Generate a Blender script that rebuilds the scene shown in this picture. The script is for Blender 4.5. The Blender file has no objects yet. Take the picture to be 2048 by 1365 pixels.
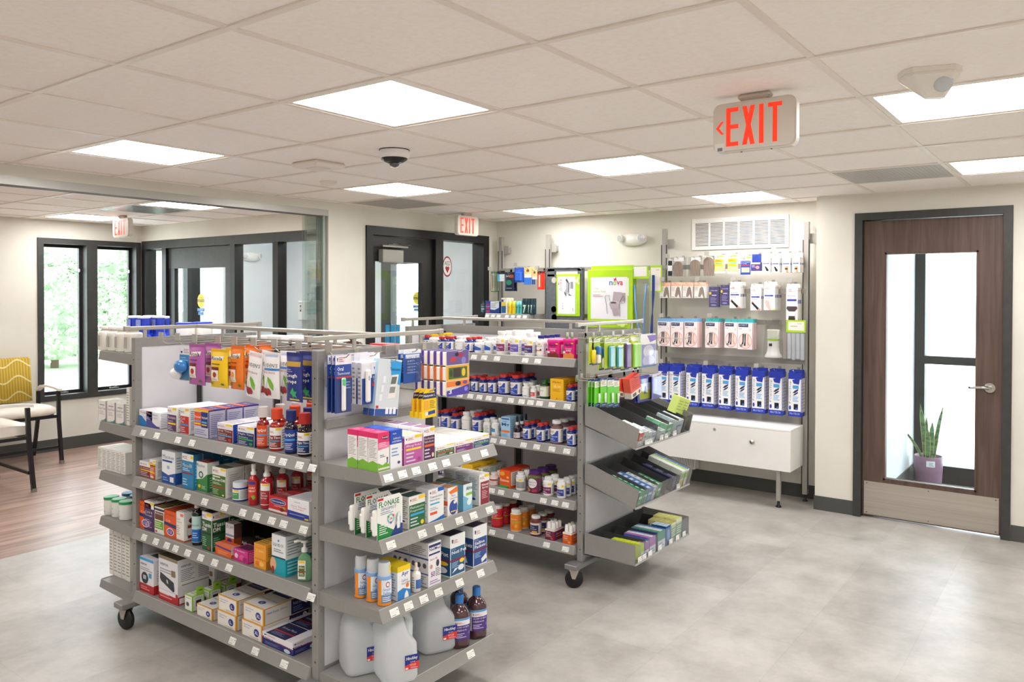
import bpy, math, random
from mathutils import Vector, Matrix, Euler
from math import sin, cos, pi, radians

random.seed(7)
SC = bpy.context.scene
COL = SC.collection

# ---------------------------------------------------------------- camera, world, exposure
def setup_camera():
    f = 1577.87
    yaw, pitch, roll = 0.640465, -0.012883, 0.0019756
    fw = Vector((cos(yaw) * cos(pitch), sin(yaw) * cos(pitch), sin(pitch)))
    r = Vector((sin(yaw), -cos(yaw), 0.0))
    u = r.cross(fw)
    r2 = r * cos(roll) + u * sin(roll)
    u2 = u * cos(roll) - r * sin(roll)
    m = Matrix((r2, u2, -fw)).transposed().to_4x4()
    m.translation = Vector((-1.87899, -2.50581, 1.63912))
    cd = bpy.data.cameras.new('camera')
    cd.sensor_fit = 'HORIZONTAL'
    cd.sensor_width = 36.0
    cd.lens = f / 2048.0 * 36.0
    cd.shift_y = -78.28 / 2048.0
    cd.clip_start = 0.05
    cd.clip_end = 200
    co = bpy.data.objects.new('camera', cd)
    COL.objects.link(co)
    co.matrix_world = m
    SC.camera = co
setup_camera()

world = bpy.data.worlds.new('sky')
SC.world = world
world.use_nodes = True
_bg = world.node_tree.nodes['Background']
_bg.inputs[0].default_value = (0.86, 0.93, 1.0, 1)
_bg.inputs[1].default_value = 7.0
PANEL_E = 14.0
SC.view_settings.view_transform = 'Standard'
SC.view_settings.look = 'None'
SC.view_settings.exposure = 0.5
SC.view_settings.gamma = 1.0
SC.view_settings.use_curve_mapping = False
SC.cycles.max_bounces = 10
SC.cycles.diffuse_bounces = 6
SC.cycles.transparent_max_bounces = 24
SC.cycles.transmission_bounces = 8

# ---------------------------------------------------------------- materials
def lin(h):
    h = h.lstrip('#')
    if len(h) == 3:
        h = ''.join(c * 2 for c in h)
    o = []
    for i in (0, 2, 4):
        c = int(h[i:i + 2], 16) / 255.0
        o.append(c / 12.92 if c <= 0.04045 else ((c + 0.055) / 1.055) ** 2.4)
    return (o[0], o[1], o[2], 1.0)

_MC = {}
def M(col, rough=0.5, metal=0.0, spec=0.5, trans=0.0, alpha=1.0, emit=0.0, coat=0.0):
    k = (col, rough, metal, spec, trans, alpha, emit, coat)
    if k in _MC:
        return _MC[k]
    m = bpy.data.materials.new('paint_' + col.strip('#'))
    m.use_nodes = True
    b = m.node_tree.nodes['Principled BSDF']
    c = lin(col)
    b.inputs['Base Color'].default_value = c
    b.inputs['Roughness'].default_value = rough
    b.inputs['Metallic'].default_value = metal
    b.inputs['Specular IOR Level'].default_value = spec
    b.inputs['Transmission Weight'].default_value = trans
    b.inputs['Alpha'].default_value = alpha
    b.inputs['Coat Weight'].default_value = coat
    if emit:
        b.inputs['Emission Color'].default_value = c
        b.inputs['Emission Strength'].default_value = emit
    _MC[k] = m
    return m

def noise_mat(name, c1, c2, scale=8.0, rough=0.6, bump=0.0, detail=4, stretch=(1, 1, 1), bscale=None, spec=0.5, metal=0.0, lo=0.35, hi=0.65):
    m = bpy.data.materials.new(name)
    m.use_nodes = True
    nt = m.node_tree
    b = nt.nodes['Principled BSDF']
    tc = nt.nodes.new('ShaderNodeTexCoord')
    mp = nt.nodes.new('ShaderNodeMapping')
    mp.inputs['Scale'].default_value = stretch
    nt.links.new(tc.outputs['Object'], mp.inputs['Vector'])
    n = nt.nodes.new('ShaderNodeTexNoise')
    n.inputs['Scale'].default_value = scale
    n.inputs['Detail'].default_value = detail
    nt.links.new(mp.outputs[0], n.inputs['Vector'])
    r = nt.nodes.new('ShaderNodeValToRGB')
    r.color_ramp.elements[0].position = lo
    r.color_ramp.elements[0].color = lin(c1)
    r.color_ramp.elements[1].position = hi
    r.color_ramp.elements[1].color = lin(c2)
    nt.links.new(n.outputs['Fac'], r.inputs[0])
    nt.links.new(r.outputs[0], b.inputs['Base Color'])
    b.inputs['Roughness'].default_value = rough
    b.inputs['Specular IOR Level'].default_value = spec
    b.inputs['Metallic'].default_value = metal
    if bump:
        n2 = nt.nodes.new('ShaderNodeTexNoise')
        n2.inputs['Scale'].default_value = bscale or scale * 6
        n2.inputs['Detail'].default_value = 3
        nt.links.new(tc.outputs['Object'], n2.inputs['Vector'])
        bp = nt.nodes.new('ShaderNodeBump')
        bp.inputs['Strength'].default_value = bump
        bp.inputs['Distance'].default_value = 0.002
        nt.links.new(n2.outputs['Fac'], bp.inputs['Height'])
        nt.links.new(bp.outputs[0], b.inputs['Normal'])
    return m

def glass_mat(name, tint='#f8faf9', refl=0.08, alpha_tint=1.0):
    # thin architectural pane: mostly see-through, a little mirror reflection
    m = bpy.data.materials.new(name)
    m.use_nodes = True
    nt = m.node_tree
    nt.nodes.remove(nt.nodes['Principled BSDF'])
    out = nt.nodes['Material Output']
    t = nt.nodes.new('ShaderNodeBsdfTransparent')
    t.inputs[0].default_value = lin(tint)
    g = nt.nodes.new('ShaderNodeBsdfGlossy')
    g.inputs['Roughness'].default_value = 0.02
    lw = nt.nodes.new('ShaderNodeLayerWeight')
    lw.inputs[0].default_value = 0.5
    pw = nt.nodes.new('ShaderNodeMath')
    pw.operation = 'POWER'
    pw.inputs[1].default_value = 4.5
    nt.links.new(lw.outputs['Facing'], pw.inputs[0])
    mul = nt.nodes.new('ShaderNodeMath')
    mul.operation = 'MULTIPLY_ADD'
    mul.inputs[1].default_value = 0.7
    mul.inputs[2].default_value = refl * .5
    nt.links.new(pw.outputs[0], mul.inputs[0])
    mx = nt.nodes.new('ShaderNodeMixShader')
    nt.links.new(mul.outputs[0], mx.inputs[0])
    nt.links.new(t.outputs[0], mx.inputs[1])
    nt.links.new(g.outputs[0], mx.inputs[2])
    nt.links.new(mx.outputs[0], out.inputs[0])
    return m

WALL = noise_mat('wall_paint', '#dcd8cd', '#e1ded4', 3, 0.75, 0.05, bscale=180)
COOLWALL = noise_mat('vestibule_paint', '#dce2e6', '#e3e8ec', 3, 0.75, 0.04, bscale=180)
TILE = noise_mat('ceiling_tile', '#fdf4ee', '#fffaf5', 60, 0.9, 0.35, bscale=220)
TBAR = M('#f0e6dc', 0.45)
BLACKM = noise_mat('dark_bronze', '#131313', '#181717', 30, 0.45)
CHARC = noise_mat('charcoal_frame', '#333332', '#3a3a39', 20, 0.5)
BASEB = M('#4a4b48', 0.5)
GREY = noise_mat('grey_powder_coat', '#8d8b88', '#918f8c', 90, 0.42, 0.05, bscale=500)
GREY2 = M('#a9a7a4', 0.4)
DARKG = M('#3f4042', 0.5)
SLOT = M('#2a2a2b', 0.6)
PANELW = noise_mat('white_laminate', '#dcdbe0', '#e3e2e6', 4, 0.45)
CHROME = M('#c9c6c2', 0.22, 1.0)
WIRE = M('#b9b4ad', 0.3, 0.85)
STEEL = noise_mat('brushed_steel', '#b9b3aa', '#c6c0b7', 6, 0.38, stretch=(1, 0.1, 12), metal=0.85)
WHITEP = M('#f2f1ee', 0.4)
RUBBER = M('#141414', 0.45)
GLASS = glass_mat('clear_glass')
GLASSR = glass_mat('vestibule_glass', '#f8faf9', 0.10)
GLASSG = glass_mat('green_edge_glass', '#eef2f0', 0.16)
CLEAR = glass_mat('clear_plastic', '#f3f4f5', 0.10)

# ---------------------------------------------------------------- mesh builder
class MB:
    def __init__(s):
        s.v = []; s.f = []; s.m = []; s.sm = []; s.mats = []
    def mi(s, mat):
        for i, q in enumerate(s.mats):
            if q is mat:
                return i
        s.mats.append(mat)
        return len(s.mats) - 1
    def add(s, vs, fs, mat, smooth=False):
        b = len(s.v)
        s.v.extend([tuple(p) for p in vs])
        k = s.mi(mat)
        for f in fs:
            s.f.append(tuple(b + i for i in f)); s.m.append(k); s.sm.append(smooth)
        return s
    def box(s, x0, x1, y0, y1, z0, z1, mat, bev=0.0):
        if bev > 0:
            b = min(bev, abs(x1 - x0) * .45, abs(y1 - y0) * .45, abs(z1 - z0) * .45)
            xs = (x0, x1); ys = (y0, y1); zs = (z0, z1); vs = []; idx = {}
            for i in (0, 1):
                for j in (0, 1):
                    for k in (0, 1):
                        sx = b if i == 0 else -b; sy = b if j == 0 else -b; sz = b if k == 0 else -b
                        for a in range(3):
                            p = [xs[i] + sx, ys[j] + sy, zs[k] + sz]
                            p[a] = (xs[i], ys[j], zs[k])[a]
                            idx[(i, j, k, a)] = len(vs); vs.append(p)
            fs = []
            for a in range(3):
                o = [q for q in range(3) if q != a]
                for e in (0, 1):
                    q = []
                    for (c, d) in ((0, 0), (1, 0), (1, 1), (0, 1)):
                        t = [0, 0, 0]; t[a] = e; t[o[0]] = c; t[o[1]] = d
                        q.append(idx[(t[0], t[1], t[2], a)])
                    flip = (e == 0) ^ (a == 1)
                    fs.append(q[::-1] if flip else q)
            for a in range(3):
                o = [q for q in range(3) if q != a]
                for c in (0, 1):
                    for d in (0, 1):
                        t0 = [0, 0, 0]; t0[o[0]] = c; t0[o[1]] = d; t1 = list(t0); t1[a] = 1
                        fs.append([idx[(*t0, o[0])], idx[(*t0, o[1])], idx[(*t1, o[1])], idx[(*t1, o[0])]])
            for i in (0, 1):
                for j in (0, 1):
                    for k in (0, 1):
                        fs.append([idx[(i, j, k, 0)], idx[(i, j, k, 1)], idx[(i, j, k, 2)]])
            return s.add(vs, fs, mat)
        vs = [(x, y, z) for x in (x0, x1) for y in (y0, y1) for z in (z0, z1)]
        fs = [(0, 1, 3, 2), (4, 6, 7, 5), (0, 4, 5, 1), (2, 3, 7, 6), (0, 2, 6, 4), (1, 5, 7, 3)]
        return s.add(vs, fs, mat)
    def quad(s, a, b, c, d, mat):
        return s.add([a, b, c, d], [(0, 1, 2, 3)], mat)
    def prism(s, pts, mat, ax='x', a0=0.0, a1=1.0):
        # pts: 2D outline in the plane normal to ax, extruded from a0 to a1
        n = len(pts)
        def P(a, p):
            if ax == 'x': return (a, p[0], p[1])
            if ax == 'y': return (p[0], a, p[1])
            return (p[0], p[1], a)
        vs = [P(a0, p) for p in pts] + [P(a1, p) for p in pts]
        fs = [tuple(range(n))[::-1], tuple(range(n, 2 * n))]
        for i in range(n):
            j = (i + 1) % n
            fs.append((i, j, n + j, n + i))
        return s.add(vs, fs, mat)
    def lathe(s, prof, mat, n=20, c=(0, 0, 0), smooth=True, sy=1.0, ax='z'):
        vs = []; fs = []
        for (r, z) in prof:
            for i in range(n):
                a = 2 * pi * i / n
                p = (r * cos(a), r * sin(a) * sy, z)
                if ax == 'x': p = (p[2], p[0], p[1])
                if ax == 'y': p = (p[0], p[2], p[1])
                vs.append((c[0] + p[0], c[1] + p[1], c[2] + p[2]))
        for k in range(len(prof) - 1):
            for i in range(n):
                j = (i + 1) % n
                fs.append((k * n + i, k * n + j, (k + 1) * n + j, (k + 1) * n + i))
        s.add(vs, fs, mat, smooth)
        if prof[0][0] > 1e-5: s.add(vs[:n], [tuple(range(n))[::-1]], mat)
        if prof[-1][0] > 1e-5: s.add(vs[-n:], [tuple(range(n))], mat)
        return s
    def tube(s, path, r, mat, n=8, closed=False):
        P = [Vector(p) for p in path]
        rings = []
        for i, p in enumerate(P):
            a = P[max(i - 1, 0)]; b = P[min(i + 1, len(P) - 1)]
            if closed:
                a = P[i - 1]; b = P[(i + 1) % len(P)]
            t = (b - a).normalized()
            up = Vector((0, 0, 1)) if abs(t.z) < .9 else Vector((0, 1, 0))
            u = t.cross(up).normalized(); w = u.cross(t)
            rr = r[i] if isinstance(r, (list, tuple)) else r
            rings.append([p + (u * cos(2 * pi * k / n) + w * sin(2 * pi * k / n)) * rr for k in range(n)])
        vs = [q for R_ in rings for q in R_]
        fs = []
        m = len(rings)
        for i in range(m if closed else m - 1):
            j = (i + 1) % m
            for k in range(n):
                l = (k + 1) % n
                fs.append((i * n + k, i * n + l, j * n + l, j * n + k))
        if not closed:
            fs.append(tuple(range(n))[::-1]); fs.append(tuple((m - 1) * n + k for k in range(n)))
        return s.add(vs, fs, mat, n > 6)
    def loft(s, secs, mat, smooth=True, cap=True):
        n = len(secs[0]); vs = [p for q in secs for p in q]; fs = []
        for i in range(len(secs) - 1):
            for k in range(n):
                l = (k + 1) % n
                fs.append((i * n + k, i * n + l, (i + 1) * n + l, (i + 1) * n + k))
        s.add(vs, fs, mat, smooth)
        if cap:
            s.add(secs[0], [tuple(range(n))[::-1]], mat); s.add(secs[-1], [tuple(range(n))], mat)
        return s
    def mesh(s, name):
        me = bpy.data.meshes.new(name)
        me.from_pydata(s.v, [], s.f)
        for m in s.mats: me.materials.append(m)
        me.polygons.foreach_set('material_index', s.m)
        me.polygons.foreach_set('use_smooth', s.sm)
        me.update()
        return me
    def build(s, name, parent=None):
        o = bpy.data.objects.new(name, s.mesh(name))
        COL.objects.link(o)
        if parent is not None: o.parent = parent
        return o

def empty(name, loc=(0, 0, 0), rz=0.0):
    o = bpy.data.objects.new(name, None)
    COL.objects.link(o)
    o.location = loc
    o.rotation_euler = (0, 0, rz)
    o.empty_display_size = 0.05
    return o

def tag(o, label, cat, group=None):
    o['label'] = label
    o['category'] = cat
    if group: o['group'] = group
    return o

def struct(o):
    o['kind'] = 'structure'
    return o

def copy_tree(o, parent=None):
    c = o.copy()
    COL.objects.link(c)
    c.parent = parent
    for ch in list(o.children):
        copy_tree(ch, c)
    return c

# ---------------------------------------------------------------- flat artwork on packs
_TX = {}
def text_geo(txt, bold):
    k = (txt, bold)
    if k in _TX: return _TX[k]
    cu = bpy.data.curves.new('txt', 'FONT')
    cu.body = txt
    cu.resolution_u = 1 if len(txt) > 3 else 3
    if bold: cu.offset = 0.018
    ob = bpy.data.objects.new('txt', cu)
    COL.objects.link(ob)
    dg = bpy.context.evaluated_depsgraph_get()
    dg.update()
    me = bpy.data.meshes.new_from_object(ob.evaluated_get(dg))
    vs = [tuple(v.co) for v in me.vertices]
    fs = [tuple(p.vertices) for p in me.polygons]
    if vs:
        x0 = min(v[0] for v in vs); x1 = max(v[0] for v in vs)
        y0 = min(v[1] for v in vs); y1 = max(v[1] for v in vs)
        vs = [((v[0] - x0) / (x1 - x0 + 1e-9), (v[1] - y0) / (y1 - y0 + 1e-9)) for v in vs]
    bpy.data.objects.remove(ob); bpy.data.curves.remove(cu); bpy.data.meshes.remove(me)
    _TX[k] = (vs, fs)
    return _TX[k]

def clip_u(pts, a, b):
    for sgn, lim in ((1, a), (-1, -b)):
        o = []
        for i in range(len(pts)):
            p, q = pts[i - 1], pts[i]
            dp, dq = sgn * p[0] - lim, sgn * q[0] - lim
            if (dp < 0) != (dq < 0):
                t = dp / (dp - dq)
                o.append((p[0] + (q[0] - p[0]) * t, p[1] + (q[1] - p[1]) * t))
            if dq >= 0: o.append(q)
        pts = o
        if len(pts) < 3: return []
    return pts

def art(mb, f, elems, nu=1, nv=1, rough=0.45, flip=False, k0=1):
    """f(u, v, k) -> point on the pack's face, layer k above it"""
    k = k0
    for e in elems:
        t = e[0]
        if t == 'r':
            _, u0, v0, u1, v1, c = e
            a = max(1, math.ceil(abs(u1 - u0) * nu)); b = max(1, math.ceil(abs(v1 - v0) * nv))
            vs = [f(u0 + (u1 - u0) * i / a, v0 + (v1 - v0) * j / b, k) for j in range(b + 1) for i in range(a + 1)]
            fs = [(j * (a + 1) + i, j * (a + 1) + i + 1, (j + 1) * (a + 1) + i + 1, (j + 1) * (a + 1) + i) for j in range(b) for i in range(a)]
            mb.add(vs, fs, M(c, rough))
        elif t in 'ep' and nu > 1:      # on a curved face: cut into narrow strips that follow it
            c = e[-1]
            pts = e[1] if t == 'p' else [(e[1] + e[3] * cos(2 * pi * i / 20), e[2] + e[4] * sin(2 * pi * i / 20)) for i in range(20)]
            u0 = min(q[0] for q in pts); u1 = max(q[0] for q in pts)
            ns = max(1, math.ceil((u1 - u0) * nu))
            for i in range(ns):
                q = clip_u(pts, u0 + (u1 - u0) * i / ns, u0 + (u1 - u0) * (i + 1) / ns)
                if q: mb.add([f(x, y, k) for x, y in q], [tuple(range(len(q)))], M(c, rough))
        elif t == 'e':
            _, cu, cv, ru, rv, c = e
            n = 18
            vs = [f(cu, cv, k)] + [f(cu + ru * q * cos(2 * pi * i / n), cv + rv * q * sin(2 * pi * i / n), k) for q in (.5, 1) for i in range(n)]
            fs = [(0, 1 + i, 1 + (i + 1) % n) for i in range(n)] + [(1 + i, 1 + n + i, 1 + n + (i + 1) % n, 1 + (i + 1) % n) for i in range(n)]
            mb.add(vs, fs, M(c, rough))
        elif t == 'p':
            _, pts, c = e
            mb.add([f(p[0], p[1], k) for p in pts], [tuple(range(len(pts)))], M(c, rough))
        elif t == 'l':          # a block of small print
            _, u0, v0, u1, v1, c, n = e
            h = (v1 - v0) / n
            for i in range(n):
                w = 1 - 0.35 * ((i * 37 % 10) / 10.0)
                art(mb, f, [('r', u0, v0 + h * i + h * .3, u0 + (u1 - u0) * w, v0 + h * i + h * .72, c)], nu, nv, rough, k0=k)
        elif t in 'tb':
            _, s_, u0, v0, u1, v1, c = e[:7]
            vs, fs = text_geo(s_, t == 'b')
            mb.add([f(u0 + (u1 - u0) * p[0], v0 + (v1 - v0) * p[1], k) for p in vs], fs, M(c, rough))
        elif t == 'v':          # text running upwards
            _, s_, u0, v0, u1, v1, c = e[:7]
            vs, fs = text_geo(s_, False)
            mb.add([f(u1 - (u1 - u0) * p[1], v0 + (v1 - v0) * p[0], k) for p in vs], fs, M(c, rough))
        k += 1
    return mb

# ================================================================= THE ROOM
H = 2.36
TX_, TY_ = 0.6096, 0.5977
XR, YE, XD, YJ = 4.55, 2.48, 4.257, -0.79      # rack wall, exit wall, door wall, jog between them
YW, XP = 6.05, 2.70                            # window wall, glass partition
X0, Y0 = -4.2, -4.8

def floor_mat():
    m = bpy.data.materials.new('stone_look_tile')
    m.use_nodes = True
    nt = m.node_tree; b = nt.nodes['Principled BSDF']; N = nt.nodes.new; L = nt.links.new
    tc = N('ShaderNodeTexCoord')
    br = N('ShaderNodeTexBrick')
    br.inputs['Scale'].default_value = 1.0
    br.inputs['Brick Width'].default_value = 0.914
    br.inputs['Row Height'].default_value = 0.457
    br.inputs['Mortar Size'].default_value = 0.0012
    br.inputs['Color1'].default_value = lin('#96918b')
    br.inputs['Color2'].default_value = lin('#b0aca7')
    br.inputs['Mortar'].default_value = lin('#87827c')
    L(tc.outputs['Object'], br.inputs['Vector'])
    n = N('ShaderNodeTexNoise'); n.inputs['Scale'].default_value = 3.4; n.inputs['Detail'].default_value = 12; n.inputs['Roughness'].default_value = 0.7
    L(tc.outputs['Object'], n.inputs['Vector'])
    r = N('ShaderNodeValToRGB')
    r.color_ramp.elements[0].position = 0.36; r.color_ramp.elements[0].color = lin('#8c867f')
    r.color_ramp.elements[1].position = 0.64; r.color_ramp.elements[1].color = lin('#bdb9b4')
    L(n.outputs['Fac'], r.inputs[0])
    mx = N('ShaderNodeMixRGB'); mx.inputs[0].default_value = 0.55
    L(br.outputs['Color'], mx.inputs[1]); L(r.outputs[0], mx.inputs[2])
    L(mx.outputs[0], b.inputs['Base Color'])
    rr = N('ShaderNodeMapRange'); rr.inputs[3].default_value = 0.28; rr.inputs[4].default_value = 0.48
    L(n.outputs['Fac'], rr.inputs[0]); L(rr.outputs[0], b.inputs['Roughness'])
    bp = N('ShaderNodeBump'); bp.inputs['Strength'].default_value = 0.12; bp.inputs['Distance'].default_value = 0.003
    L(n.outputs['Fac'], bp.inputs['Height']); L(bp.outputs[0], b.inputs['Normal'])
    return m

def wood_mat(name, c1, c2, plank=True, axis='x', rough=0.35, sc=1.0):
    m = bpy.data.materials.new(name)
    m.use_nodes = True
    nt = m.node_tree; b = nt.nodes['Principled BSDF']; N = nt.nodes.new; L = nt.links.new
    tc = N('ShaderNodeTexCoord'); mp = N('ShaderNodeMapping')
    mp.inputs['Scale'].default_value = {'x': (1, 14, 14), 'z': (14, 14, 0.8)}[axis]
    L(tc.outputs['Object'], mp.inputs[0])
    n = N('ShaderNodeTexNoise'); n.inputs['Scale'].default_value = 1.6 * sc; n.inputs['Detail'].default_value = 7; n.inputs['Distortion'].default_value = 0.6
    L(mp.outputs[0], n.inputs['Vector'])
    r = N('ShaderNodeValToRGB')
    r.color_ramp.elements[0].position = 0.3; r.color_ramp.elements[0].color = lin(c1)
    r.color_ramp.elements[1].position = 0.7; r.color_ramp.elements[1].color = lin(c2)
    L(n.outputs['Fac'], r.inputs[0])
    if plank:
        br = N('ShaderNodeTexBrick')
        br.inputs['Scale'].default_value = 1.0; br.inputs['Brick Width'].default_value = 1.2; br.inputs['Row Height'].default_value = 0.15
        br.inputs['Mortar Size'].default_value = 0.001; br.offset = 0.37
        br.inputs['Color1'].default_value = (0.72, 0.72, 0.72, 1); br.inputs['Color2'].default_value = (1, 1, 1, 1); br.inputs['Mortar'].default_value = (.45, .42, .4, 1)
        L(tc.outputs['Object'], br.inputs['Vector'])
        mx = N('ShaderNodeMixRGB'); mx.blend_type = 'MULTIPLY'; mx.inputs[0].default_value = 1
        L(r.outputs[0], mx.inputs[1]); L(br.outputs['Color'], mx.inputs[2])
        L(mx.outputs[0], b.inputs['Base Color'])
    else:
        L(r.outputs[0], b.inputs['Base Color'])
    b.inputs['Roughness'].default_value = rough
    return m

DOORW = wood_mat('walnut_veneer', '#4a3930', '#655047', False, 'z', 0.5, 1.6)

# floors
struct(MB().box(X0, 6.2, Y0, 2.86, -0.1, 0, floor_mat()).build('floor'))
struct(MB().box(X0, XP + .02, 2.86, YW + .12, -0.1, 0, wood_mat('wood_plank_floor', '#937668', '#c2a697')).build('floor'))
struct(MB().box(XP + .02, 6.2, 2.86, YW + .12, -0.1, 0, noise_mat('entry_mat', '#6d6f72', '#7d8084', 40, 0.8)).build('floor'))

# ceiling with its T-bar grid, the panels of light sitting in openings of the grid
LIGHTS = [(0, 0), (3, 0), (6, 0), (0, -3), (3, -3), (6, -3), (2, 3), (5, 3),
          (-3, 0), (-3, -3), (-1, 3), (-4, 3), (-3, 6), (0, 6), (3, 6)]
WLIGHTS = [(1.50, 3.35), (1.545, 5.16), (-1.0, 3.35), (-1.0, 5.16)]
def tile_rect(i, j):
    return (i * TX_, (i + 1) * TX_, -(j + 1) * TY_, -j * TY_)
mb = MB()
lit = set(LIGHTS)
for i in range(-7, 8):
    for j in range(-5, 9):
        if (i, j) in lit: continue
        a, b, c, d = tile_rect(i, j)
        c = max(c, Y0); d = min(d, YE + .05)
        a = max(a, X0); b = min(b, XR + .02)
        if d <= c or b <= a: continue
        mb.box(a, b, c, d, H, H + .02, TILE)
for o_ in ((X0 - .1, XR + .1, Y0 - .1, YE),):
    mb.box(o_[0], o_[1], o_[2], o_[3], H + .12, H + .16, TILE)
ceil = struct(mb.build('ceiling'))
mb = MB()
for i in range(-6, 8):
    mb.box(i * TX_ - .012, i * TX_ + .012, Y0, YE, H - .006, H - .0005, TBAR)
for j in range(-4, 8):
    mb.box(X0, XR, -j * TY_ - .012, -j * TY_ + .012, H - .005, H - .0004, TBAR)
g = mb.build('ceiling_grid', ceil)
# waiting-room ceiling
mb = MB()
mb.box(X0, XP, YE + .12, YW, H + .12, H + .16, TILE)
xs = [X0] + sorted({round(1.47 + .62 * k, 3) for k in range(-8, 2)}) + [XP]
xs = [x for x in xs if X0 <= x <= XP]
ys = [YE + .12, 2.72, 3.33, 3.95, 4.56, 5.14, 5.76, YW]
for a in range(len(xs) - 1):
    for b in range(len(ys) - 1):
        cx, cy = (xs[a] + xs[a + 1]) / 2, (ys[b] + ys[b + 1]) / 2
        if any(lx < cx < lx + .61 and ly < cy < ly + .6 for lx, ly in WLIGHTS): continue
        mb.box(xs[a], xs[a + 1], ys[b], ys[b + 1], H, H + .02, TILE)
c2 = struct(mb.build('ceiling'))
mb = MB()
for x in xs[1:-1]: mb.box(x - .012, x + .012, YE + .12, YW, H - .006, H - .0005, TBAR)
for y in ys[1:-1]: mb.box(X0, XP, y - .012, y + .012, H - .005, H - .0004, TBAR)
mb.build('ceiling_grid', c2)

# light panels
EM = bpy.data.materials.new('lit_diffuser')
EM.use_nodes = True
_b = EM.node_tree.nodes['Principled BSDF']
_b.inputs['Base Color'].default_value = (1, 1, 1, 1)
_b.inputs['Emission Color'].default_value = (1.0, 0.985, 0.972, 1)
_b.inputs['Emission Strength'].default_value = PANEL_E
def light_panel(x0, x1, y0, y1, label):
    t = empty('ceiling_light', ((x0 + x1) / 2, (y0 + y1) / 2, H))
    w, d = (x1 - x0) / 2 - .014, (y1 - y0) / 2 - .014
    f = MB()
    q = .022
    f.box(-w, w, -d, -d + q, -.002, .05, TBAR); f.box(-w, w, d - q, d, -.002, .05, TBAR)
    f.box(-w, -w + q, -d + q, d - q, -.002, .05, TBAR); f.box(w - q, w, -d + q, d - q, -.002, .05, TBAR)
    f.box(-w, w, -d, d, .05, .07, TBAR)
    f.build('housing', t)
    MB().box(-w + q, w - q, -d + q, d - q, .012, .02, EM).build('diffuser', t)
    tag(t, label, 'ceiling light', 'flat square ceiling light panels')
LL = {(0, 0): 'large bright square ceiling light panel nearest above the left gondola', (3, 0): 'square ceiling light panel left of the big hanging exit sign',
      (6, 0): 'square ceiling light panel above the wall return-air grille', (0, -3): 'square ceiling light panel at left before the sliding glass track',
      (3, -3): 'square ceiling light panel beyond the black dome camera', (6, -3): 'square ceiling light panel near the black exit door corner',
      (2, 3): 'wide bright ceiling light panel behind the motion sensor at right', (5, 3): 'square ceiling light panel above the wooden door at the right edge'}
for q in LIGHTS:
    light_panel(*tile_rect(*q), LL.get(q, 'square ceiling light panel out of view behind the camera'))
VL = [(3.1, 3.1), (3.4, 4.8)]  # fill panels added to brighten the vestibule walls, not known fixtures
WL = ['square ceiling light panel beside the metal ceiling register in the waiting room', 'square ceiling light panel behind the waiting room exit sign',
      'square ceiling light panel out of view in the waiting room', 'square ceiling light panel out of view in the waiting room']
for (x, y), l in zip(WLIGHTS, WL):
    light_panel(x, x + .60, y, y + .59, l)

for x, y in VL:
    light_panel(x, x + .6, y, y + .6, 'added fill light panel brightening the vestibule behind the glass partition')
# ceiling registers
def register(x0, x1, y0, y1, label, mat):
    t = empty('ceiling_register', ((x0 + x1) / 2, (y0 + y1) / 2, H))
    w, d = (x1 - x0) / 2 - .014, (y1 - y0) / 2 - .014
    MB().box(-w, w, -d, d, -.0045, -.0012, mat).build('face_plate', t)
    f = MB()
    for k in range(24):
        y = -d + .03 + k * (2 * d - .06) / 23
        f.box(-w + .02, w - .02, y - .0015, y + .0015, -.0052, -.0046, mat)
    f.build('slats', t)
    tag(t, label, 'ceiling vent')
register(*tile_rect(5, 2), 'grey perforated metal ceiling register before the wooden door wall', M('#b9b2aa', .5))
register(*tile_rect(4, -4), 'grey metal ceiling register above the black exit door', M('#b9b2aa', .5))
register(1.49, 2.07, 3.96, 4.55, 'shiny metal ceiling register in the waiting room', M('#aeb1ae', .25, .8))

# walls -----------------------------------------------------------------
def wall(name, mb, mat=None):
    return struct(mb.build(name))
# right: door wall with the wooden door
DY0, DY1, DZ = -2.045, -1.065, 2.215
mb = MB()
mb.box(XD, XD + .12, YJ - .001, DY1, 0, H, WALL); mb.box(XD, XD + .12, Y0, DY0, 0, H, WALL); mb.box(XD, XD + .12, DY0, DY1, DZ, H, WALL)
wall('wall_right', mb)
wall('wall_right', MB().box(XD + .12, XR + .12, YJ - .12, YJ, 0, H, WALL))
wall('wall_right', MB().box(XR, XR + .12, YJ, YE + .12, 0, H, WALL))
# back: exit wall
EX0, EX1, EZ = 2.735, 4.395, 2.20
mb = MB()
mb.box(2.335, EX0, YE, YE + .12, 0, H, WALL); mb.box(EX1, XR, YE, YE + .12, 0, H, WALL); mb.box(EX0, EX1, YE, YE + .12, EZ, H, WALL)
wall('wall_back', mb)
# header above the sliding glass opening
wall('wall_back', MB().box(X0, 2.335, YE, YE + .12, 2.295, H + .02, WALL))
# window wall with openings
WZ0, WZ1 = 0.515, 2.175
WINS = [(1.625, 2.155), (2.155, 2.685)]
mb = MB()
mb.box(X0, WINS[0][0], YW, YW + .14, 0, H, WALL); mb.box(WINS[0][0], XP, YW, YW + .14, 0, WZ0, WALL); mb.box(WINS[0][0], XP, YW, YW + .14, WZ1, H, WALL)
mb.box(WINS[1][1], XP + .02, YW, YW + .14, WZ0, WZ1, WALL)
wall('wall_back', mb)
wall('wall_left', MB().box(X0 - .12, X0, Y0, YW + .14, 0, H + .1, WALL))
wall('wall_front', MB().box(X0 - .12, XD + .12, Y0 - .12, Y0, 0, H + .1, WALL))
# wall above the glass partition
wall('wall_back', MB().box(XP, XP + .1, YE + .12, YW, 2.19, H, WALL))
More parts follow.
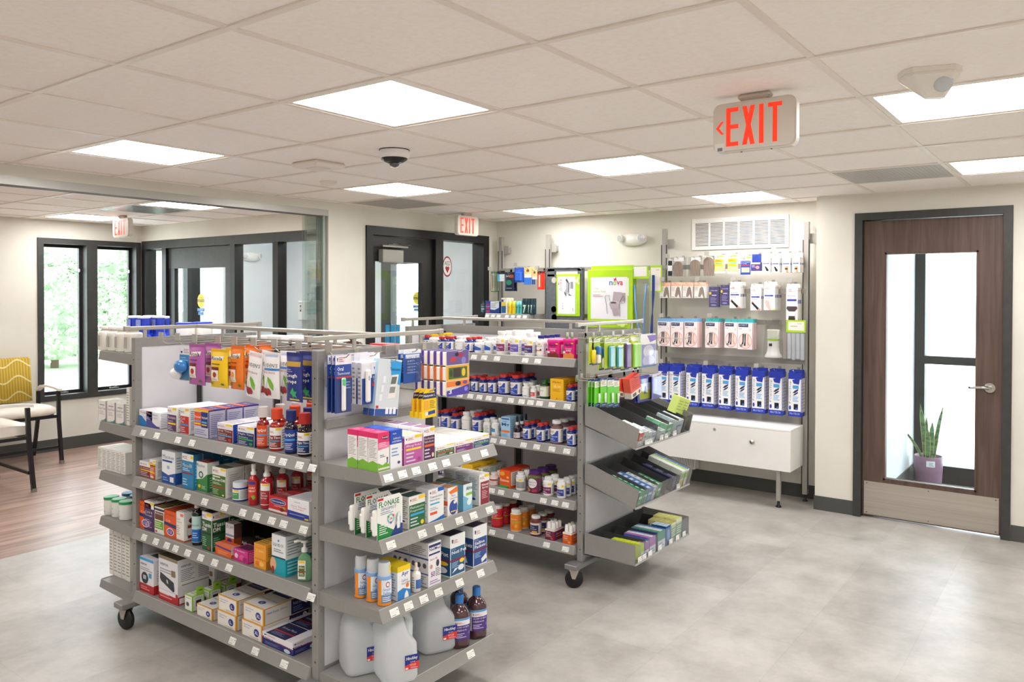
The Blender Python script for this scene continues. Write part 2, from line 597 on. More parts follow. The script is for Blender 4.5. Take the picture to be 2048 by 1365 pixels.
# baseboards
def baseb(name, x0, x1, y0, y1, h=.105):
    m = MB().box(x0, x1, y0, y1, 0, h, BASEB)
    struct(m.build(name))
baseb('baseboard_right', XD - .008, XD - .0005, YJ, DY1 - .002)
baseb('baseboard_right', XD - .008, XD - .0005, Y0, DY0 - .002)
baseb('baseboard_right', XD, XR, YJ + .0005, YJ + .008)
baseb('baseboard_right', XR - .008, XR - .0005, YJ + .008, YE)
baseb('baseboard_back', 2.34, EX0 - .002, YE - .008, YE - .0005)
baseb('baseboard_back', X0, XP - .02, YW - .008, YW - .0005, .125)

# sliding door track under the header, parked glass leaves
t = empty('sliding_door_track', (0, YE + .06, 2.295))
m = MB()
m.box(X0, 2.335, -.055, .055, -.045, -.0005, GREY2)
for y in (-.035, 0, .035): m.box(X0, 2.335, y - .003, y + .003, -.052, -.045, M('#8e8f8e', .4))
m.build('rail', t)
MB().box(X0, 2.335, -.062, -.055, -.05, .0, M('#bdbcb8', .35, .3)).build('fascia', t)
tag(t, 'long aluminium sliding door track under the header at left', 'door track')
for k, (dx, y) in enumerate(((0.0, YE + .025), (.012, YE + .06), (.024, YE + .095))):
    t = empty('sliding_glass_panel', (2.245 + dx * .3, y, 0))
    MB().box(-.1, .045, -.005, .005, .02, 2.24, GLASSG).build('glass', t)
    MB().box(.045, .07, -.012, .012, .01, 2.245, M('#9aa39d', .4, .3)).build('stile', t)
    tag(t, ['frameless glass leaf parked at the track end, nearest the shop', 'middle frameless glass leaf parked at the track end', 'farthest frameless glass leaf parked at the track end'][k], 'glass panel', 'parked sliding glass leaves')

# windows of the waiting room
def window(name, x0, x1):
    t = MB()
    fw = .055
    t.box(x0, x0 + fw, YW - .02, YW + .14, WZ0, WZ1, CHARC); t.box(x1 - fw, x1, YW - .02, YW + .14, WZ0, WZ1, CHARC)
    t.box(x0 + fw, x1 - fw, YW - .02, YW + .14, WZ1 - fw, WZ1, CHARC); t.box(x0 + fw, x1 - fw, YW - .02, YW + .14, WZ0, WZ0 + fw, CHARC)
    w = struct(t.build(name))
    s = MB()
    a, b, c, d = x0 + fw, x1 - fw, WZ0 + fw, WZ1 - fw
    q = .032
    s.box(a, a + q, YW + .085, YW + .12, c, d, BLACKM); s.box(b - q, b, YW + .085, YW + .12, c, d, BLACKM)
    s.box(a + q, b - q, YW + .085, YW + .12, c, c + q, BLACKM); s.box(a + q, b - q, YW + .085, YW + .12, d - q, d, BLACKM)
    s.build('window_sash', w)
    MB().box(a + q, b - q, YW + .10, YW + .104, c + q, d - q, GLASS).build('window_pane', w)
    h = MB()
    mx = (a + b) / 2
    h.box(mx - .05, mx + .05, YW + .05, YW + .084, c + .002, c + .02, CHROME, .004)
    h.tube([(mx + .03, YW + .06, c + .03), (mx - .02, YW + .05, c + .04), (mx - .07, YW + .055, c + .032)], .006, CHROME)
    h.build('crank_handle', w)
    MB().box(b - q - .006, b - q + .002, YW + .06, YW + .085, d - .28, d - .25, CHROME).build('sash_lock', w)
window('window_1', *WINS[0]); window('window_2', *WINS[1])

# glass partition between waiting room and vestibule (along y at x = XP)
PZ = 2.19
m = MB()
ys_ = [(5.96, YW), (5.55, 5.63), (4.30, 4.38), (3.62, 3.70), (YE + .12, YE + .20)]
m.box(XP, XP + .10, YE + .12, YW, PZ - .09, PZ, CHARC)
for a, b in ys_: m.box(XP, XP + .10, a, b, 0, PZ - .09, BLACKM)
m.box(XP, XP + .10, YE + .2, 3.62, 0, .09, CHARC); m.box(XP, XP + .10, 3.70, 4.30, 0, .09, CHARC); m.box(XP, XP + .10, 5.63, 5.96, 0, .09, CHARC)
part = struct(m.build('trim_1'))
part['label'] = 'dark bronze glazed partition frame'
for a, b in ((YE + .2, 3.62), (3.70, 4.30), (5.63, 5.96)):
    MB().box(XP + .045, XP + .051, a, b, .09, PZ - .09, GLASSR).build('window_pane', part)
# vestibule door in the partition
def sticker_caution(par, fn, s=1.0):
    a = MB()
    e = [('e', .5, .66, .42, .34, '#f7dd10'), ('r', .09, .60, .91, .73, '#1d1d1d'), ('b', 'CAUTION', .12, .615, .88, .715, '#f7dd10'),
         ('t', 'AUTOMATIC', .2, .77, .8, .83, '#1d1d1d'), ('t', 'DOOR', .33, .49, .67, .55, '#1d1d1d'),
         ('r', .08, .14, .92, .29, '#1a76b8'), ('t', 'ACTIVATE SWITCH', .16, .22, .84, .27, '#e9f3fa'), ('t', 'TO OPERATE', .3, .155, .72, .20, '#e9f3fa'), ('r', .18, -.04, .82, .11, '#1a76b8'), ('t', 'PUSH TO', .35, .045, .65, .085, '#e9f3fa'), ('t', 'OPERATE', .3, -.02, .7, .02, '#e9f3fa')]
    art(a, fn, e)
    return a.build('caution_sticker', par)
m = MB()
dz = PZ - .09
m.box(XP + .03, XP + .075, 4.385, 5.545, dz - .22, dz - .004, CHARC)
m.box(XP + .03, XP + .075, 4.385, 4.50, .01, dz - .22, CHARC); m.box(XP + .03, XP + .075, 5.43, 5.545, .01, dz - .22, BLACKM)
m.box(XP + .03, XP + .075, 4.50, 5.43, .01, .28, CHARC)
d1 = struct(m.build('door_1'))
MB().box(XP + .05, XP + .056, 4.50, 5.43, .28, dz - .22, GLASSR).build('door_glass', d1)
sticker_caution(d1, lambda u, v, k: (XP + .049 - k * .0002, 5.04 - u * .15, 1.40 + v * .21))

# black exit door and sidelight in the back wall
m = MB()
Y_ = YE - .02
m.box(EX0, EX1, Y_, YE + .13, EZ - .075, EZ, BLACKM)
m.box(EX0, EX0 + .07, Y_, YE + .13, 0, EZ - .075, BLACKM); m.box(EX1 - .085, EX1, Y_, YE + .13, 0, EZ - .075, BLACKM)
m.box(3.595, 3.70, Y_, YE + .13, 0, EZ - .075, BLACKM); m.box(3.70, EX1 - .085, Y_, YE + .13, 0, .10, BLACKM)
ex = struct(m.build('trim_2'))
m = MB()
a, b, dz = EX0 + .073, 3.592, EZ - .079
ty0, ty1 = YE + .02, YE + .065
m.box(a, a + .057, ty0, ty1, .01, dz, BLACKM); m.box(a + .057, b, ty0, ty1, dz - .22, dz, BLACKM)
m.box(b - .147, b, ty0, ty1, .01, dz - .22, BLACKM); m.box(a + .057, b - .147, ty0, ty1, .01, .28, BLACKM)
d2 = struct(m.build('door_2'))
MB().box(a + .057, b - .147, YE + .04, YE + .045, .28, dz - .22, GLASSR).build('door_glass', d2)
m = MB()
m.box(2.90, 3.15, YE - .045, YE + .019, 2.02 - .13, 2.02 - .015, M('#9c9994', .4, .3), .006)
m.build('door_closer', d2)
m = MB(); m.box(2.90, 3.21, YE - .04, YE - .02, 2.025, 2.04, M('#8c8984', .35, .6)); m.tube([(2.97, YE - .03, 2.045), (3.22, YE - .06, 2.05), (3.05, YE - .01, 2.055)], .007, M('#8c8984', .35, .6))
m.build('closer_arm', d2)
m = MB(); m.box(3.46, 3.50, YE - .03, YE + .019, .95, 1.13, CHROME, .004); m.tube([(3.48, YE - .03, 1.04), (3.48, YE - .06, 1.04), (3.38, YE - .06, 1.04)], .01, CHROME)
m.build('door_handle', d2)
MB().box(3.70, EX1 - .085, YE + .05, YE + .055, .10, EZ - .075, GLASSR).build('window_pane', ex)
# AED sticker on the sidelight
st = MB()
def aedf(u, v, k): return (3.765 + u * .135, YE + .048 - k * .0003, 1.78 + v * .20)
art(st, aedf, [('e', .5, .5, .5, .5, '#8c2b33'), ('e', .5, .5, .42, .42, '#dcdcd6'), ('t', 'AED', .2, .56, .8, .76, '#33302f'),
               ('e', .40, .42, .11, .09, '#9a2f37'), ('e', .60, .42, .11, .09, '#9a2f37'), ('p', [(.30, .39), (.5, .18), (.70, .39)], '#9a2f37')])
st.build('aed_sticker', ex)

# vestibule behind the exit door / partition
VX, YV = 4.60, YW
m = MB()
m.box(VX, VX + .1, 4.22, YV, 0, H, COOLWALL); m.box(VX, VX + .1, YE + .12, 3.45, 0, H, COOLWALL); m.box(VX, VX + .1, 3.45, 4.22, 2.20, H, COOLWALL)
wall('wall_back', m)
wall('wall_back', MB().box(XR, VX, YE, YE + .12, 0, H, COOLWALL))
struct(MB().box(XP + .1, VX + .1, YE + .12, YV + .1, H + .08, H + .12, M('#f0f0ee', .8)).build('ceiling'))
m = MB()
m.box(XP + .1, XP + .17, YV, YV + .1, 0, 2.19, BLACKM); m.box(3.24, 3.40, YV - .02, YV + .1, 0, 2.19, BLACKM)
m.box(XP + .17, 3.24, YV, YV + .1, 2.1, 2.19, BLACKM); m.box(XP + .17, 3.24, YV, YV + .1, 0, .12, BLACKM)
w3 = struct(m.build('window_3'))
MB().box(XP + .17, 3.24, YV + .04, YV + .045, .12, 2.1, GLASS).build('window_pane', w3)
m = MB().box(XP + .1, VX + .1, YV, YV + .1, 2.19, H + .1, COOLWALL); m.box(3.40, VX + .1, YV, YV + .1, 0, 2.19, COOLWALL)
wall('wall_back', m)
# outer door on the far side, seen through the exit door
m = MB()
m.box(VX - .012, VX + .09, 3.45, 3.53, 0, 2.20, BLACKM); m.box(VX - .012, VX + .09, 4.06, 4.22, 0, 2.20, BLACKM)
m.box(VX - .012, VX + .09, 3.53, 4.06, 1.955, 2.20, BLACKM); m.box(VX - .012, VX + .09, 3.53, 4.06, 0, .10, BLACKM)
d4 = struct(m.build('door_4'))
MB().box(VX + .03, VX + .035, 3.53, 4.06, .10, 1.955, GLASS).build('door_glass', d4)
sticker_caution(d4, lambda u, v, k: (VX + .028 - k * .0002, 3.755 - u * .15, 1.425 + v * .21))

# wooden door at right ---------------------------------------------------
m = MB()
jm = .052
m.box(XD - .018, XD + .125, DY1 - jm, DY1, 0, DZ, CHARC); m.box(XD - .018, XD + .125, DY0, DY0 + jm, 0, DZ, CHARC)
m.box(XD - .018, XD + .125, DY0 + jm, DY1 - jm, DZ - jm, DZ, CHARC)
m.box(XD + .075, XD + .12, DY1 - jm - .014, DY1 - jm, 0, DZ - jm, BLACKM); m.box(XD + .075, XD + .12, DY0 + jm, DY0 + jm + .014, 0, DZ - jm, BLACKM)
struct(m.build('trim_3'))
a0, a1, tz = DY0 + jm + .004, DY1 - jm - .004, DZ - jm - .005
gy0, gy1, gz0, gz1 = -1.845, -1.262, .285, 1.925
dx0, dx1 = XD + .025, XD + .07
m = MB()
m.box(dx0, dx1, a0, gy0, .012, tz, DOORW); m.box(dx0, dx1, gy1, a1, .012, tz, DOORW)
m.box(dx0, dx1, gy0, gy1, gz1, tz, DOORW); m.box(dx0, dx1, gy0, gy1, .012, gz0, DOORW)
q = .012
for (p0, p1, z0, z1) in ((gy0, gy0 + q, gz0, gz1), (gy1 - q, gy1, gz0, gz1), (gy0, gy1, gz1 - q, gz1), (gy0, gy1, gz0, gz0 + q)):
    m.box(dx0 - .004, dx1, p0, p1, z0, z1, DOORW)
d3 = struct(m.build('door_3'))
MB().box(XD + .045, XD + .05, gy0, gy1, gz0, gz1, GLASS).build('door_glass', d3)
m = MB().box(dx0 - .002, dx0 - .0004, a0 + .012, a1 - .012, .02, .262, STEEL)
for yy in (a0 + .03, (a0 + a1) / 2, a1 - .03):
    for zz in (.035, .247): m.lathe([(.004, 0), (.003, .0015)], CHROME, 8, (dx0 - .002, yy, zz), ax='x')
m.build('kick_plate', d3)
m = MB()
hy, hz = a0 + .07, 1.0
m.lathe([(.033, 0), (.033, .006), (.028, .011)], CHROME, 24, (dx0 - .0115, hy, hz), ax='x')
m.lathe([(.012, 0), (.012, .05)], CHROME, 12, (dx0 - .06, hy, hz), ax='x')
m.tube([(dx0 - .055, hy, hz), (dx0 - .058, hy + .04, hz + .004), (dx0 - .056, hy + .08, hz + .001), (dx0 - .052, hy + .12, hz - .002)], [.012, .010, .009, .008], CHROME, 10)
m.build('door_handle', d3)

# little vestibule behind the wooden door: white side wall, dark-framed window, ledge
wall('wall_right', MB().box(XD + .12, 5.9, YJ - .42, YJ - .30, 0, H, COOLWALL))
wall('wall_right', MB().box(XD + .12, 5.9, -3.1, -3.0, 0, H, COOLWALL))
struct(MB().box(XD + .12, 6.0, -3.1, YJ - .3, H, H + .05, M('#f0f0ee', .8)).build('ceiling'))
baseb('baseboard_right', XD + .13, 5.75, YJ - .43, YJ - .42, .15)
m = MB()
WX = 5.75
for (p0, p1) in ((YJ - .50, YJ - .42), (-3.0, -2.92), (-2.3, -2.24)): m.box(WX, WX + .1, p0, p1, 0, H, BLACKM)
m.box(WX, WX + .1, -2.92, YJ - .50, 1.02, 1.09, BLACKM); m.box(WX, WX + .1, -2.92, YJ - .50, 0.0, .15, BLACKM); m.box(WX, WX + .1, -2.92, YJ - .50, H - .1, H, BLACKM)
w4 = struct(m.build('window_4'))
MB().box(WX + .04, WX + .045, -2.92, YJ - .5, .15, H - .1, GLASS).build('window_pane', w4)

struct(MB().box(VX + .12, 6.3, -.6, YV + .3, -.2, -.122, noise_mat('pale_concrete_walk', '#dad9d4', '#e6e5e1', 2, 0.85)).build('trim_4'))
# outside ------------------------------------------------------------------
GRASS = noise_mat('lawn', '#bccab0', '#ccd7c1', 3, 0.9)
PAVE = noise_mat('pale_concrete', '#dad9d4', '#e6e5e1', 2, 0.85)
struct(MB().box(-30, 60, YW + .3, 14.5, -.18, -.12, PAVE).build('trim_4'))['label'] = 'pale concrete paving outside the windows'
struct(MB().box(6.3, 60, -30, YW + .3, -.18, -.121, PAVE).build('trim_4'))
struct(MB().box(-30, 60, 14.5, 60, -.18, -.119, GRASS).build('trim_4'))
LEAF = [noise_mat('leaf_a', '#aebfa6', '#d3ddc9', 2.5, 0.85), noise_mat('leaf_b', '#93a98c', '#b9c9ae', 2.5, 0.85)]
def shrub(x, y, w, h, seed, label, cat='tree'):
    rnd = random.Random(seed)
    t = empty('bushy_tree', (x, y, -.12))
    f = MB()
    for k in range(5200):
        a = rnd.uniform(0, 2 * pi); zz = rnd.uniform(.06, 1) ** .8
        rad = w / 2 * math.sqrt(max(0, 1 - (zz * 1.9 - .9) ** 2 / 1.25)) * rnd.uniform(.72, 1.05)
        c = Vector((rad * cos(a), rad * sin(a), h * zz + rnd.uniform(-.1, .1)))
        s_ = rnd.uniform(.035, .10)
        n = Euler((rnd.uniform(-1, 1), rnd.uniform(-1, 1), rnd.uniform(0, 6.28))).to_matrix()
        pts = [c + n @ Vector(p) * s_ for p in ((-1, 0, 0), (-.3, -.5, .15), (1, 0, 0), (.3, .6, .15))]
        f.add(pts, [(0, 1, 2, 3)], LEAF[k % 2])
        if k % 2 == 0:
            pts = [c + n @ Vector(p) * s_ * .8 for p in ((0, -1, .2), (.5, 0, -.6), (0, 1, 0), (-.4, .1, .7))]
            f.add(pts, [(0, 1, 2, 3)], LEAF[(k + 1) % 2])
    secs = []
    for i in range(7):
        q = i / 6
        secs.append([(w * .36 * sin(pi * (q * .86 + .09)) * cos(2 * pi * j / 9), w * .36 * sin(pi * (q * .86 + .09)) * sin(2 * pi * j / 9), h * (.08 + .84 * q)) for j in range(9)])
    f.loft(secs, LEAF[1])
    f.build('foliage', t)
    MB().tube([(0, 0, 0), (0.03, 0, h * .3)], .09, M('#6b5a4a', .8), 8).build('trunk', t)
    tag(t, label, cat, 'trees beyond the lawn')
for k, (x, y, w, h) in enumerate(((3.0, 17.5, 3.0, 3.0), (6.3, 16.6, 2.8, 2.5), (9.8, 17.4, 3.0, 3.4), (12.6, 16.8, 3.0, 2.8), (4.6, 21.5, 4.2, 5.2), (9.2, 21.8, 4.2, 5.6), (13.8, 21.6, 4.2, 5.0))):
    shrub(x, y, w, h, 40 + k, 'pale green sunlit bushy tree beyond the lawn outside the windows')

# positions along each shelf, in metres
HOOKS = {'end cap hooks': [(-0.134, 1.397, 0.0), (-0.279, 1.395, 0.0), (-0.367, 1.367, -0.015), (-0.508, 1.397, 0.0), (-0.675, 1.391, -0.105), (-0.514, 1.239, -0.09)], 'far gondola end hooks': [(0.192, 1.405, 0.0), (0.145, 1.403, 0.0), (0.007, 1.395, 0.04), (0.009, 1.397, 0.0), (-0.079, 1.393, 0.0), (-0.171, 1.389, 0.0), (-0.303, 1.391, 0.0), (-0.419, 1.394, -0.02), (0.094, 1.169, 0.02), (0.046, 1.174, 0.01), (-0.03, 1.168, 0.01), (-0.112, 1.156, 0.02), (-0.257, 1.142, 0.05), (-0.281, 1.159, 0.0), (-0.436, 1.145, 0.01), (-0.551, 1.15, -0.01)], 'rack first row hooks': [(0.44, 1.919, 0.0), (0.362, 1.936, 0.0), (0.208, 1.932, 0.0), (0.09, 1.929, 0.0), (0.006, 1.943, 0.0), (-0.108, 1.947, 0.0), (-0.219, 1.93, 0.0), (-0.301, 1.944, 0.0), (-0.388, 1.947, 0.0), (-0.46, 1.945, 0.0), (-0.543, 1.946, 0.0), (-0.618, 1.948, 0.0)], 'rack second row hooks': [(0.488, 1.722, 0.0), (0.381, 1.722, 0.0), (0.279, 1.721, 0.0), (0.17, 1.721, 0.0), (0.048, 1.684, 0.0), (-0.047, 1.698, 0.0), (-0.134, 1.723, 0.0), (-0.304, 1.704, 0.0), (-0.412, 1.722, 0.0), (-0.588, 1.705, 0.0)], 'rack third row hooks': [(0.496, 1.413, 0.0), (0.374, 1.416, 0.0), (0.248, 1.418, 0.0), (0.064, 1.421, 0.0), (-0.1, 1.422, 0.0), (-0.217, 1.422, 0.0)], 'rack fourth row hooks': [(0.497, 1.023, 0.0), (0.388, 1.027, 0.0), (0.233, 1.028, 0.0), (0.093, 1.029, 0.0), (-0.052, 1.03, 0.0), (-0.191, 1.031, 0.0), (-0.329, 1.032, 0.0), (-0.467, 1.033, 0.0), (-0.615, 1.033, 0.0)], 'left rack hooks': [(2.309, 1.839, 0.0), (2.204, 1.844, 0.0), (2.099, 1.83, 0.0), (1.991, 1.873, 0.0), (1.881, 1.874, 0.0), (1.802, 1.85, 0.0), (1.744, 1.835, 0.0)]}
TAGS_NA = [[0.097, 0.221, 0.402, 0.515, 0.796, 0.946, 1.088, 1.162, 1.264, 1.34], [0.1, 0.248, 0.324, 0.475, 0.614, 0.764, 0.894, 0.989, 1.089, 1.165, 1.287], [0.104, 0.209, 0.304, 0.379, 0.478, 0.582, 0.689, 0.794, 1.332], [0.818, 0.978, 1.167]]
TAGS_NC = [[0.037, 0.11, 0.183, 0.274, 0.353, 0.476, 0.595], [0.051, 0.216, 0.312, 0.434, 0.524, 0.63], [0.068, 0.142, 0.225, 0.309, 0.436, 0.571], [0.507]]
TAGS_FA = [[0.569, 0.649, 0.747, 0.954, 1.043], [0.458, 0.541, 0.613, 0.685, 0.763, 0.85, 0.929, 0.993, 1.056, 1.141, 1.244], [0.306, 0.721, 0.792, 0.944, 1.037, 1.142, 1.242], [0.709, 0.779, 0.891, 1.084, 1.163, 1.234], [0.712, 0.851, 1.107, 1.235]]
PYG = [1.164, 1.02, 0.879, 0.698, 0.575, 0.439, 0.299, 0.144, -0.036]
ROUND = set('antifreeze baby_d back_bottle blue_jug blue_label blue_lid blue_syrup blue_tub calcium_i calcium_p calcium_w citracal dayquil_b daytime_b dropper_b electrolyte enzyme every_daily fish_oil folic glucose_or glucose_red green_b green_label green_tub gummy_amber gummy_purple jug magnes melatonin_g melatonin_s mist_bottle mouthwash navy_m navy_s nighttime_b nyquil_b one_daily pink_cap red_label saline_can sanitizer silver_w sore_spray throat_spray vapor_jar white_blue white_plain yellow_cap'.split())
DATA = [
('NA','rinse_blue',-1.1914,0,.9838,.1213,.1,.0784,1,.103,'white nasal rinse box with blue wave','left bay top shelf',0),
('NA','rinse_purple',-1.1258,0,.9838,.1187,.075,.0763,2,.078,'white nasal rinse box with purple wave','left bay top shelf',0),
('NA','acetam_purple',-.9572,0,.9838,.0783,.07,.1149,3,.073,'white and purple medicine box','left bay top shelf',0),
('NA','cold_flu_red',-.8502,0,.9838,.0727,.065,.1201,3,.068,'white and red cold medicine box','left bay top shelf',0),
('NA','combo',-.7164,0,.9838,.1131,.085,.1248,3,.088,'orange and blue day-night cold capsule box','left bay top shelf',0),
('NA','daytime',-.534,0,.9838,.1175,.11,.0803,2,.113,'white box with dark red daytime panel','left bay top shelf',0),
('NA','nighttime',-.3837,0,.9838,.1189,.11,.0836,2,.113,'white box with navy nighttime panel','left bay top shelf',0),
('NA','dayquil_b',-.2995,0,.9838,.0505,.0505,.173,3,.085,'amber-red syrup bottle with clear cap','left bay top shelf',0),
('NA','daytime_b',-.2113,0,.9838,.058,.058,.1731,3,.09,'red syrup bottle with orange cap','left bay top shelf',0),
('NA','nyquil_b',-.1146,0,.9838,.0522,.0522,.175,3,.085,'dark blue-labelled syrup bottle with navy cap','left bay top shelf',0),
('NA','nighttime_b',-.0321,0,.9838,.0584,.0584,.1705,3,.09,'dark syrup bottle with red cap','left bay top shelf',0),
('NA','acetam_red',-1.1772,0,.7358,.1496,.12,.0763,2,.123,'white box with dark red panel','left bay second shelf',0),
('NA','orange_thin',-1.1281,0,.7358,.0531,.085,.0932,3,.088,'slim white and orange box','left bay second shelf',0),
('NA','mucinex_blue',-.9897,0,.7358,.1147,.04,.1514,1,.043,'tall white and blue chest box','left bay second shelf',0),
('NA','mucinex_blue',-1.0683,.1,.7358,.072,.04,.1256,1,.043,'half-hidden tall white and blue chest box','left bay second shelf',0),
('NA','mucus_er',-.8265,0,.7358,.0934,.045,.1591,5,.048,'tall bright blue mucus relief box','left bay second shelf',0),
('NA','mucinex_green',-.7385,.015,.7358,.0887,.06,.1321,1,.063,'leaning white and green mucus relief box','left bay second shelf',0),
('NA','mucus_dm',-.5809,0,.7358,.1027,.095,.1296,3,.098,'big white and olive green mucus relief box','left bay second shelf',0),
('NA','vapor_jar',-.4697,0,.7358,.0659,.0659,.0802,1,.0689,'blue vapor rub jar with white lid','left bay second shelf',0),
('NA','throat_spray',-.3607,0,.7358,.0437,.0437,.1729,2,.075,'red throat spray bottle with plain white nozzle','left bay second shelf',0),
('NA','sore_spray',-.276,0,.7358,.0523,.0523,.1784,4,.078,'red throat spray bottle with twisted white nozzle','left bay second shelf',0),
('NA','chlora',-.1676,0,.7358,.1199,.1,.0637,3,.103,'red lozenge box with blue oval','left bay second shelf',0),
('NA','sore_loz',-.0389,0,.7358,.1331,.1,.0771,3,.103,'white lozenge box with blue base','left bay second shelf',0),
('NA','delsym',-1.1977,0,.4828,.1086,.06,.1317,4,.063,'tall orange cough syrup box with navy band','left bay third shelf',0),
('NA','tussin_purple',-1.1629,0,.4828,.0881,.06,.1394,4,.063,'tall white and purple cough syrup box','left bay third shelf',0),
('NA','brown_green',-1.0721,0,.4828,.0835,.06,.1278,4,.063,'brown and green cough syrup box','left bay third shelf',0),
('NA','delsym',-.9767,0,.4828,.0992,.06,.1254,4,.063,'tall orange cough syrup box, second of that kind','left bay third shelf',0),
('NA','white_pict',-.8922,0,.4828,.064,.1,.1337,2,.103,'white cough syrup box with bottle picture','left bay third shelf',0),
('NA','blue_syrup',-.7873,0,.4828,.0481,.0481,.1857,2,.09,'dark cough syrup bottle with blue label','left bay third shelf',0),
('NA','tussin_dm',-.6749,0,.4828,.076,.085,.171,3,.088,'dark green cough syrup box','left bay third shelf',0),
('NA','zicam',-.5771,.05,.4828,.0645,.04,.1269,1,.043,'white and orange cold remedy box','left bay third shelf',0),
('NA','zicam_dark',-.666,.16,.4828,.0636,.05,.1014,2,.053,'dark tall cold remedy box','left bay third shelf',0),
('NA','zicam_tabs',-.5496,0,.4828,.1184,.045,.0487,1,.048,'small orange cold remedy box','left bay third shelf',0),
('NA','airborne_pink',-.423,0,.4828,.1007,.07,.0517,1,.073,'pink immune support box','left bay third shelf',0),
('NA','airborne_black',-.5048,.09,.4828,.0905,.04,.0576,1,.043,'black immune support box','left bay third shelf',0),
('NA','airborne_big',-.5738,.22,.4828,.1496,.07,.0876,1,.073,'large black immune support carton','left bay third shelf',0),
('NA','emergen',-.2885,0,.4828,.0815,.08,.1028,2,.083,'orange vitamin drink box','left bay third shelf',0),
('NA','liquid_iv',-.1636,0,.4828,.09,.09,.1634,2,.093,'white and teal hydration mix box','left bay third shelf',0),
('NA','sanitizer',-.0359,0,.4828,.0609,.0609,.1665,2,.1,'green hand sanitizer pump bottle','left bay third shelf',0),
('NA','omron_s',-1.1878,0,.1758,.1284,.085,.1661,1,.088,'smaller white and red blood pressure box','left bay bottom shelf',0),
('NA','omron_l',-.9957,0,.1758,.1661,.19,.2103,1,.193,'large white and red blood pressure box','left bay bottom shelf',0),
('NA','omron_l',-.925,.16,.1758,.11,.15,.1632,1,.153,'half-hidden blood pressure box at the back','left bay bottom shelf',0),
('NA','oximeter',-.8239,0,.1758,.0617,.062,.0718,3,.085,'green and white pulse oximeter box','left bay bottom shelf',0),
('NA','gloves_M',-.6954,0,.1758,.12,.24,.0518,1,.243,'white glove box marked M','left bay bottom shelf',0),
('NA','gloves_L',-.5264,0,.1758,.1376,.24,.0645,1,.243,'lower white glove box marked L','left bay bottom shelf',0),
('NA','gloves_L',-.5237,.004,.242,.1375,.24,.0645,1,.243,'upper white glove box marked L','left bay bottom shelf',0),
('NA','gloves_XL',-.3457,0,.1758,.1397,.24,.0685,1,.243,'lower white glove box marked XL','left bay bottom shelf',0),
('NA','gloves_XL',-.3388,.004,.246,.1401,.24,.0685,1,.243,'upper white glove box marked XL','left bay bottom shelf',0),
('NA','masks',-.1732,0,.1758,.1993,.118,.0507,2,.121,'navy and white earloop mask box','left bay bottom shelf',0),
('NC','benadryl',.1417,0,.9838,.0574,.052,.1415,3,.055,'pink and green children allergy box','end cap top shelf',0),
('NC','cetirizine',.2062,0,.9838,.0614,.07,.1416,2,.073,'blue and white children allergy box','end cap top shelf',0),
('NC','allergy_pink',.2976,0,.9838,.0978,.07,.1113,3,.073,'pink allergy relief box','end cap top shelf',0),
('NC','pseudo',.3855,0,.9838,.064,.068,.1278,4,.071,'tall purple allergy box','end cap top shelf',0),
('NC','allday_green',.4786,0,.9838,.1135,.075,.0464,3,.078,'low white box with green panel','end cap top shelf',0),
('NC','allergy_wine',.5957,0,.9838,.1132,.08,.0463,3,.083,'low white box with wine panel','end cap top shelf',0),
('NC','loratadine',.7091,0,.9838,.1071,.068,.0488,4,.071,'low white box with navy panel','end cap top shelf',0),
('NC','flonase',.1743,0,.7358,.1286,.03,.1529,3,.06,'white and green nasal spray pack','end cap second shelf',0),
('NC','fluticasone',.3177,0,.7358,.0902,.065,.1232,3,.068,'green nasal spray box','end cap second shelf',0),
('NC','ipratropium',.4259,0,.7358,.0909,.065,.1297,3,.068,'white nasal spray box with blue corner','end cap second shelf',0),
('NC','neosyn',.5248,0,.7358,.0621,.06,.1138,2,.063,'orange and navy nasal spray box','end cap second shelf',0),
('NC','afrin',.6192,0,.7358,.0581,.075,.1092,2,.078,'pale blue and green nasal spray box','end cap second shelf',0),
('NC','nasal_wine',.7288,0,.7358,.0687,.065,.129,3,.068,'dark red nasal spray box','end cap second shelf',0),
('NC','saline_can',.1698,0,.4828,.0518,.0518,.1569,3,.062,'blue and orange saline spray can','end cap third shelf',0),
('NC','ayr',.2468,0,.4828,.0687,.06,.1266,2,.063,'yellow-topped saline mist box','end cap third shelf',0),
('NC','mist_bottle',.3312,0,.4828,.0379,.0379,.1111,2,.08,'small white nasal mist bottle','end cap third shelf',0),
('NC','neilmed',.4178,0,.4828,.0743,.1,.1712,2,.103,'white and blue sinus rinse box','end cap third shelf',0),
('NC','neti',.5563,0,.4828,.0943,.1,.1679,2,.103,'blue and white neti pot box','end cap third shelf',0),
('NC','saline_packets',.7012,0,.4828,.0929,.1,.1697,2,.103,'navy and white saline packet box','end cap third shelf',0),
('NC','jug',.2731,.008,.1658,.142,.202,.272,1,.205,'front translucent water jug with blue-red label','end cap bottom shelf',0),
('NC','jug',.5476,.055,.1658,.158,.1988,.272,1,.2018,'translucent water jug beside dark purple bottles','end cap bottom shelf',0),
('NC','jug',.2263,.155,.1658,.136,.1525,.272,1,.1555,'rear translucent water jug by the end panel','end cap bottom shelf',0),
('NC','electrolyte',.6132,0,.1658,.08,.0987,.2137,2,.1,'dark purple electrolyte bottle, left column','end cap bottom shelf',0),
('NC','electrolyte',.7269,0,.1658,.08,.08,.2111,2,.1,'dark purple electrolyte bottle, right column','end cap bottom shelf',0),
('NC','oral_therm',.1336,0,1.3971,.0792,.004,.2174,3,.022,'blue oral thermometer pack','end cap hooks',0),
('NC','digital_therm',.2787,0,1.3953,.1093,.022,.1974,3,.034,'blue digital thermometer pack','end cap hooks',0),
('NC','ir_therm',.3672,-.015,1.3666,.1304,.03,.2254,2,.034,'light blue infrared thermometer box','end cap hooks',.12),
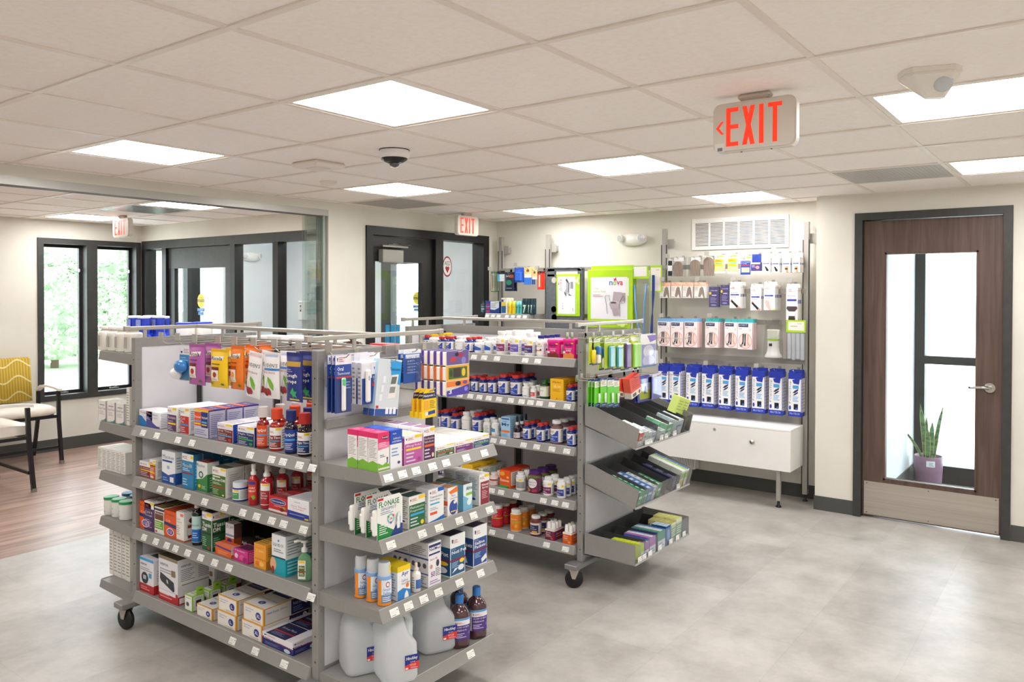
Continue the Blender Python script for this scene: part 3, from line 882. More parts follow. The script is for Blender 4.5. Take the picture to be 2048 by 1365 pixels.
('NC','ear_syringe',.5083,0,1.3968,.1041,.004,.1378,2,.03,'clear medicine spoon pack','end cap hooks',0),
('NC','tissue',.6754,-.105,1.3909,.1512,.032,.1929,5,.036,'patterned pocket tissue pack','end cap hooks',0),
('NC','herpecin',.5138,-.09,1.2392,.0864,.004,.118,3,.026,'yellow rounded lip balm card','end cap hooks',0),
('NA','nasal_bulb',-.9195,.1,1.3837,.088,.004,.1607,1,.03,'blue nasal aspirator pack','left bay hooks',0),
('NA','ricola_p',-.6522,0,1.4077,.1235,.03,.1778,2,.075,'purple lozenge bag','left bay hooks',0),
('NA','ricola_y',-.4841,0,1.3938,.1241,.03,.1642,3,.07,'yellow lozenge bag','left bay hooks',0),
('NA','ricola_o',-.4005,.03,1.4106,.0913,.03,.1852,3,.07,'orange lozenge bag','left bay hooks',0),
('NA','ludens',-.2271,0,1.3925,.0935,.03,.1866,2,.06,'white cherry lozenge bag without blue band','left bay hooks',.12),
('NA','ludens_b',-.1247,0,1.3974,.0989,.03,.1844,2,.075,'white cherry lozenge bag with blue band','left bay hooks',0),
('NA','drops_blue',.015,0,1.4027,.0959,.03,.1904,2,.06,'dark blue cough drop bag','left bay hooks',0),
('NA','drops_red',.027,.08,1.3878,.0764,.03,.1903,2,.07,'red cough drop bag','left bay hooks',0),
('FA','navy_s',-1.0938,.12,1.2628,.0564,.0564,.0819,2,.0594,'leftmost small navy bottle','vitamin gondola top shelf',0),
('FA','navy_s',-1.1005,.13,1.2628,.043,.043,.0879,2,.046,'navy bottle left of the yellow caps','vitamin gondola top shelf',0),
('FA','yellow_cap',-.9833,.06,1.2628,.0671,.0671,.1008,3,.0701,'white bottle with yellow cap','vitamin gondola top shelf',0),
('FA','navy_m',-.8565,0,1.2628,.0541,.0541,.0886,2,.0571,'navy bottle right of the yellow caps','vitamin gondola top shelf',0),
('FA','navy_s',-.7843,0,1.2628,.0553,.0553,.0929,2,.0583,'navy bottle before the plain white bottles','vitamin gondola top shelf',0),
('FA','white_plain',-.7275,.02,1.2628,.0603,.0603,.0957,2,.0633,'plain white bottle','vitamin gondola top shelf',0),
('FA','baby_d',-.6322,0,1.2628,.0492,.0492,.0925,3,.0522,'navy bottle left of the white-blue bottles','vitamin gondola top shelf',0),
('FA','white_blue',-.552,0,1.2628,.0589,.0589,.0809,2,.0619,'short white bottle with blue patch','vitamin gondola top shelf',0),
('FA','white_blue',-.4764,0,1.2628,.0558,.0558,.098,2,.0588,'white bottle with blue wave','vitamin gondola top shelf',0),
('FA','calcium_w',-.3821,0,1.2628,.0709,.0709,.1398,3,.0739,'large white bottle with burgundy label','vitamin gondola top shelf',0),
('FA','calcium_p',-.2777,0,1.2628,.0683,.0683,.1448,3,.0713,'large white bottle with lilac label','vitamin gondola top shelf',0),
('FA','calcium_i',-.1733,0,1.2628,.065,.065,.1368,2,.068,'large white bottle with indigo label','vitamin gondola top shelf',0),
('FA','citracal',-.0896,0,1.2628,.0523,.0523,.124,4,.0553,'white bottle with navy cap','vitamin gondola top shelf',0),
('FA','viactiv_a',.0091,0,1.2628,.0888,.1,.1036,2,.103,'pink chew tub with chocolate picture','vitamin gondola top shelf',0),
('FA','viactiv_b',.1137,0,1.2628,.0836,.1,.1129,2,.103,'pink chew tub with caramel picture','vitamin gondola top shelf',0),
('FA','navy_m',-.72,0,1.0208,.0399,.0399,.0896,3,.0429,'navy bottle hidden left beside tissues','vitamin gondola second shelf',0),
('FA','navy_m',-.6504,0,1.0208,.0498,.0498,.0905,3,.0528,'navy bottle just right of tissues','vitamin gondola second shelf',0),
('FA','navy_m',-.5831,0,1.0208,.0475,.0475,.0982,3,.0505,'second navy bottle from the tissues','vitamin gondola second shelf',0),
('FA','navy_m',-.5172,0,1.0208,.0502,.0502,.093,3,.0532,'third navy bottle from the tissues','vitamin gondola second shelf',0),
('FA','navy_m',-.4475,0,1.0208,.0536,.0536,.1006,3,.0566,'navy bottle left of the fish oil','vitamin gondola second shelf',0),
('FA','fish_oil',-.3654,0,1.0208,.071,.071,.1238,3,.074,'large navy fish oil bottle, left','vitamin gondola second shelf',0),
('FA','fish_oil',-.2728,0,1.0208,.0714,.0714,.1236,3,.0744,'large navy fish oil bottle, right','vitamin gondola second shelf',0),
('FA','white_plain',-.1925,0,1.0208,.0458,.0458,.0816,2,.0488,'small plain white bottle','vitamin gondola second shelf',0),
('FA','red_label',-.1358,0,1.0208,.0395,.0395,.0709,3,.0425,'small white bottle with red label','vitamin gondola second shelf',0),
('FA','green_b',-.0638,0,1.0208,.0569,.0569,.111,2,.0599,'dark green bottle','vitamin gondola second shelf',0),
('FA','vitron',.0371,0,1.0208,.0892,.06,.1233,3,.063,'yellow iron supplement box','vitamin gondola second shelf',0),
('FA','folic',.1147,0,1.0208,.0504,.0504,.0945,3,.0534,'navy bottle at the right end','vitamin gondola second shelf',0),
('FA','enzyme',-.8752,0,.7688,.0328,.0328,.1086,2,.0358,'navy bottle at the far left','vitamin gondola third shelf',0),
('FA','enzyme',-.8219,0,.7688,.0679,.0679,.1212,3,.0709,'larger navy bottle at left','vitamin gondola third shelf',0),
('FA','navy_s',-.7444,0,.7688,.0627,.0627,.1039,3,.0657,'navy bottle left of the tall white one','vitamin gondola third shelf',0),
('FA','white_plain',-.6556,0,.7688,.0621,.0621,.1206,3,.0651,'tall plain white bottle','vitamin gondola third shelf',0),
('FA','magnes',-.5676,0,.7688,.0665,.0665,.1222,3,.0695,'navy bottle right of the tall white one','vitamin gondola third shelf',0),
('FA','green_label',-.4862,0,.7688,.0501,.0501,.0963,2,.0531,'small white bottle with green patch','vitamin gondola third shelf',0),
('FA','blue_label',-.421,0,.7688,.0497,.0497,.0983,2,.0527,'small white bottle with blue patch','vitamin gondola third shelf',0),
('FA','mg_box',-.3276,0,.7688,.0675,.07,.1224,2,.073,'light blue magnesium box','vitamin gondola third shelf',0),
('FA','dropper_b',-.2566,0,.7688,.0425,.0425,.1344,3,.0455,'small dropper bottle','vitamin gondola third shelf',0),
('FA','melatonin_s',-.1868,0,.7688,.0512,.0512,.1044,3,.0542,'navy bottle right of the droppers','vitamin gondola third shelf',0),
('FA','melatonin_s',-.0895,0,.7688,.0524,.0524,.1081,2,.0554,'navy bottle left of the gummies','vitamin gondola third shelf',0),
('FA','melatonin_g',.0146,0,.7688,.0724,.0724,.135,3,.0754,'brown gummy bottle with white cap','vitamin gondola third shelf',0),
('FA','folic',.1211,0,.7688,.0509,.0509,.1092,2,.0539,'navy bottle at the right end','vitamin gondola third shelf',0),
('FA','navy_s',-.9049,0,.4658,.0339,.0339,.0408,2,.0369,'navy bottle behind the end cap','vitamin gondola fourth shelf',0),
('FA','navy_s',-.8193,0,.4658,.0529,.0529,.0549,2,.0559,'navy bottle left of a white one','vitamin gondola fourth shelf',0),
('FA','white_plain',-.7366,0,.4658,.0607,.0607,.0762,2,.0637,'plain white bottle','vitamin gondola fourth shelf',0),
('FA','yellow_small',-.6242,0,.4658,.085,.12,.1048,2,.123,'small yellow box','vitamin gondola fourth shelf',0),
('FA','green_small',-.5868,.06,.4658,.0761,.06,.0762,4,.063,'small green and white box','vitamin gondola fourth shelf',0),
('FA','pink_cap',-.4336,0,.4658,.0561,.0561,.077,2,.0591,'pale pink bottle','vitamin gondola fourth shelf',0),
('FA','flint',-.3336,0,.4658,.0781,.1,.1071,2,.103,'orange-red children vitamin box','vitamin gondola fourth shelf',0),
('FA','silver_w',-.2334,0,.4658,.0609,.0609,.1059,2,.0639,'white bottle with grey label','vitamin gondola fourth shelf',0),
('FA','gummy_purple',-.1394,0,.4658,.0796,.0796,.1288,3,.0826,'burgundy gummy bottle with purple cap','vitamin gondola fourth shelf',0),
('FA','every_daily',-.0387,0,.4658,.0632,.0632,.1059,2,.0662,'white bottle with purple label','vitamin gondola fourth shelf',0),
('FA','one_daily',.0548,0,.4658,.0519,.0519,.1051,4,.0549,'slim white bottle with navy label','vitamin gondola fourth shelf',0),
('FA','silver_w',-.5091,0,.2158,.0485,.0485,.0918,2,.0515,'partly hidden white bottle','vitamin gondola bottom shelf',0),
('FA','glucose_red',-.4142,0,.2158,.0712,.0712,.1292,3,.0742,'red glucose tablet bottle with white cap','vitamin gondola bottom shelf',0),
('FA','glucose_or',-.272,0,.2158,.0684,.0684,.1291,3,.0714,'orange-labelled glucose tablet bottle','vitamin gondola bottom shelf',0),
('FA','gummy_amber',-.1279,0,.2158,.0664,.0664,.1162,3,.0694,'amber gummy bottle with white cap','vitamin gondola bottom shelf',0),
('FA','tray_wine',-.009,0,.2158,.0636,.1,.1009,1,.103,'burgundy tray of glucose tubes','vitamin gondola bottom shelf',0),
('FA','tray_orange',.1092,0,.2158,.0581,.1,.1047,1,.103,'orange tray of glucose tubes','vitamin gondola bottom shelf',0),
('FC','pillorg_yellow',-.1921,0,1.405,.0453,.004,.1458,1,.03,'yellow pill container pack','far gondola end hooks',0),
('FC','pillorg_white',-.1453,0,1.4029,.0801,.004,.1488,1,.03,'blue and white pill container pack, left','far gondola end hooks',0),
('FC','pillorg_white',-.0066,.04,1.3953,.0804,.004,.1808,1,.03,'blue and white pill container pack, right','far gondola end hooks',0),
('FC','pillorg_teal',-.0088,0,1.3968,.0904,.004,.178,1,.03,'teal pill organizer pack, left','far gondola end hooks',0),
('FC','pillorg_teal',.0787,0,1.3929,.0941,.004,.181,1,.03,'teal pill organizer pack, right','far gondola end hooks',0),
('FC','pillorg_purple',.1712,0,1.3888,.0938,.004,.1858,1,.03,'purple pill organizer pack','far gondola end hooks',0),
('FC','pillorg_green',.3033,0,1.3908,.1308,.004,.1821,2,.02,'green pill organizer pack','far gondola end hooks',0),
('FC','pillorg_lilac',.4188,-.02,1.3938,.1898,.004,.1907,2,.02,'wide lilac pill organizer pack','far gondola end hooks',0),
('FC','glow_green',-.0936,.02,1.1694,.0586,.004,.1433,3,.02,'bright green medicine dropper pack, leftmost','far gondola end hooks',0),
('FC','glow_green',-.0462,.01,1.1742,.0651,.004,.1528,2,.02,'bright green medicine dropper pack, second','far gondola end hooks',0),
('FC','glow_green',.03,.01,1.1676,.0738,.004,.1567,2,.02,'bright green medicine dropper pack, third','far gondola end hooks',0),
('FC','glow_green',.1115,.02,1.1564,.0647,.004,.1559,2,.02,'bright green medicine dropper pack, rightmost','far gondola end hooks',0),
('FC','red_pouch',.2572,.05,1.1416,.0848,.04,.1035,1,.03,'red pill crusher box, left','far gondola end hooks',.2),
('FC','red_pouch',.2814,0,1.1589,.1201,.045,.1193,1,.03,'red pill crusher box, right','far gondola end hooks',-.25),
('FC','purple_bag',.4363,.01,1.1452,.182,.004,.1484,2,.02,'purple pouch pack with yellow-green base','far gondola end hooks',0),
('FC','lilac_bag',.5513,-.01,1.1497,.1281,.004,.1454,2,.02,'lilac pouch pack','far gondola end hooks',0),
('B0','sm_salmon',.0542,.006,.803,.0387,.03,.082,4,.032,'slim salmon and white box','top bin tray',0),
('B0','sm_white',.106,.006,.803,.0514,.03,.082,5,.032,'slim white box right of the salmon ones','top bin tray',0),
('B0','sm_white',.1605,.006,.803,.0473,.03,.07,4,.032,'slim white box left of the divider','top bin tray',0),
('B0','sm_blueg',.2153,.006,.803,.0446,.04,.062,2,.042,'pale grey box beside the divider','top bin tray',0),
('B0','sm_white',.3247,.006,.803,.0558,.045,.055,2,.047,'low white box right of the divider','top bin tray',0),
('B0','sm_green',.3963,.006,.803,.0744,.045,.082,3,.047,'green and white ointment box','top bin tray',0),
('B0','sm_blueg',.5297,.006,.803,.0949,.032,.088,4,.034,'pale blue-grey ointment box','top bin tray',0),
('B1','sm_dgreen',.0554,.006,.485,.0505,.034,.078,5,.036,'dark green box at the left end','middle bin tray',0),
('B1','sm_dgreen',.1102,.006,.485,.0489,.034,.078,6,.036,'dark green box, second column','middle bin tray',0),
('B1','sm_blue',.1688,.006,.485,.0579,.034,.08,6,.036,'medium blue ointment box','middle bin tray',0),
('B1','sm_white',.2251,.006,.485,.0473,.036,.08,5,.038,'white ointment box between blue and green','middle bin tray',0),
('B1','sm_dgreen',.2789,.006,.485,.0493,.036,.08,4,.038,'dark green box before the empty slot','middle bin tray',0),
('B1','sm_navy',.4928,.006,.485,.0947,.07,.078,3,.072,'dark navy ointment box','middle bin tray',0),
('B1','sm_stripe',.5998,.006,.485,.0952,.075,.105,3,.077,'tall green and blue striped box','middle bin tray',0),
('B2','sm_lime',.1024,.006,.183,.0385,.035,.088,5,.037,'lime ointment box','bottom bin tray',0),
('B2','eye_purple',.1541,.006,.183,.0524,.04,.086,1,.042,'lilac eye drop box behind the lime ones','bottom bin tray',0),
('B2','eye_purple',.2234,.006,.183,.0725,.052,.098,3,.054,'purple and white eye drop box','bottom bin tray',0),
('B2','eye_green',.3332,.006,.183,.0923,.055,.104,3,.057,'green and white eye drop box','bottom bin tray',0),
('B2','eye_blue',.4239,.006,.183,.0607,.03,.112,3,.032,'blue eye drop box','bottom bin tray',0),
('B2','eye_yel',.4925,.006,.183,.0592,.036,.112,4,.038,'yellow-green eye drop box, left column','bottom bin tray',0),
('B2','eye_yel',.5661,.006,.183,.0759,.036,.122,4,.038,'yellow-green eye drop box, right column','bottom bin tray',0),
('NB','back_bottle',.165,.008,1.3308,.085,0,.125,4,.088,'large white supplement bottle','far end shelf of left gondola',0),
('NB','blue_jug',.265,.1,1.3308,.075,0,.178,2,.09,'blue bottle with white wrapped top, left','far end shelf of left gondola',0),
('NB','blue_jug',.345,.1,1.3308,.075,0,.178,2,.09,'blue bottle with white wrapped top, middle','far end shelf of left gondola',0),
('NB','blue_jug',.425,.1,1.3308,.075,0,.172,1,.09,'blue bottle with white wrapped top, right','far end shelf of left gondola',0),
('NB','blue_lid',.535,.12,1.3308,.1,0,.135,1,.1,'white canister with blue lid, left','far end shelf of left gondola',0),
('NB','blue_lid',.64,.12,1.3308,.1,0,.135,1,.1,'white canister with blue lid, right','far end shelf of left gondola',0),
('NB','back_white',.2,.01,.7108,.135,.045,.112,6,.047,'plain white supplement box seen from behind','far end shelf of left gondola',0),
('NB','green_tub',.165,.05,.4758,.07,0,.092,3,.078,'wipe canister with green lid','far end shelf of left gondola',0),
('NB','blue_tub',.26,.05,.4758,.07,0,.092,3,.078,'wipe canister with blue lid','far end shelf of left gondola',0),
('NB','back_tall',.215,.045,.1508,.085,.04,.235,5,.043,'tall white box with pale green top','far end shelf of left gondola',0),
('NW','restora',-1.64,.012,.9658,.085,.1,.105,1,.1,'white box with teal corner, leftmost of three','far end shelf',0),
('NW','restora',-1.548,.012,.9658,.085,.1,.105,1,.1,'white box with teal corner, middle of three','far end shelf',0),
('NW','restora',-1.456,.012,.9658,.085,.1,.105,1,.1,'white box with teal corner, rightmost of three','far end shelf',0),
('NW','back_white',-1.385,.016,.9658,.03,.12,.19,1,.1,'tall plain white box by the gondola post','far end shelf',0),
('NE','back_white',1.02,.02,1.2408,.11,.08,.165,2,.09,'plain white box peeking over the spine rail, leftmost','far side top shelf',0),
('NE','back_white',.84,.02,1.2408,.11,.08,.17,2,.09,'plain white box peeking over the rail, second','far side top shelf',0),
('NE','back_white',.66,.02,1.2408,.12,.08,.168,2,.09,'plain white box peeking over the rail, third','far side top shelf',0),
('NE','back_white',.47,.02,1.2408,.12,.08,.16,2,.09,'plain white box peeking over the rail, fourth','far side top shelf',0),
('NE','antifreeze',.36,.05,1.2408,.1,0,.205,1,.1,'dark red rounded bottle peeking over the rail','far side top shelf',0),
('NE','chlora',.18,.02,1.2408,.12,.08,.155,1,.1,'flat red and white box peeking over the rail','far side top shelf',0),
('RK','black_stick',-.4398,0,1.9192,.0458,.012,.1425,1,.02,'small black and white pack','rack first row hooks',0),
('RK','sleeve_s',-.362,0,1.936,.1406,.003,.1658,1,.02,'clear pack with grey-brown toe sleeve, left','rack first row hooks',0),
('RK','sleeve_m',-.2084,0,1.9322,.127,.003,.1607,1,.02,'clear pack with grey-brown sleeve, middle','rack first row hooks',0),
('RK','sleeve_l',-.0904,0,1.9293,.1051,.003,.1572,1,.02,'clear pack with grey-brown sleeve, right','rack first row hooks',0),
('RK','bandage_y',-.006,0,1.9434,.0734,.012,.1497,3,.02,'yellow bandage box, left','rack first row hooks',0),
('RK','bandage_y',.1085,0,1.9467,.0756,.012,.1561,2,.02,'yellow bandage box, right','rack first row hooks',0),
('RK','bandage_b',.2189,0,1.9305,.0866,.012,.1501,1,.02,'blue and white dressing box','rack first row hooks',0),
('RK','navy_wrap',.3008,0,1.9441,.0773,.05,.134,1,.03,'navy box with tall hang flap','rack first row hooks',0),
('RK','brace_s',.3876,0,1.947,.0664,.024,.1486,2,.03,'small white brace box, leftmost','rack first row hooks',0),
('RK','brace_s',.4601,0,1.945,.0629,.024,.1501,2,.03,'small white brace box, second','rack first row hooks',0),
('RK','brace_t',.543,0,1.9462,.0636,.024,.1541,2,.03,'small white box with tan leg picture','rack first row hooks',0),
('RK','brace_t',.6175,0,1.9475,.0602,.024,.1546,4,.035,'small white box with tan arm picture','rack first row hooks',0),
('RK','hand_box',-.4876,0,1.7225,.0965,.014,.1348,3,.022,'peach and white glove box, leftmost','rack second row hooks',0),
('RK','hand_box',-.3808,0,1.7219,.0967,.014,.1335,3,.022,'peach and white glove box, second','rack second row hooks',0),
('RK','hand_box',-.2789,0,1.7213,.091,.014,.1323,3,.022,'peach and white glove box, third','rack second row hooks',0),
('RK','hand_box',-.1697,0,1.7207,.0999,.014,.131,4,.022,'peach and white glove box, rightmost','rack second row hooks',0),
('RK','purple_knee',-.0485,0,1.6838,.0807,.014,.1685,2,.025,'dark purple sleeve pack, left','rack second row hooks',0),
('RK','purple_knee',.0469,0,1.698,.0727,.014,.1652,2,.025,'dark purple sleeve pack, right','rack second row hooks',0),
('RK','brace_w',.1337,0,1.7226,.0917,.026,.2138,4,.032,'tall white wrist brace box, left','rack second row hooks',0),
('RK','brace_w',.304,0,1.7041,.0862,.026,.2104,2,.032,'tall white wrist brace box, right','rack second row hooks',0),
('RK','brace_h',.412,0,1.7218,.0896,.026,.2247,5,.032,'tall white thumb support box','rack second row hooks',0),
('RK','brace_a',.5884,0,1.7046,.0883,.026,.2806,3,.032,'tall white abdominal binder box','rack second row hooks',0),
('RK','jobst_b',-.4965,0,1.4131,.1173,.022,.2379,2,.026,'white stocking box with pale blue flap, leftmost','rack third row hooks',0),
('RK','jobst_b',-.3743,0,1.4157,.1148,.022,.2447,2,.026,'white stocking box with pale blue flap, second','rack third row hooks',0),
('RK','jobst_b',-.2478,0,1.4185,.1182,.022,.2438,4,.026,'white stocking box with pale blue flap, third','rack third row hooks',0),
('RK','jobst_t',-.0638,0,1.4207,.1143,.022,.2407,5,.026,'white stocking box with teal flap, left','rack third row hooks',0),
('RK','jobst_t',.0999,0,1.4216,.1081,.022,.237,1,.026,'white stocking box with teal flap, middle','rack third row hooks',0),
('RK','jobst_t',.2172,0,1.4215,.1211,.022,.2442,5,.026,'white stocking box with teal flap, right','rack third row hooks',0),
('RK','powerstep',-.4969,0,1.0231,.0989,.026,.343,2,.03,'blue and white insole pack, first from left','rack fourth row hooks',0),
('RK','powerstep',-.388,0,1.0267,.1078,.026,.3472,3,.03,'blue and white insole pack, second from left','rack fourth row hooks',0),
('RK','powerstep',-.2326,0,1.0281,.1127,.026,.3523,3,.03,'blue and white insole pack, third from left','rack fourth row hooks',0),
('RK','powerstep',-.0928,0,1.0288,.1099,.026,.3527,3,.03,'blue and white insole pack, fourth from left','rack fourth row hooks',0),
('RK','powerstep',.0522,0,1.03,.1095,.026,.3564,3,.03,'blue and white insole pack, fifth from left','rack fourth row hooks',0),
('RK','powerstep',.1911,0,1.031,.1042,.026,.3601,3,.03,'blue and white insole pack, fourth from right','rack fourth row hooks',0),
('RK','powerstep',.3293,0,1.0321,.1051,.026,.3601,3,.03,'blue and white insole pack, third from right','rack fourth row hooks',0),
('RK','powerstep',.4668,0,1.0334,.107,.026,.3624,3,.03,'blue and white insole pack, second from right','rack fourth row hooks',0),
('RK','powerstep',.6154,0,1.0333,.1017,.026,.3594,3,.03,'blue and white insole pack, first from right','rack fourth row hooks',0),
('RK','brush_pack',-2.3087,0,1.8393,.0472,.003,.202,4,.025,'slim toothbrush pack with orange patch','left rack hooks',0),
('RK','floss_teal',-2.2037,0,1.8443,.0871,.004,.1034,1,.025,'black and teal dental card','left rack hooks',0),
('RK','dark_bag',-2.0991,0,1.83,.1138,.02,.1846,2,.045,'dark navy bag with green picture','left rack hooks',0),
('RK','blue_brush',-1.9907,0,1.873,.0985,.004,.143,3,.025,'bright blue brush card','left rack hooks',0),
('RK','tan_card',-1.8813,0,1.8744,.0891,.004,.1657,3,.03,'tan and blue comb card','left rack hooks',0),
('RK','tan_card2',-1.8023,0,1.8499,.0535,.004,.0927,1,.03,'small tan comb card','left rack hooks',0),
('RK','red_comb',-1.7444,0,1.8346,.0515,.006,.1745,3,.022,'red comb pack','left rack hooks',0),
('SH','mouthwash',-2.3639,0,1.4258,.0429,.0429,.1283,2,.0459,'small dark mouthwash bottle','left rack shelf',0),
('SH','paste',-2.2898,0,1.4258,.0559,.05,.1213,2,.053,'navy and red toothpaste box stack','left rack shelf',0),
('SH','cerave',-2.205,0,1.4258,.1071,.07,.1188,2,.073,'white and navy cleanser box','left rack shelf',0),
('SH','bandage_t',-2.0896,0,1.4258,.0709,.05,.1535,2,.053,'cream box with yellow and blue panel','left rack shelf',0),
('SH','banana',-2.0303,0,1.4258,.0411,.035,.1172,2,.038,'yellow stick pack, left','left rack shelf',0),
('SH','banana',-1.9831,0,1.4258,.0439,.035,.1239,2,.038,'yellow stick pack, right','left rack shelf',0),
('SH','teal_stick',-1.939,0,1.4258,.0412,.035,.1243,2,.038,'teal deodorant stick, left','left rack shelf',0),
('SH','teal_stick',-1.9014,0,1.4258,.0294,.035,.1234,2,.038,'teal deodorant stick, right','left rack shelf',0),
('SH','navy_stick',-1.8507,0,1.4258,.066,.035,.15,2,.038,'dark navy deodorant stick, left','left rack shelf',0),
('SH','navy_stick',-1.8017,0,1.4258,.0289,.035,.1503,2,.038,'dark navy deodorant stick, middle','left rack shelf',0),
('SH','navy_stick',-1.7713,0,1.4258,.0288,.035,.1505,2,.038,'dark navy deodorant stick, right','left rack shelf',0),
('FB','brush_hang',.055,0,1.412,.035,.006,.15,1,.02,'navy and light blue toothbrush pack, left','far end hooks of vitamin gondola',0),
('FB','brush_hang',.105,0,1.412,.035,.006,.15,1,.02,'navy and light blue toothbrush pack, middle','far end hooks of vitamin gondola',0),
('FB','brush_hang',.155,0,1.412,.035,.006,.15,1,.02,'navy and light blue toothbrush pack, right','far end hooks of vitamin gondola',0),]

# ================================================================= FIXTURES
# ---- waiting room chairs
def yellow_fabric():
    m = bpy.data.materials.new('yellow_wave_fabric')
    m.use_nodes = True
    nt = m.node_tree; b = nt.nodes['Principled BSDF']; N = nt.nodes.new; L = nt.links.new
    tc = N('ShaderNodeTexCoord'); sp = N('ShaderNodeSeparateXYZ'); L(tc.outputs['Object'], sp.inputs[0])
    def math_(op, a=None, b_=None):
        n = N('ShaderNodeMath'); n.operation = op
        for i, q in enumerate((a, b_)):
            if q is None: continue
            if isinstance(q, (int, float)): n.inputs[i].default_value = q
            else: L(q, n.inputs[i])
        return n.outputs[0]
    wig = math_('MULTIPLY', math_('SINE', math_('MULTIPLY', sp.outputs['X'], 24.0)), 0.035)
    band = math_('FRACT', math_('MULTIPLY', math_('ADD', sp.outputs['Z'], wig), 6.5))
    bl = math_('LESS_THAN', band, 0.10)
    stripe = math_('GREATER_THAN', math_('FRACT', math_('MULTIPLY', sp.outputs['X'], 40.0)), 0.35)
    r = N('ShaderNodeMixRGB'); r.inputs[1].default_value = lin('#c8ad4c'); r.inputs[2].default_value = lin('#b3922c'); L(stripe, r.inputs[0])
    r2 = N('ShaderNodeMixRGB'); L(bl, r2.inputs[0]); L(r.outputs[0], r2.inputs[1]); r2.inputs[2].default_value = lin('#dccf95')
    L(r2.outputs[0], b.inputs['Base Color']); b.inputs['Roughness'].default_value = 0.85
    return m
def chair(loc, rz, label):
    t = empty('waiting_room_chair', loc, rz)
    FB, VN, AR = yellow_fabric(), noise_mat('cream_vinyl', '#d8d0c4', '#e1dacf', 20, .45), M('#dfdbd5', .35)
    LG = M('#232225', .35, .4)
    W, D = .33, .56                       # half width, depth; faces -y, front edge at y = 0
    s = MB()
    secs = []
    for i in range(9):
        q = i / 8; x = -W + .02 + q * (2 * W - .04)
        e = min(1, min(q, 1 - q) * 9 + .45)
        secs.append([(x, -.03 + (.08) * (1 - e), .47), (x, -.045, .50), (x, -.02, .53 + .02 * e), (x, .12, .54 + .02 * e), (x, D - .06, .535 + .01 * e), (x, D - .04, .48), (x, D * .5, .465)])
    s.loft(secs, VN); s.build('seat', t)
    b = MB(); secs = []
    for i in range(9):
        q = i / 8; x = -W + .02 + q * (2 * W - .04); e = min(1, min(q, 1 - q) * 9 + .5)
        secs.append([(x, D - .09, .56), (x, D - .03 - .02 * (1 - e), .97 * 1), (x, D + .0, .985), (x, D + .03, .95), (x, D - .02, .55)])
    b.loft(secs, FB); b.build('backrest', t)
    for sx in (-1, 1):
        x = sx * (W + .02)
        a = MB()
        sec = []
        for (y, z, w) in ((-.03, .70, .018), (.04, .715, .03), (.18, .722, .032), (.34, .71, .03), (.45, .66, .022)):
            sec.append([(x - w, y, z - .01), (x + w, y, z - .01), (x + w, y, z + .012), (x - w, y, z + .012)])
        a.loft(sec, AR, False); a.build('armrest', t)
        l = MB(); l.loft([[(x - .014 + k, y - .016, z), (x + .014 + k, y - .016, z), (x + .014 + k, y + .016, z), (x - .014 + k, y + .016, z)] for (k, y, z) in ((0, .01, .69), (0, .0, .42), (sx * .012, -.03, .004))], LG, False)
        l.box(x + sx * .012 - .017, x + sx * .012 + .017, -.047, -.013, 0, .03, M('#8a8680', .4, .6)); l.build('leg', t)
        l = MB(); l.loft([[(x - .014, y - .016, z), (x + .014, y - .016, z), (x + .014, y + .016, z), (x - .014, y + .016, z)] for (y, z) in ((.44, .65), (.44, .42), (.55, .004))], LG, False); l.build('leg', t)
    f = MB()
    f.box(-W - .01, W + .01, -.01, .015, .435, .465, LG); f.box(-W - .01, W + .01, D - .09, D - .065, .435, .465, LG)
    for sx in (-1, 1): f.box(sx * (W + .02) - .01, sx * (W + .02) + .01, .015, D - .1, .435, .46, LG)
    f.box(-W - .01, W + .01, -.012, .004, .145, .17, LG)
    f.build('frame', t)
    return tag(t, label, 'chair')
chair((1.20, 5.42, 0), 0, 'waiting room armchair with yellow wave-patterned back against the window wall')
chair((.90, 4.80, 0), radians(90), 'nearer waiting room armchair with cream seat, cut off by the left edge')

# ---- gondola shelving on casters
def shelf_mesh(L_, D_, lip=.042):
    m = MB()
    m.box(0, L_, .012, D_, -.016, 0, GREY)
    m.prism([(.012, 0), (.008, .001), (-.012, -lip), (-.008, -lip - .003), (.012, -.010)], GREY, 'x', 0, L_)
    m.prism([(.012, .001), (-.009, -lip + .002), (-.0075, -lip + .0045), (.010, .004)], M('#b3b0ab', .3, .3), 'x', .002, L_ - .002)
    for x in (-.0012, L_ - .0018):
        m.prism([(.012, .0003), (D_, .0003), (D_, -.055), (.03, -.045), (-.008, -lip)], GREY, 'x', x, x + .003)
    return m
_TG = None
def price_tag_mesh():
    global _TG
    if _TG is None:
        m = MB()
        m.box(-.022, .022, -.0008, 0, -.014, .014, M('#efefec', .4))
        art(m, lambda u, v, k: (-.022 + .044 * u, -.0009 - .0001 * k, -.014 + .028 * v), [('r', .78, .62, .92, .74, '#777'), ('l', .1, .08, .6, .22, '#4a4a4a', 1), ('l', .1, .3, .8, .75, '#d5d5d2', 3)])
        _TG = m.mesh('price_label')
    return _TG
def add_tags(sh, xs, lip=.042):
    for x in xs:
        o = bpy.data.objects.new('price_label', price_tag_mesh())
        COL.objects.link(o); o.parent = sh
        o.location = (x, -.0035, -lip * .52)
        o.rotation_euler = (radians(-25), 0, 0)
def add_shelf(t, loc, rz, L_, D_, tags=(), name='shelf'):
    sh = shelf_mesh(L_, D_).build(name, t)
    sh.location = loc; sh.rotation_euler = (0, 0, rz)
    add_tags(sh, tags)
    return sh
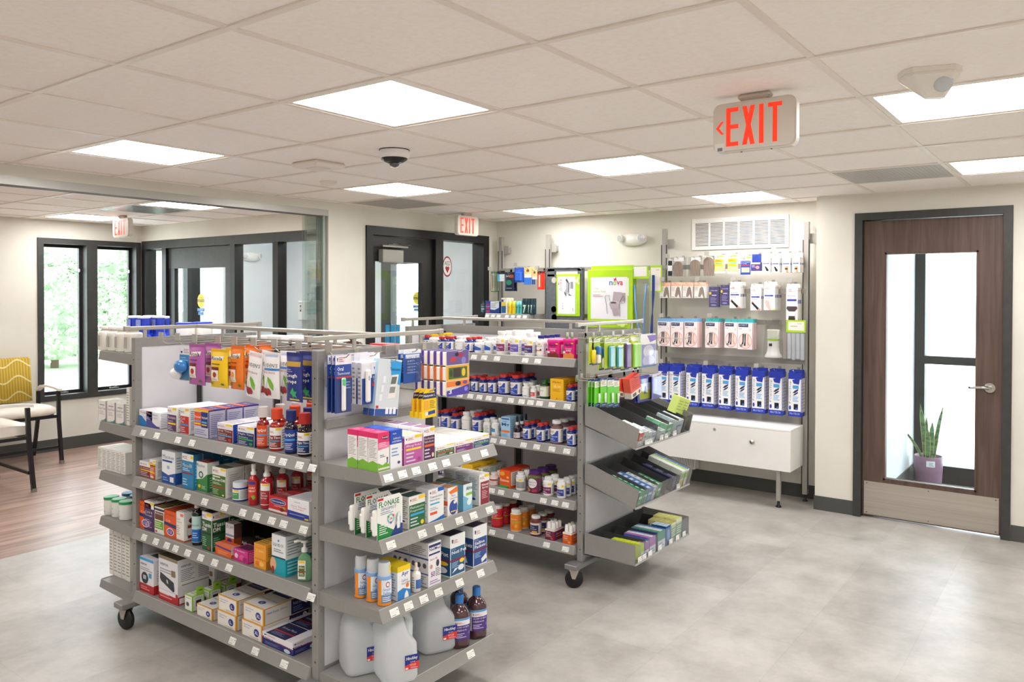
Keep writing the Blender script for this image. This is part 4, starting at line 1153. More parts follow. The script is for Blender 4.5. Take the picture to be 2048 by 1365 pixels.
def peg_mesh(L_=.24, plate=True):
    # hook runs from y = 0 (bar) out to -y
    m = MB()
    m.tube([(0, .0, .004), (0, -.02, 0), (0, -L_ + .035, 0), (0, -L_ + .015, .004), (0, -L_, .016)], .0024, WIRE, 6)
    m.box(-.012, .012, 0, .004, -.008, .028, WIRE)
    if plate:
        m.tube([(0, 0, .022), (0, -L_ + .01, .022), (0, -L_ - .004, .034)], .0018, WIRE, 6)
        m.box(-.019, .019, -L_ - .007, -L_ - .004, .022, .056, M('#b5b1aa', .4, .2))
    return m
PEGS = {}
def add_peg(t, loc, rz=0, L_=.24, plate=True):
    if (L_, plate) not in PEGS: PEGS[(L_, plate)] = peg_mesh(L_, plate).mesh('peg_hook')
    o = bpy.data.objects.new('peg_hook', PEGS[(L_, plate)])
    COL.objects.link(o); o.parent = t; o.location = loc; o.rotation_euler = (0, 0, rz)
    return o
def caster(t, loc, r=.05, rz=0.0, name='caster'):
    o = MB()
    o.box(-.03, .03, -.03, .03, -.004, 0, CHROME)
    for s_ in (-1, 1):
        o.prism([(-.028, 0), (.028, 0), (.012, -r * 1.05), (-.006, -r * 1.1)], M('#b9b4ab', .35, .6), 'x', s_ * .019 - .0015, s_ * .019 + .0015)
    o = o.build(name, t)
    w = MB().lathe([(r * .3, -.014), (r * .35, -.012), (r * .9, -.012), (r, -.008), (r, .008), (r * .9, .012), (r * .35, .012), (r * .3, .014)], RUBBER, 28, ax='x')
    w = w.build('wheel', o)
    z = loc[2]
    w.location = (0, 0, r - z)
    o.location = loc; o.rotation_euler = (0, 0, rz)
    return o
def gondola(ox, oy, label, L_=1.39, W_=.69):
    t = empty('display_gondola', (ox, oy, 0))
    ZT, ZB = 1.415, .135
    for (x, y) in ((0, 0), (0, L_ - .035), (W_ - .035, 0), (W_ - .035, L_ - .035)):
        m = MB(); m.box(x, x + .035, y, y + .035, ZB, ZT - .004, GREY, .002)
        for k in range(12):
            z = .2 + k * .1
            m.box(x + .0172, x + .0178, y - .0006, y, z, z + .006, SLOT)
            m.box(x - .0006, x, y + .012, y + .018, z, z + .006, SLOT)
        m.build('post', t)
    for y0 in (0, L_ - .035):
        m = MB(); m.box(.035, W_ - .035, y0 + .004, y0 + .031, ZT - .05, ZT - .004, GREY); m.box(.035, W_ - .035, y0 + .004, y0 + .031, ZB, ZB + .04, GREY)
        m.box(W_ - .075, W_ - .036, y0 + .003, y0 + .032, ZB + .04, ZT - .05, SLOT)
        m.build('end_beam', t)
        m = MB()
        for (a, b) in ((.036, W_ - .076),):
            m.box(a, b, y0 + .008, y0 + .027, ZB + .04, ZT - .05, PANELW)
        m.build('end_panel', t)
    xm = W_ / 2
    m = MB(); m.box(xm - .014, xm + .014, .035, L_ - .035, ZT - .045, ZT - .004, GREY); m.build('spine_beam', t)
    MB().box(xm - .014, xm + .014, .035, L_ - .035, ZB, ZB + .04, GREY).build('spine_beam', t)
    m = MB()
    for (a, b) in ((.062, L_ / 2 - .022), (L_ / 2 + .022, L_ - .062)):
        m.box(xm - .009, xm + .009, a, b, ZB + .04, ZT - .045, PANELW)
        m.box(xm - .012, xm + .012, a, b, ZT - .058, ZT - .045, GREY)
        m.box(xm - .012, xm + .012, a, a + .012, ZB + .04, ZT - .058, GREY); m.box(xm - .012, xm + .012, b - .012, b, ZB + .04, ZT - .058, GREY)
    m.build('back_panel', t)
    for y in (.049, L_ / 2, L_ - .049):
        m = MB()
        m.box(xm - .008, xm + .008, y - .013, y + .013, ZB + .04, ZT - .046, SLOT)
        m.box(xm - .016, xm - .0085, y - .018, y + .018, ZB + .04, ZT - .046, SLOT)
        m.build('slotted_upright', t)
    # header rails on stubs
    RL = M('#b4b0a8', .32, .45)
    for y in (.015, L_ - .015):
        m = MB(); m.box(-.03, W_ + .03, y - .008, y + .008, 1.447, 1.466, RL, .003)
        for e in (-1, 1): m.box((W_ / 2) + e * (W_ / 2 + .03) - .014, (W_ / 2) + e * (W_ / 2 + .03) + .014, y - .010, y + .010, 1.444, 1.469, RL, .002)
        for x in (.06, .2, W_ - .1): m.box(x - .008, x + .008, y - .004, y + .004, ZT - .004, 1.447, RL)
        m.build('top_rail', t)
    m = MB(); m.box(xm - .008, xm + .008, .024, L_ - .024, 1.447, 1.466, RL, .003)
    for y in (.3, .5, .85, 1.15): m.box(xm - .004, xm + .004, y - .008, y + .008, ZT - .004, 1.447, RL)
    m.build('top_rail', t)
    for y in (-.015, L_ - .065):
        m = MB(); m.box(-.085, W_ + .085, y, y + .08, .108, .135, M('#8f8f8e', .35, .4), .003)
        br = m.build('caster_bar', t)
        for x in (-.045, W_ + .045):
            caster(br, (x, y + .04, .108), .0505, radians(35 if y < 0 else 10))
    return tag(t, label, 'shelving')
ZS = (.983, .735, .482, .175)
G1 = gondola(.10, -.10, 'nearer double-sided grey gondola on casters full of cold and allergy medicine')
# left-hand bay (faces -x)
for z, tg in zip(ZS, TAGS_NA):
    sh = add_shelf(G1, (-.012, 1.352, z), radians(-90), 1.312, .340, tg)
for z, tg in zip(ZS, TAGS_NC):
    add_shelf(G1, (.008, -.335, z - (.01 if z < .3 else 0)), 0, .675, .335, tg)
for z in (1.33, .965, .71, .475, .15):
    add_shelf(G1, (.682, 1.39 + .335, z), radians(180), .675, .335)
for z in (1.24, .9):
    add_shelf(G1, (.702, .04, z), radians(90), 1.31, .340)
# peg bars and hooks
def bar(t, x0, x1, y0, y1, z, name='peg_bar'):
    return MB().box(x0, x1, y0, y1, z - .009, z + .009, WIRE, .002).build(name, t)
bar(G1, .315, .323, .04, 1.35, 1.396)
PY = PYG
for y in PY: add_peg(G1, (.315, y, 1.388), radians(-90), .285)
bar(G1, .04, .65, -.012, -.004, 1.352)
MB().box(.03, .66, -.022, -.005, 1.27, 1.352, GREY, .003).build('peg_panel', G1)
MB().box(.03, .66, -.022, -.005, 1.105, 1.145, GREY, .003).build('peg_panel', G1)

FX, FY = 1.86, -.21
G2 = gondola(FX, FY, 'farther double-sided grey gondola on casters full of vitamins and first aid', 1.37)
ZF = (1.262, 1.02, .768, .465, .215)
for z, tg in zip(ZF, TAGS_FA):
    add_shelf(G2, (-.018, 1.332, z), radians(-90), 1.292, .345, tg)
for z in (1.1, .8, .5, .2): add_shelf(G2, (.702, .04, z), radians(90), 1.29, .33)
# peg bars of the right-hand end
MB().box(.03, .66, -.022, -.005, 1.355, 1.385, GREY, .003).build('peg_panel', G2)
MB().box(.03, .66, -.022, -.005, 1.13, 1.165, GREY, .003).build('peg_panel', G2)
add_peg(G2, (.56, -.022, 1.367), 0, .36, False); add_peg(G2, (.61, -.022, 1.145), 0, .30, False)
add_peg(G2, (.10, 1.395, 1.40), radians(180), .20, False)
# bin trays with dividers and clear fronts
BINS = [(.775 - .0, 17, .120), (.445, 16.5, .112), (.165, 0, .120)]
def bin_tray(t, zf, tilt, hgt, divs, tags=()):
    # profile in (y, z): front bottom at y=-.325
    o = empty('bin_tray', (0, 0, 0)); o.parent = t
    tn = math.tan(radians(tilt))
    yf, yb = -.325, -.012
    zb = zf + (yb - yf) * tn
    lean = .025 if tilt else 0.0
    m = MB()
    side = [(yf, zf), (yf - lean, zf + hgt - .012), (yb - .045, zb + hgt - .005), (yb, zb + hgt), (yb, zb - .005)]
    for x in (.004, .684): m.prism(side, GREY, 'x', x, x + .003)
    m.prism([(yf, zf), (yb, zb), (yb, zb - .004), (yf, zf - .004)], GREY, 'x', .004, .687)
    m.build('tray', o)
    MB().prism([(yf - lean - .001, zf + hgt - .014), (yf - .001, zf), (yf - .004, zf), (yf - lean - .004, zf + hgt - .014)], CLEAR, 'x', .007, .684).build('clear_front', o)
    MB().prism([(yf - .005, zf - .004), (yf - .0005, zf - .006), (yf - .0005, zf + .006), (yf - .006, zf + .006)], GREY2, 'x', .004, .687).build('label_rail', o)
    for x in tags:
        q = bpy.data.objects.new('price_label', price_tag_mesh()); COL.objects.link(q); q.parent = o
        q.location = (x, yf - .0055 - lean * .1, zf + .022)
    m = MB()
    for x in divs:
        m.prism([(yf + .004, zf + .001), (yf - lean + .006, zf + hgt - .02), (yb - .05, zb + hgt - .02), (yb - .01, zb + .001)], DARKG, 'x', x, x + .002)
    m.prism([(yb - .008, zb), (yb - .010, zb + hgt - .01), (yb - .006, zb + hgt - .01), (yb - .003, zb)], DARKG, 'x', .008, .683)
    m.build('divider', o)
    return o
bt1 = bin_tray(G2, BINS[0][0] + .028, BINS[0][1], BINS[0][2], (.235, .375, .50, .60), (.12, .165, .30, .36, .47))
bt2 = bin_tray(G2, BINS[1][0] + .04, BINS[1][1], BINS[1][2], (.10, .235, .36, .49, .60), (.52,))
bt3 = bin_tray(G2, BINS[2][0] + .018, BINS[2][1], BINS[2][2], (.14, .28, .40, .6), (.05, .10, .17, .29, .43, .52, .61))

# ---- emergency lights, grilles, signs, detectors
def emergency_light(loc, rz, label):
    t = empty('emergency_light', loc, rz)     # mounted on a wall behind (+y), faces -y
    m = MB()
    secs = []
    for i in range(9):
        q = -1 + i / 4
        w = .135 * q; h = .060 * math.sqrt(max(.12, 1 - q * q * .85))
        secs.append([(w, 0, -h), (w, -.03, -h * .95), (w, -.055 * math.sqrt(max(.1, 1 - q * q)), -h * .3), (w, -.055 * math.sqrt(max(.1, 1 - q * q)), h * .35), (w, -.028, h * .9), (w, 0, h)])
    m.loft(secs, WHITEP); m.build('body', t)
    for s_ in (-1, 1):
        a = MB(); a.lathe([(.022, -.012), (.034, .0), (.036, .012), (.031, .02), (.024, .022)], WHITEP, 20, (0, 0, 0), ax='y')
        l = a.build('lamp_head', t); l.location = (s_ * .10, -.052, .012); l.rotation_euler = (0, 0, radians(180 + s_ * 25))
        MB().lathe([(.001, .0235), (.029, .0225)], M('#c9ccd0', .15, .2), 20, ax='y').build('lens', l)
    return tag(t, label, 'emergency light')
emergency_light((XR - .001, .905, 2.115), radians(-90), 'white twin-head emergency light on the wall above the boxed safety rails')
emergency_light((4.10, YW - .001, 2.07), 0, 'white twin-head emergency light seen through the vestibule glass')

def wall_grille():
    t = empty('wall_grille', (XR - .001, -.08, 2.135), radians(-90))
    W, Hh = .415, .135
    m = MB()
    m.box(-W, W, -.012, 0, Hh - .035, Hh, WHITEP, .003); m.box(-W, W, -.012, 0, -Hh, -Hh + .035, WHITEP, .003)
    m.box(-W, -W + .03, -.012, 0, -Hh + .035, Hh - .035, WHITEP); m.box(W - .03, W, -.012, 0, -Hh + .035, Hh - .035, WHITEP)
    for k in range(1, 6):
        x = -W + .03 + k * (2 * W - .06) / 6
        m.box(x - .007, x + .007, -.011, 0, -Hh + .035, Hh - .035, WHITEP)
    m.build('frame', t)
    MB().box(-W + .01, W - .01, -.002, -.0005, -Hh + .01, Hh - .01, M('#6f6c68', .8)).build('duct', t)
    m = MB()
    for k in range(16):
        z = -Hh + .042 + k * .0124
        m.prism([(-.0105, z), (-.0095, z + .001), (-.0025, z + .0075), (-.0035, z + .0065)], WHITEP, 'x', -W + .03, W - .03)
    m.build('louvre', t)
    tag(t, 'wide white louvred return-air grille high on the rack wall', 'vent')
wall_grille()
def floor_heater():
    t = empty('baseboard_register', (XR - .009, .42, .12), radians(-90))
    m = MB()
    m.prism([(-.09, 0), (-.075, .10), (0, .12), (0, 0)], WHITEP, 'x', -.16, .16)
    m.build('housing', t)
    m = MB()
    for k in range(20):
        x = -.145 + k * .0152
        m.prism([(-.0895, .012), (-.0785, .088), (-.0765, .088), (-.0875, .012)], M('#9b9892', .5), 'x', x, x + .005)
    m.build('slots', t)
    tag(t, 'small white vented register low on the wall under the cabinet', 'vent')
floor_heater()

RED = '#ff381a'
def exit_sign(loc, rz, label, arrow=False, s=1.0):
    t = empty('exit_sign', loc, rz)          # faces -y, hangs below the ceiling
    w, h, d = .152 * s, .090 * s, .022
    m = MB()
    pts = []
    r = .028
    for (cx, cz, a0) in ((w - r, h - r, 0), (-w + r, h - r, 90), (-w + r, -h + r, 180), (w - r, -h + r, 270)):
        for k in range(5):
            a = radians(a0 + k * 22.5); pts.append((cx + r * cos(a), cz + r * sin(a)))
    m.prism(pts, M('#dcd5cb', .4), 'y', -d + .006, d - .006)
    ins = [(x * .965, z * .95) for x, z in pts]
    m.prism(ins, M('#dcd5cb', .4), 'y', -d, d)
    for x in (-.05, .06): m.lathe([(.004, -.002), (.003, 0)], M('#3a3430', .5), 8, (x, 0, -h))
    m.build('housing', t)
    m = MB(); m.box(-.06, .06, -.02, .02, h + .004, h + .026, M('#c5b9ad', .45), .008); m.box(-.045, .045, -.012, .012, h - .004, h + .006, M('#c5b9ad', .45))
    m.build('canopy', t)
    lm = bpy.data.materials.get('exit_red')
    if not lm:
        lm = M(RED, .35, emit=.42); lm.name = 'exit_red'
    m = MB()
    y = -d - .0006
    def bx(x0, x1, z0, z1): m.box(x0, x1, y, -d + .0005, z0, z1, lm)
    H2 = .070; S = .0165
    xs = -.100 if arrow else -.112
    k = .052
    bx(xs, xs + S, -H2, H2)
    for z in (-H2, -.007, H2 - .0155): bx(xs + S, xs + .046, z, z + .0155)
    x1 = xs + .060
    for sgn in (1, -1):
        m.prism([(x1 + (0 if sgn > 0 else .047 - .017), -H2), (x1 + (.017 if sgn > 0 else .047), -H2), (x1 + (.047 if sgn > 0 else .017), H2), (x1 + (.047 - .017 if sgn > 0 else 0), H2)], lm, 'y', y - (.0002 if sgn > 0 else 0), -d + .0005)
    bx(x1 + .062, x1 + .062 + S, -H2, H2)
    x2 = x1 + .094
    bx(x2 + .0165, x2 + .0165 + S, -H2, H2 - .0155); bx(x2, x2 + .050, H2 - .0155, H2)
    if arrow:
        m.prism([(-.1395, 0), (-.118, .024), (-.108, .024), (-.127, 0), (-.108, -.024), (-.118, -.024)], lm, 'y', y, -d + .0005)
    m.build('lettering', t)
    if arrow:
        m = MB(); a = lambda u, v, kk: (-.142 + u * .036, -d - .0004 - kk * .0002, -.088 + v * .032)
        art(m, a, [('r', 0, 0, 1, 1, '#e8e6e2')] + [('r', .25 + .06 * i, .1, .25 + .06 * i + (.04 if i % 3 else .02), .5, '#333') for i in range(9)])
        m.build('barcode_sticker', t)
    return tag(t, label, 'exit sign')
exit_sign((.94, -1.500, H - .117), radians(-90), 'large hanging exit sign with red letters and left arrow near the camera', True, 1.0)
exit_sign((3.68, 2.16, H - .117), 0, 'small white exit sign hanging before the black exit door')
exit_sign((1.95, 4.99, H - .117), radians(-90), 'small exit sign hanging in the waiting room before the windows')

def dome_camera():
    t = empty('dome_camera', (.987, .378, H))
    MB().lathe([(.076, -.001), (.078, -.004)], M('#3b2b33', .5), 32).build('gasket', t)
    MB().lathe([(.074, -.004), (.076, -.02), (.075, -.038), (.066, -.044)], WHITEP, 36).build('housing', t)
    MB().lathe([(.067, -.044), (.066, -.05), (.045, -.064), (.03, -.070), (.028, -.066)], M('#101013', .25), 36).build('shroud', t)
    MB().lathe([(.028, -.066), (.027, -.076), (.018, -.086), (.001, -.09)], M('#3a3a40', .03, spec=.9, coat=1), 28).build('lens_dome', t)
    tag(t, 'black and white dome security camera on the ceiling', 'camera')
dome_camera()
def motion_sensor():
    t = empty('motion_sensor', (1.00, -2.05, H), radians(-60))
    m = MB()
    o1 = [(-.085, -.03), (-.07, -.06), (.05, -.085), (.085, -.05), (.085, .05), (.05, .085), (-.07, .06), (-.085, .03)]
    m.prism(o1, M('#efe9e1', .4), 'z', -.016, -.0005)
    o2 = [(x * .95, y * .95) for x, y in o1]
    m.loft([[(x, y, -.016) for x, y in o2], [(x, y, -.024) for x, y in o2], [(x * .35 + .02, y * .22, -.088) for x, y in o2]], M('#efe9e1', .4), False)
    m.build('housing', t)
    l = MB(); l.lathe([(.03, 0), (.028, .006), (.018, .012), (.001, .014)], M('#c9d0d4', .2, spec=.8), 24)
    o = l.build('lens', t); o.location = (.03, -.045, -.050); o.rotation_euler = (radians(128), 0, 0)
    tag(t, 'white faceted motion sensor on the ceiling before the wide light panel', 'sensor')
motion_sensor()
def ceil_speaker():
    t = empty('ceiling_access_point', (1.03, 1.02, H))
    m = MB(); m.box(-.11, .11, -.11, .11, -.03, -.001, M('#eee6de', .5), .012); m.build('housing', t)
    MB().box(-.05, .05, -.05, .05, -.0325, -.0295, M('#e6ddd5', .5), .003).build('cover', t)
    tag(t, 'flat white square wireless access point on the ceiling', 'access point')
ceil_speaker()
t = empty('smoke_detector', (1.553, 1.552, H))
MB().lathe([(.055, -.0005), (.055, -.012), (.045, -.022), (.02, -.03), (.001, -.031)], M('#efe8e1', .45), 28).build('housing', t)
MB().lathe([(.046, -.014), (.05, -.016), (.046, -.020)], M('#b9b2ab', .5), 28).build('vent_ring', t)
tag(t, 'round white smoke detector on the ceiling left of the dome camera', 'smoke detector')

# hand-sanitiser dispensers and sign in the vestibule
def dispenser(y, z, label):
    t = empty('hand_sanitizer_dispenser', (VX - .001, y, z), radians(-90))
    m = MB(); m.box(-.06, .06, -.10, 0, -.13, .12, WHITEP, .012)
    art(m, lambda u, v, k: (-.06 + .12 * u, -.1004 - k * .0002, -.13 + .25 * v), [('r', .38, .45, .62, .78, '#2d3350'), ('e', .5, .62, .07, .08, '#e9e9ee'), ('t', 'PURELL', .2, .84, .8, .91, '#2d3350')])
    m.build('housing', t)
    MB().box(-.055, .055, -.11, -.005, -.27, -.255, WHITEP, .004).box(-.055, .055, -.012, -.004, -.255, -.13, WHITEP).build('drip_tray', t)
    tag(t, label, 'hand sanitizer dispenser')
dispenser(5.57, 1.40, 'white hand sanitizer dispenser on the vestibule wall, seen through glass')
t = empty('accessible_door_button', (VX - .001, 5.68, 1.0), radians(-90))
m = MB(); m.box(-.075, .075, -.02, 0, -.075, .075, M('#4c4f54', .4), .003)
art(m, lambda u, v, k: (-.06 + .12 * u, -.0204 - k * .0002, -.06 + .12 * v), [('r', 0, 0, 1, 1, '#cfdde6'), ('p', [(.5, .8), (.75, .2), (.6, .2), (.5, .5), (.4, .2), (.25, .2)], '#22364f')])
m.build('button', t); tag(t, 'square automatic door push button on the vestibule wall', 'button')
t = empty('wall_planter', (4.52, YW - .001, 1.36), 0)
MB().box(-.05, .05, -.08, 0, -.10, 0, WHITEP, .004).build('holder', t)
m = MB(); rnd = random.Random(3)
for k in range(26):
    a = rnd.uniform(-1.2, 1.2); p = Vector((rnd.uniform(-.04, .04), -.04, 0)); q = p + Vector((sin(a) * .07, rnd.uniform(-.03, .03), cos(a) * .09))
    m.add([p + Vector((-.006, 0, 0)), p + Vector((.006, 0, 0)), q], [(0, 1, 2)], M('#5d8a48', .7))
m.build('plant', t); tag(t, 'tiny white wall planter with green leaves in the vestibule', 'planter')

# snake plant behind the wooden door
def snake_plant():
    t = empty('potted_snake_plant', (5.52, -1.362, 0.0))
    t.scale = (.82, .82, .98)
    PURP = noise_mat('mauve_glaze', '#84607a', '#8f6b85', 14, .4)
    st = MB().lathe([(.108, 0), (.12, .012), (.13, .16), (.134, .27), (.130, .275), (.122, .27), (.118, .20)], PURP, 36)
    for k in range(8): st.lathe([(.1195 + .0016 * k, .03 + .027 * k), (.1225 + .0016 * k, .034 + .027 * k), (.1205 + .0016 * k, .038 + .027 * k)], PURP, 36)
    st.build('pot', t)
    MB().lathe([(.119, .238), (.06, .245), (.001, .248)], noise_mat('potting_soil', '#2c2119', '#4a3a2c', 60, .95), 24).build('soil', t)
    LF = noise_mat('sansevieria_leaf', '#35573a', '#6f9463', 9, .45, stretch=(1, 1, 5), detail=2)
    YE_ = M('#b9bd6b', .5)
    vd = Vector((-.94, -.22, 0)).normalized(); rt = Vector((vd.y, -vd.x, 0)) * -1
    # (base offset right, toward viewer, height, lean right, lean back, width)
    for (bx_, by_, hh, lr, lb, w) in ((-.03, 0, .50, -.05, .0, .038), (.02, .02, .36, .01, .03, .045), (-.01, .03, .30, .0, -.02, .042), (.05, -.01, .50, .085, .0, .034), (.04, .03, .24, .05, -.02, .03), (-.06, .01, .28, -.19, .0, .024), (-.02, -.03, .40, .0, .04, .03)):
        n = 10; L0 = []; L1 = []; E0 = []; E1 = []
        for i in range(n + 1):
            q = i / n
            c = Vector((0, 0, .22)) + rt * (bx_ + lr * q ** 1.6) + vd * (by_ + lb * q * q) + Vector((0, 0, hh * q))
            wq = w * (0.62 + 1.4 * q * (1 - q) * 1.1) * min(1, (1 - q) * 4.5 + .03) * .62
            tw = rt * cos(.5 * q + bx_ * 6) + vd * sin(.5 * q + bx_ * 6)
            fold = vd.cross(Vector((0, 0, 1))).cross(Vector((0, 0, 1))) * 0
            L0.append(c - tw * wq); L1.append(c + tw * wq); E0.append(c - tw * wq * .8); E1.append(c + tw * wq * .8)
        m = MB(); fs = [(i, i + 1, n + 2 + i, n + 1 + i) for i in range(n)]
        m.add(E0 + E1, fs, LF, True)
        m.add(L0 + E0, fs, YE_, True); m.add(E1 + L1, fs, YE_, True)
        o = Vector((vd.x, vd.y, 0)) * -.003
        m.add([p + o for p in E0] + [p + o for p in E1], fs, LF, True)
        m.build('leaf', t)
    m = MB()
    def fc(u, v, k):
        a = math.atan2(vd.y, vd.x) - .22 + .6 * u; r = .1335 + .0003 * k
        return (r * cos(a), r * sin(a), .195 + .05 * v)
    art(m, fc, [('r', 0, 0, 1, 1, '#e8edf0'), ('l', .3, .1, .9, .8, '#8b96a0', 3)], nu=6)
    m.build('price_sticker', t)
    tag(t, 'snake plant with upright striped leaves in a ribbed mauve pot', 'potted plant')
snake_plant()

# ---- wall rack: uprights, cross bars, panel, cabinet
def wall_rack():
    t = empty('wall_display_rack', (4.44, 0, 0))
    RK = M('#aaa6a0', .4, .2)
    X = .02
    for y in (2.345, 1.77, .545, -.665):
        m = MB()
        m.box(-.012, .028, y - .018, y + .018, .055, 2.19, RK); m.box(-.013, -.006, y - .026, y - .021, .1, 2.05, SLOT); m.box(-.013, -.006, y + .021, y + .026, .1, 2.05, SLOT)
        m.box(-.004, .02, y - .021, y - .018, .1, 2.1, RK); m.box(-.004, .02, y + .018, y + .021, .1, 2.1, RK)
        u = m.build('upright', t)
        MB().lathe([(.018, 0), (.02, .006), (.008, .014), (.008, .056)], RUBBER, 14, (.008, y, 0)).build('levelling_foot', u)
        b = MB(); b.box(.03, XR - 4.44 - .001, y - .05, y - .015, 2.03, 2.09, RK, .003); b.box(.026, .03, y - .078, y - .018, 2.02, 2.10, RK, .003)
        b.build('wall_bracket', u)
    for z, a, b in ((1.86, 2.345, -.665), (1.42, 1.77, 1.3), (1.655, .545, -.665), (1.405, .545, -.665), (1.10, .545, -.665)):
        MB().box(-.014, -.002, b, a, z - .028, z + .012, M('#9c9992', .4, .3)).build('cross_bar', t)
    return tag(t, 'tall grey slotted upright rack fixed along the rear pharmacy wall', 'wall rack')
RACK = wall_rack()
def rack_shelf():
    sh = add_shelf(RACK, (-.31, 2.30, 1.425), radians(-90), .52, .29, [.03, .10, .17, .27, .34, .41, .48])
rack_shelf()
def low_cabinet():
    t = empty('low_cabinet', (4.10, 0, 0))
    WC = noise_mat('white_cabinet', '#eeece9', '#f2f0ee', 5, .4)
    y0, y1, z0, z1, d = -.655, .62, .285, .605, .315
    m = MB(); m.box(.018, d, y0, y1, z0, z1 - .018, WC, .002); m.build('body', t)
    MB().box(.0, d, y0 - .002, y1 + .002, z1 - .018, z1, WC, .003).build('top', t)
    MB().box(0, .017, y0, y1, z0, z1 - .019, WC, .002).build('drawer_front', t)
    MB().lathe([(.007, 0), (.007, .022), (.018, .024), (.019, .034), (.014, .037)], CHROME, 20, (-.037, -.365, .485), ax='x').build('knob', t)
    MB().lathe([(.012, 0), (.011, .004)], M('#a9a59d', .5, .3), 16, (-.004, -.06, .548), ax='x').build('lock', t)
    for y in (y0 + .10, y1 - .10):
        for x in (.03,):
            m = MB(); m.box(x, x + .03, y - .015, y + .015, .05, z0, M('#a5a29d', .4, .2)); m.lathe([(.02, 0), (.022, .008), (.01, .02), (.01, .05)], RUBBER, 14, (x + .015, y, 0)); m.build('leg', t)
    tag(t, 'low white cabinet with round knob and lock standing under the insole rack', 'cabinet')
low_cabinet()

# ================================================================= GOODS
EPS = .00016
WH, NV, YL, RD, PU = '#f0efec', '#1c2a6e', '#f5cf2a', '#c22b2b', '#5a2a66'
def front_f(w, h, y=0.0, z0=0.0):
    return lambda u, v, k: (-w / 2 + w * u, y - EPS * k, z0 + h * v)
def side_f(w, d, h, sgn):
    if sgn > 0: return lambda u, v, k: (w / 2 + EPS * k, d * u, h * v)
    return lambda u, v, k: (-w / 2 - EPS * k, d * (1 - u), h * v)
def top_f(w, d, h):
    return lambda u, v, k: (-w / 2 + w * u, d * v, h + EPS * k)
FACTS = [('r', .1, .12, .9, .92, '#e9e9e6'), ('l', .14, .15, .86, .5, '#a2a2a2', 6), ('l', .14, .55, .86, .9, '#8f8f8f', 5)]
def fit(els, w, d, h): return els
def carton(name, base, front=(), side=None, top=None, bev=.0012, right=None):
    def b(w, d, h):
        m = MB().box(-w / 2, w / 2, 0, d, 0, h, M(base, .45), bev)
        art(m, front_f(w, h), front)
        sd = FACTS if side is None else side
        art(m, side_f(w, d, h, -1), sd)
        art(m, side_f(w, d, h, 1), sd if right is None else right)
        if top: art(m, top_f(w, d, h), top)
        return m.build(name)
    return b
def cup(u, v, s=1.0, asp=1.0):
    return [('p', [(u, v + .06 * s), (u + .012 * s, v), (u + .055 * s * asp, v), (u + .067 * s * asp, v + .06 * s)], NV), ('l', u + .11 * asp, v - .02, u + .42, v + .075, '#c0605f', 3)]
def gn(body, title, t2='', acc=None, split=.68, side=WH, yel=True, tc=WH, base=WH, pic=None, th=.13):
    e = [('r', .02, .02, .98, split, body)]
    e += cup(.08, split + .12)
    if yel: e.append(('r', .58, .88, .97, .98, YL))
    e.append(('t', title, .08, split - .04 - th, .08 + min(.84, .09 * len(title) + .1), split - .04, tc))
    y = split - .07 - th
    if t2:
        e.append(('t', t2, .08, y - .09, .08 + min(.8, .075 * len(t2) + .1), y, tc)); y -= .12
    if acc: e.append(('r', .08, y - .07, .92, y, acc)); y -= .09
    e.append(('l', .08, .06, .6, max(.1, y - .02), '#cfcfe0', 3))
    if pic: e.append(('e', .8, .14, .1, .07, pic))
    return e
def lines_top(c='#b9b9b9'): return [('l', .1, .15, .85, .85, c, 5)]

def lathe_bottle(name, body, cap, lab, labc=WH, lz=(.1, .66), sh=.70, neck=.6, capr=.72, caph=.15, brough=.2, facts=True, coat=.3, ridge=True, oval=1.0, kind2='cap', trans=0.0, capc=None, span=1.9):
    def b(w, d, h):
        r = w / 2
        t = empty(name)
        m = MB()
        n = 24
        prof = [(r * .9, 0), (r * .985, .012 * h), (r, .03 * h), (r, sh * h), (r * .96, (sh + .03) * h), (r * .82, (sh + .065) * h), (r * neck, (sh + .09) * h), (r * neck, (1 - caph) * h + .001)]
        m.lathe(prof, M(body, brough, coat=coat, trans=trans), n, (0, 0, 0), True, oval)
        m.build('bottle_body', t)
        c = MB()
        cr = r * capr
        z0, z1 = (1 - caph) * h, h
        c.lathe([(cr, z0 + .0012), (cr, z1 - .0025), (cr * .93, z1)], M(cap, .35), n, (0, 0, 0), False, oval)
        c.build(kind2, t)
        if lab is not None:
            l = MB()
            f = lambda u, v, k: ((r + .0004 + EPS * k) * sin((u - .5) * span), -(r + .0004 + EPS * k) * cos((u - .5) * span) * oval, h * (lz[0] + (lz[1] - lz[0]) * v))
            art(l, f, [('r', -.62, 0, 1.62, 1, labc)] + list(lab) + ([('l', 1.08, .08, 1.5, .92, '#9a9aa2', 7)] if facts else []), nu=15)
            l.build('paper_label', t)
        return t
    return b
def vit(name='pill_bottle', title='', body='#1f2a78', cap='#c8302c', patch='#2446ad', **k):
    lab = [('p', [(.0, 0.02), (.0, .60), (.28, .50), (.55, .62), (.72, .86), (.86, .86), (.86, .02)], patch)] + [('p', [(.08, .80), (.1, .70), (.17, .70), (.19, .80)], NV), ('l', .24, .68, .6, .86, '#d07a74', 3)]
    if title: lab.append(('t', title, .1, .36, .1 + min(.7, .1 * len(title) + .06), .50, WH))
    lab.append(('l', .1, .1, .6, .3, '#c9d2ef', 2))
    return lathe_bottle(name, body, cap, lab, **k)
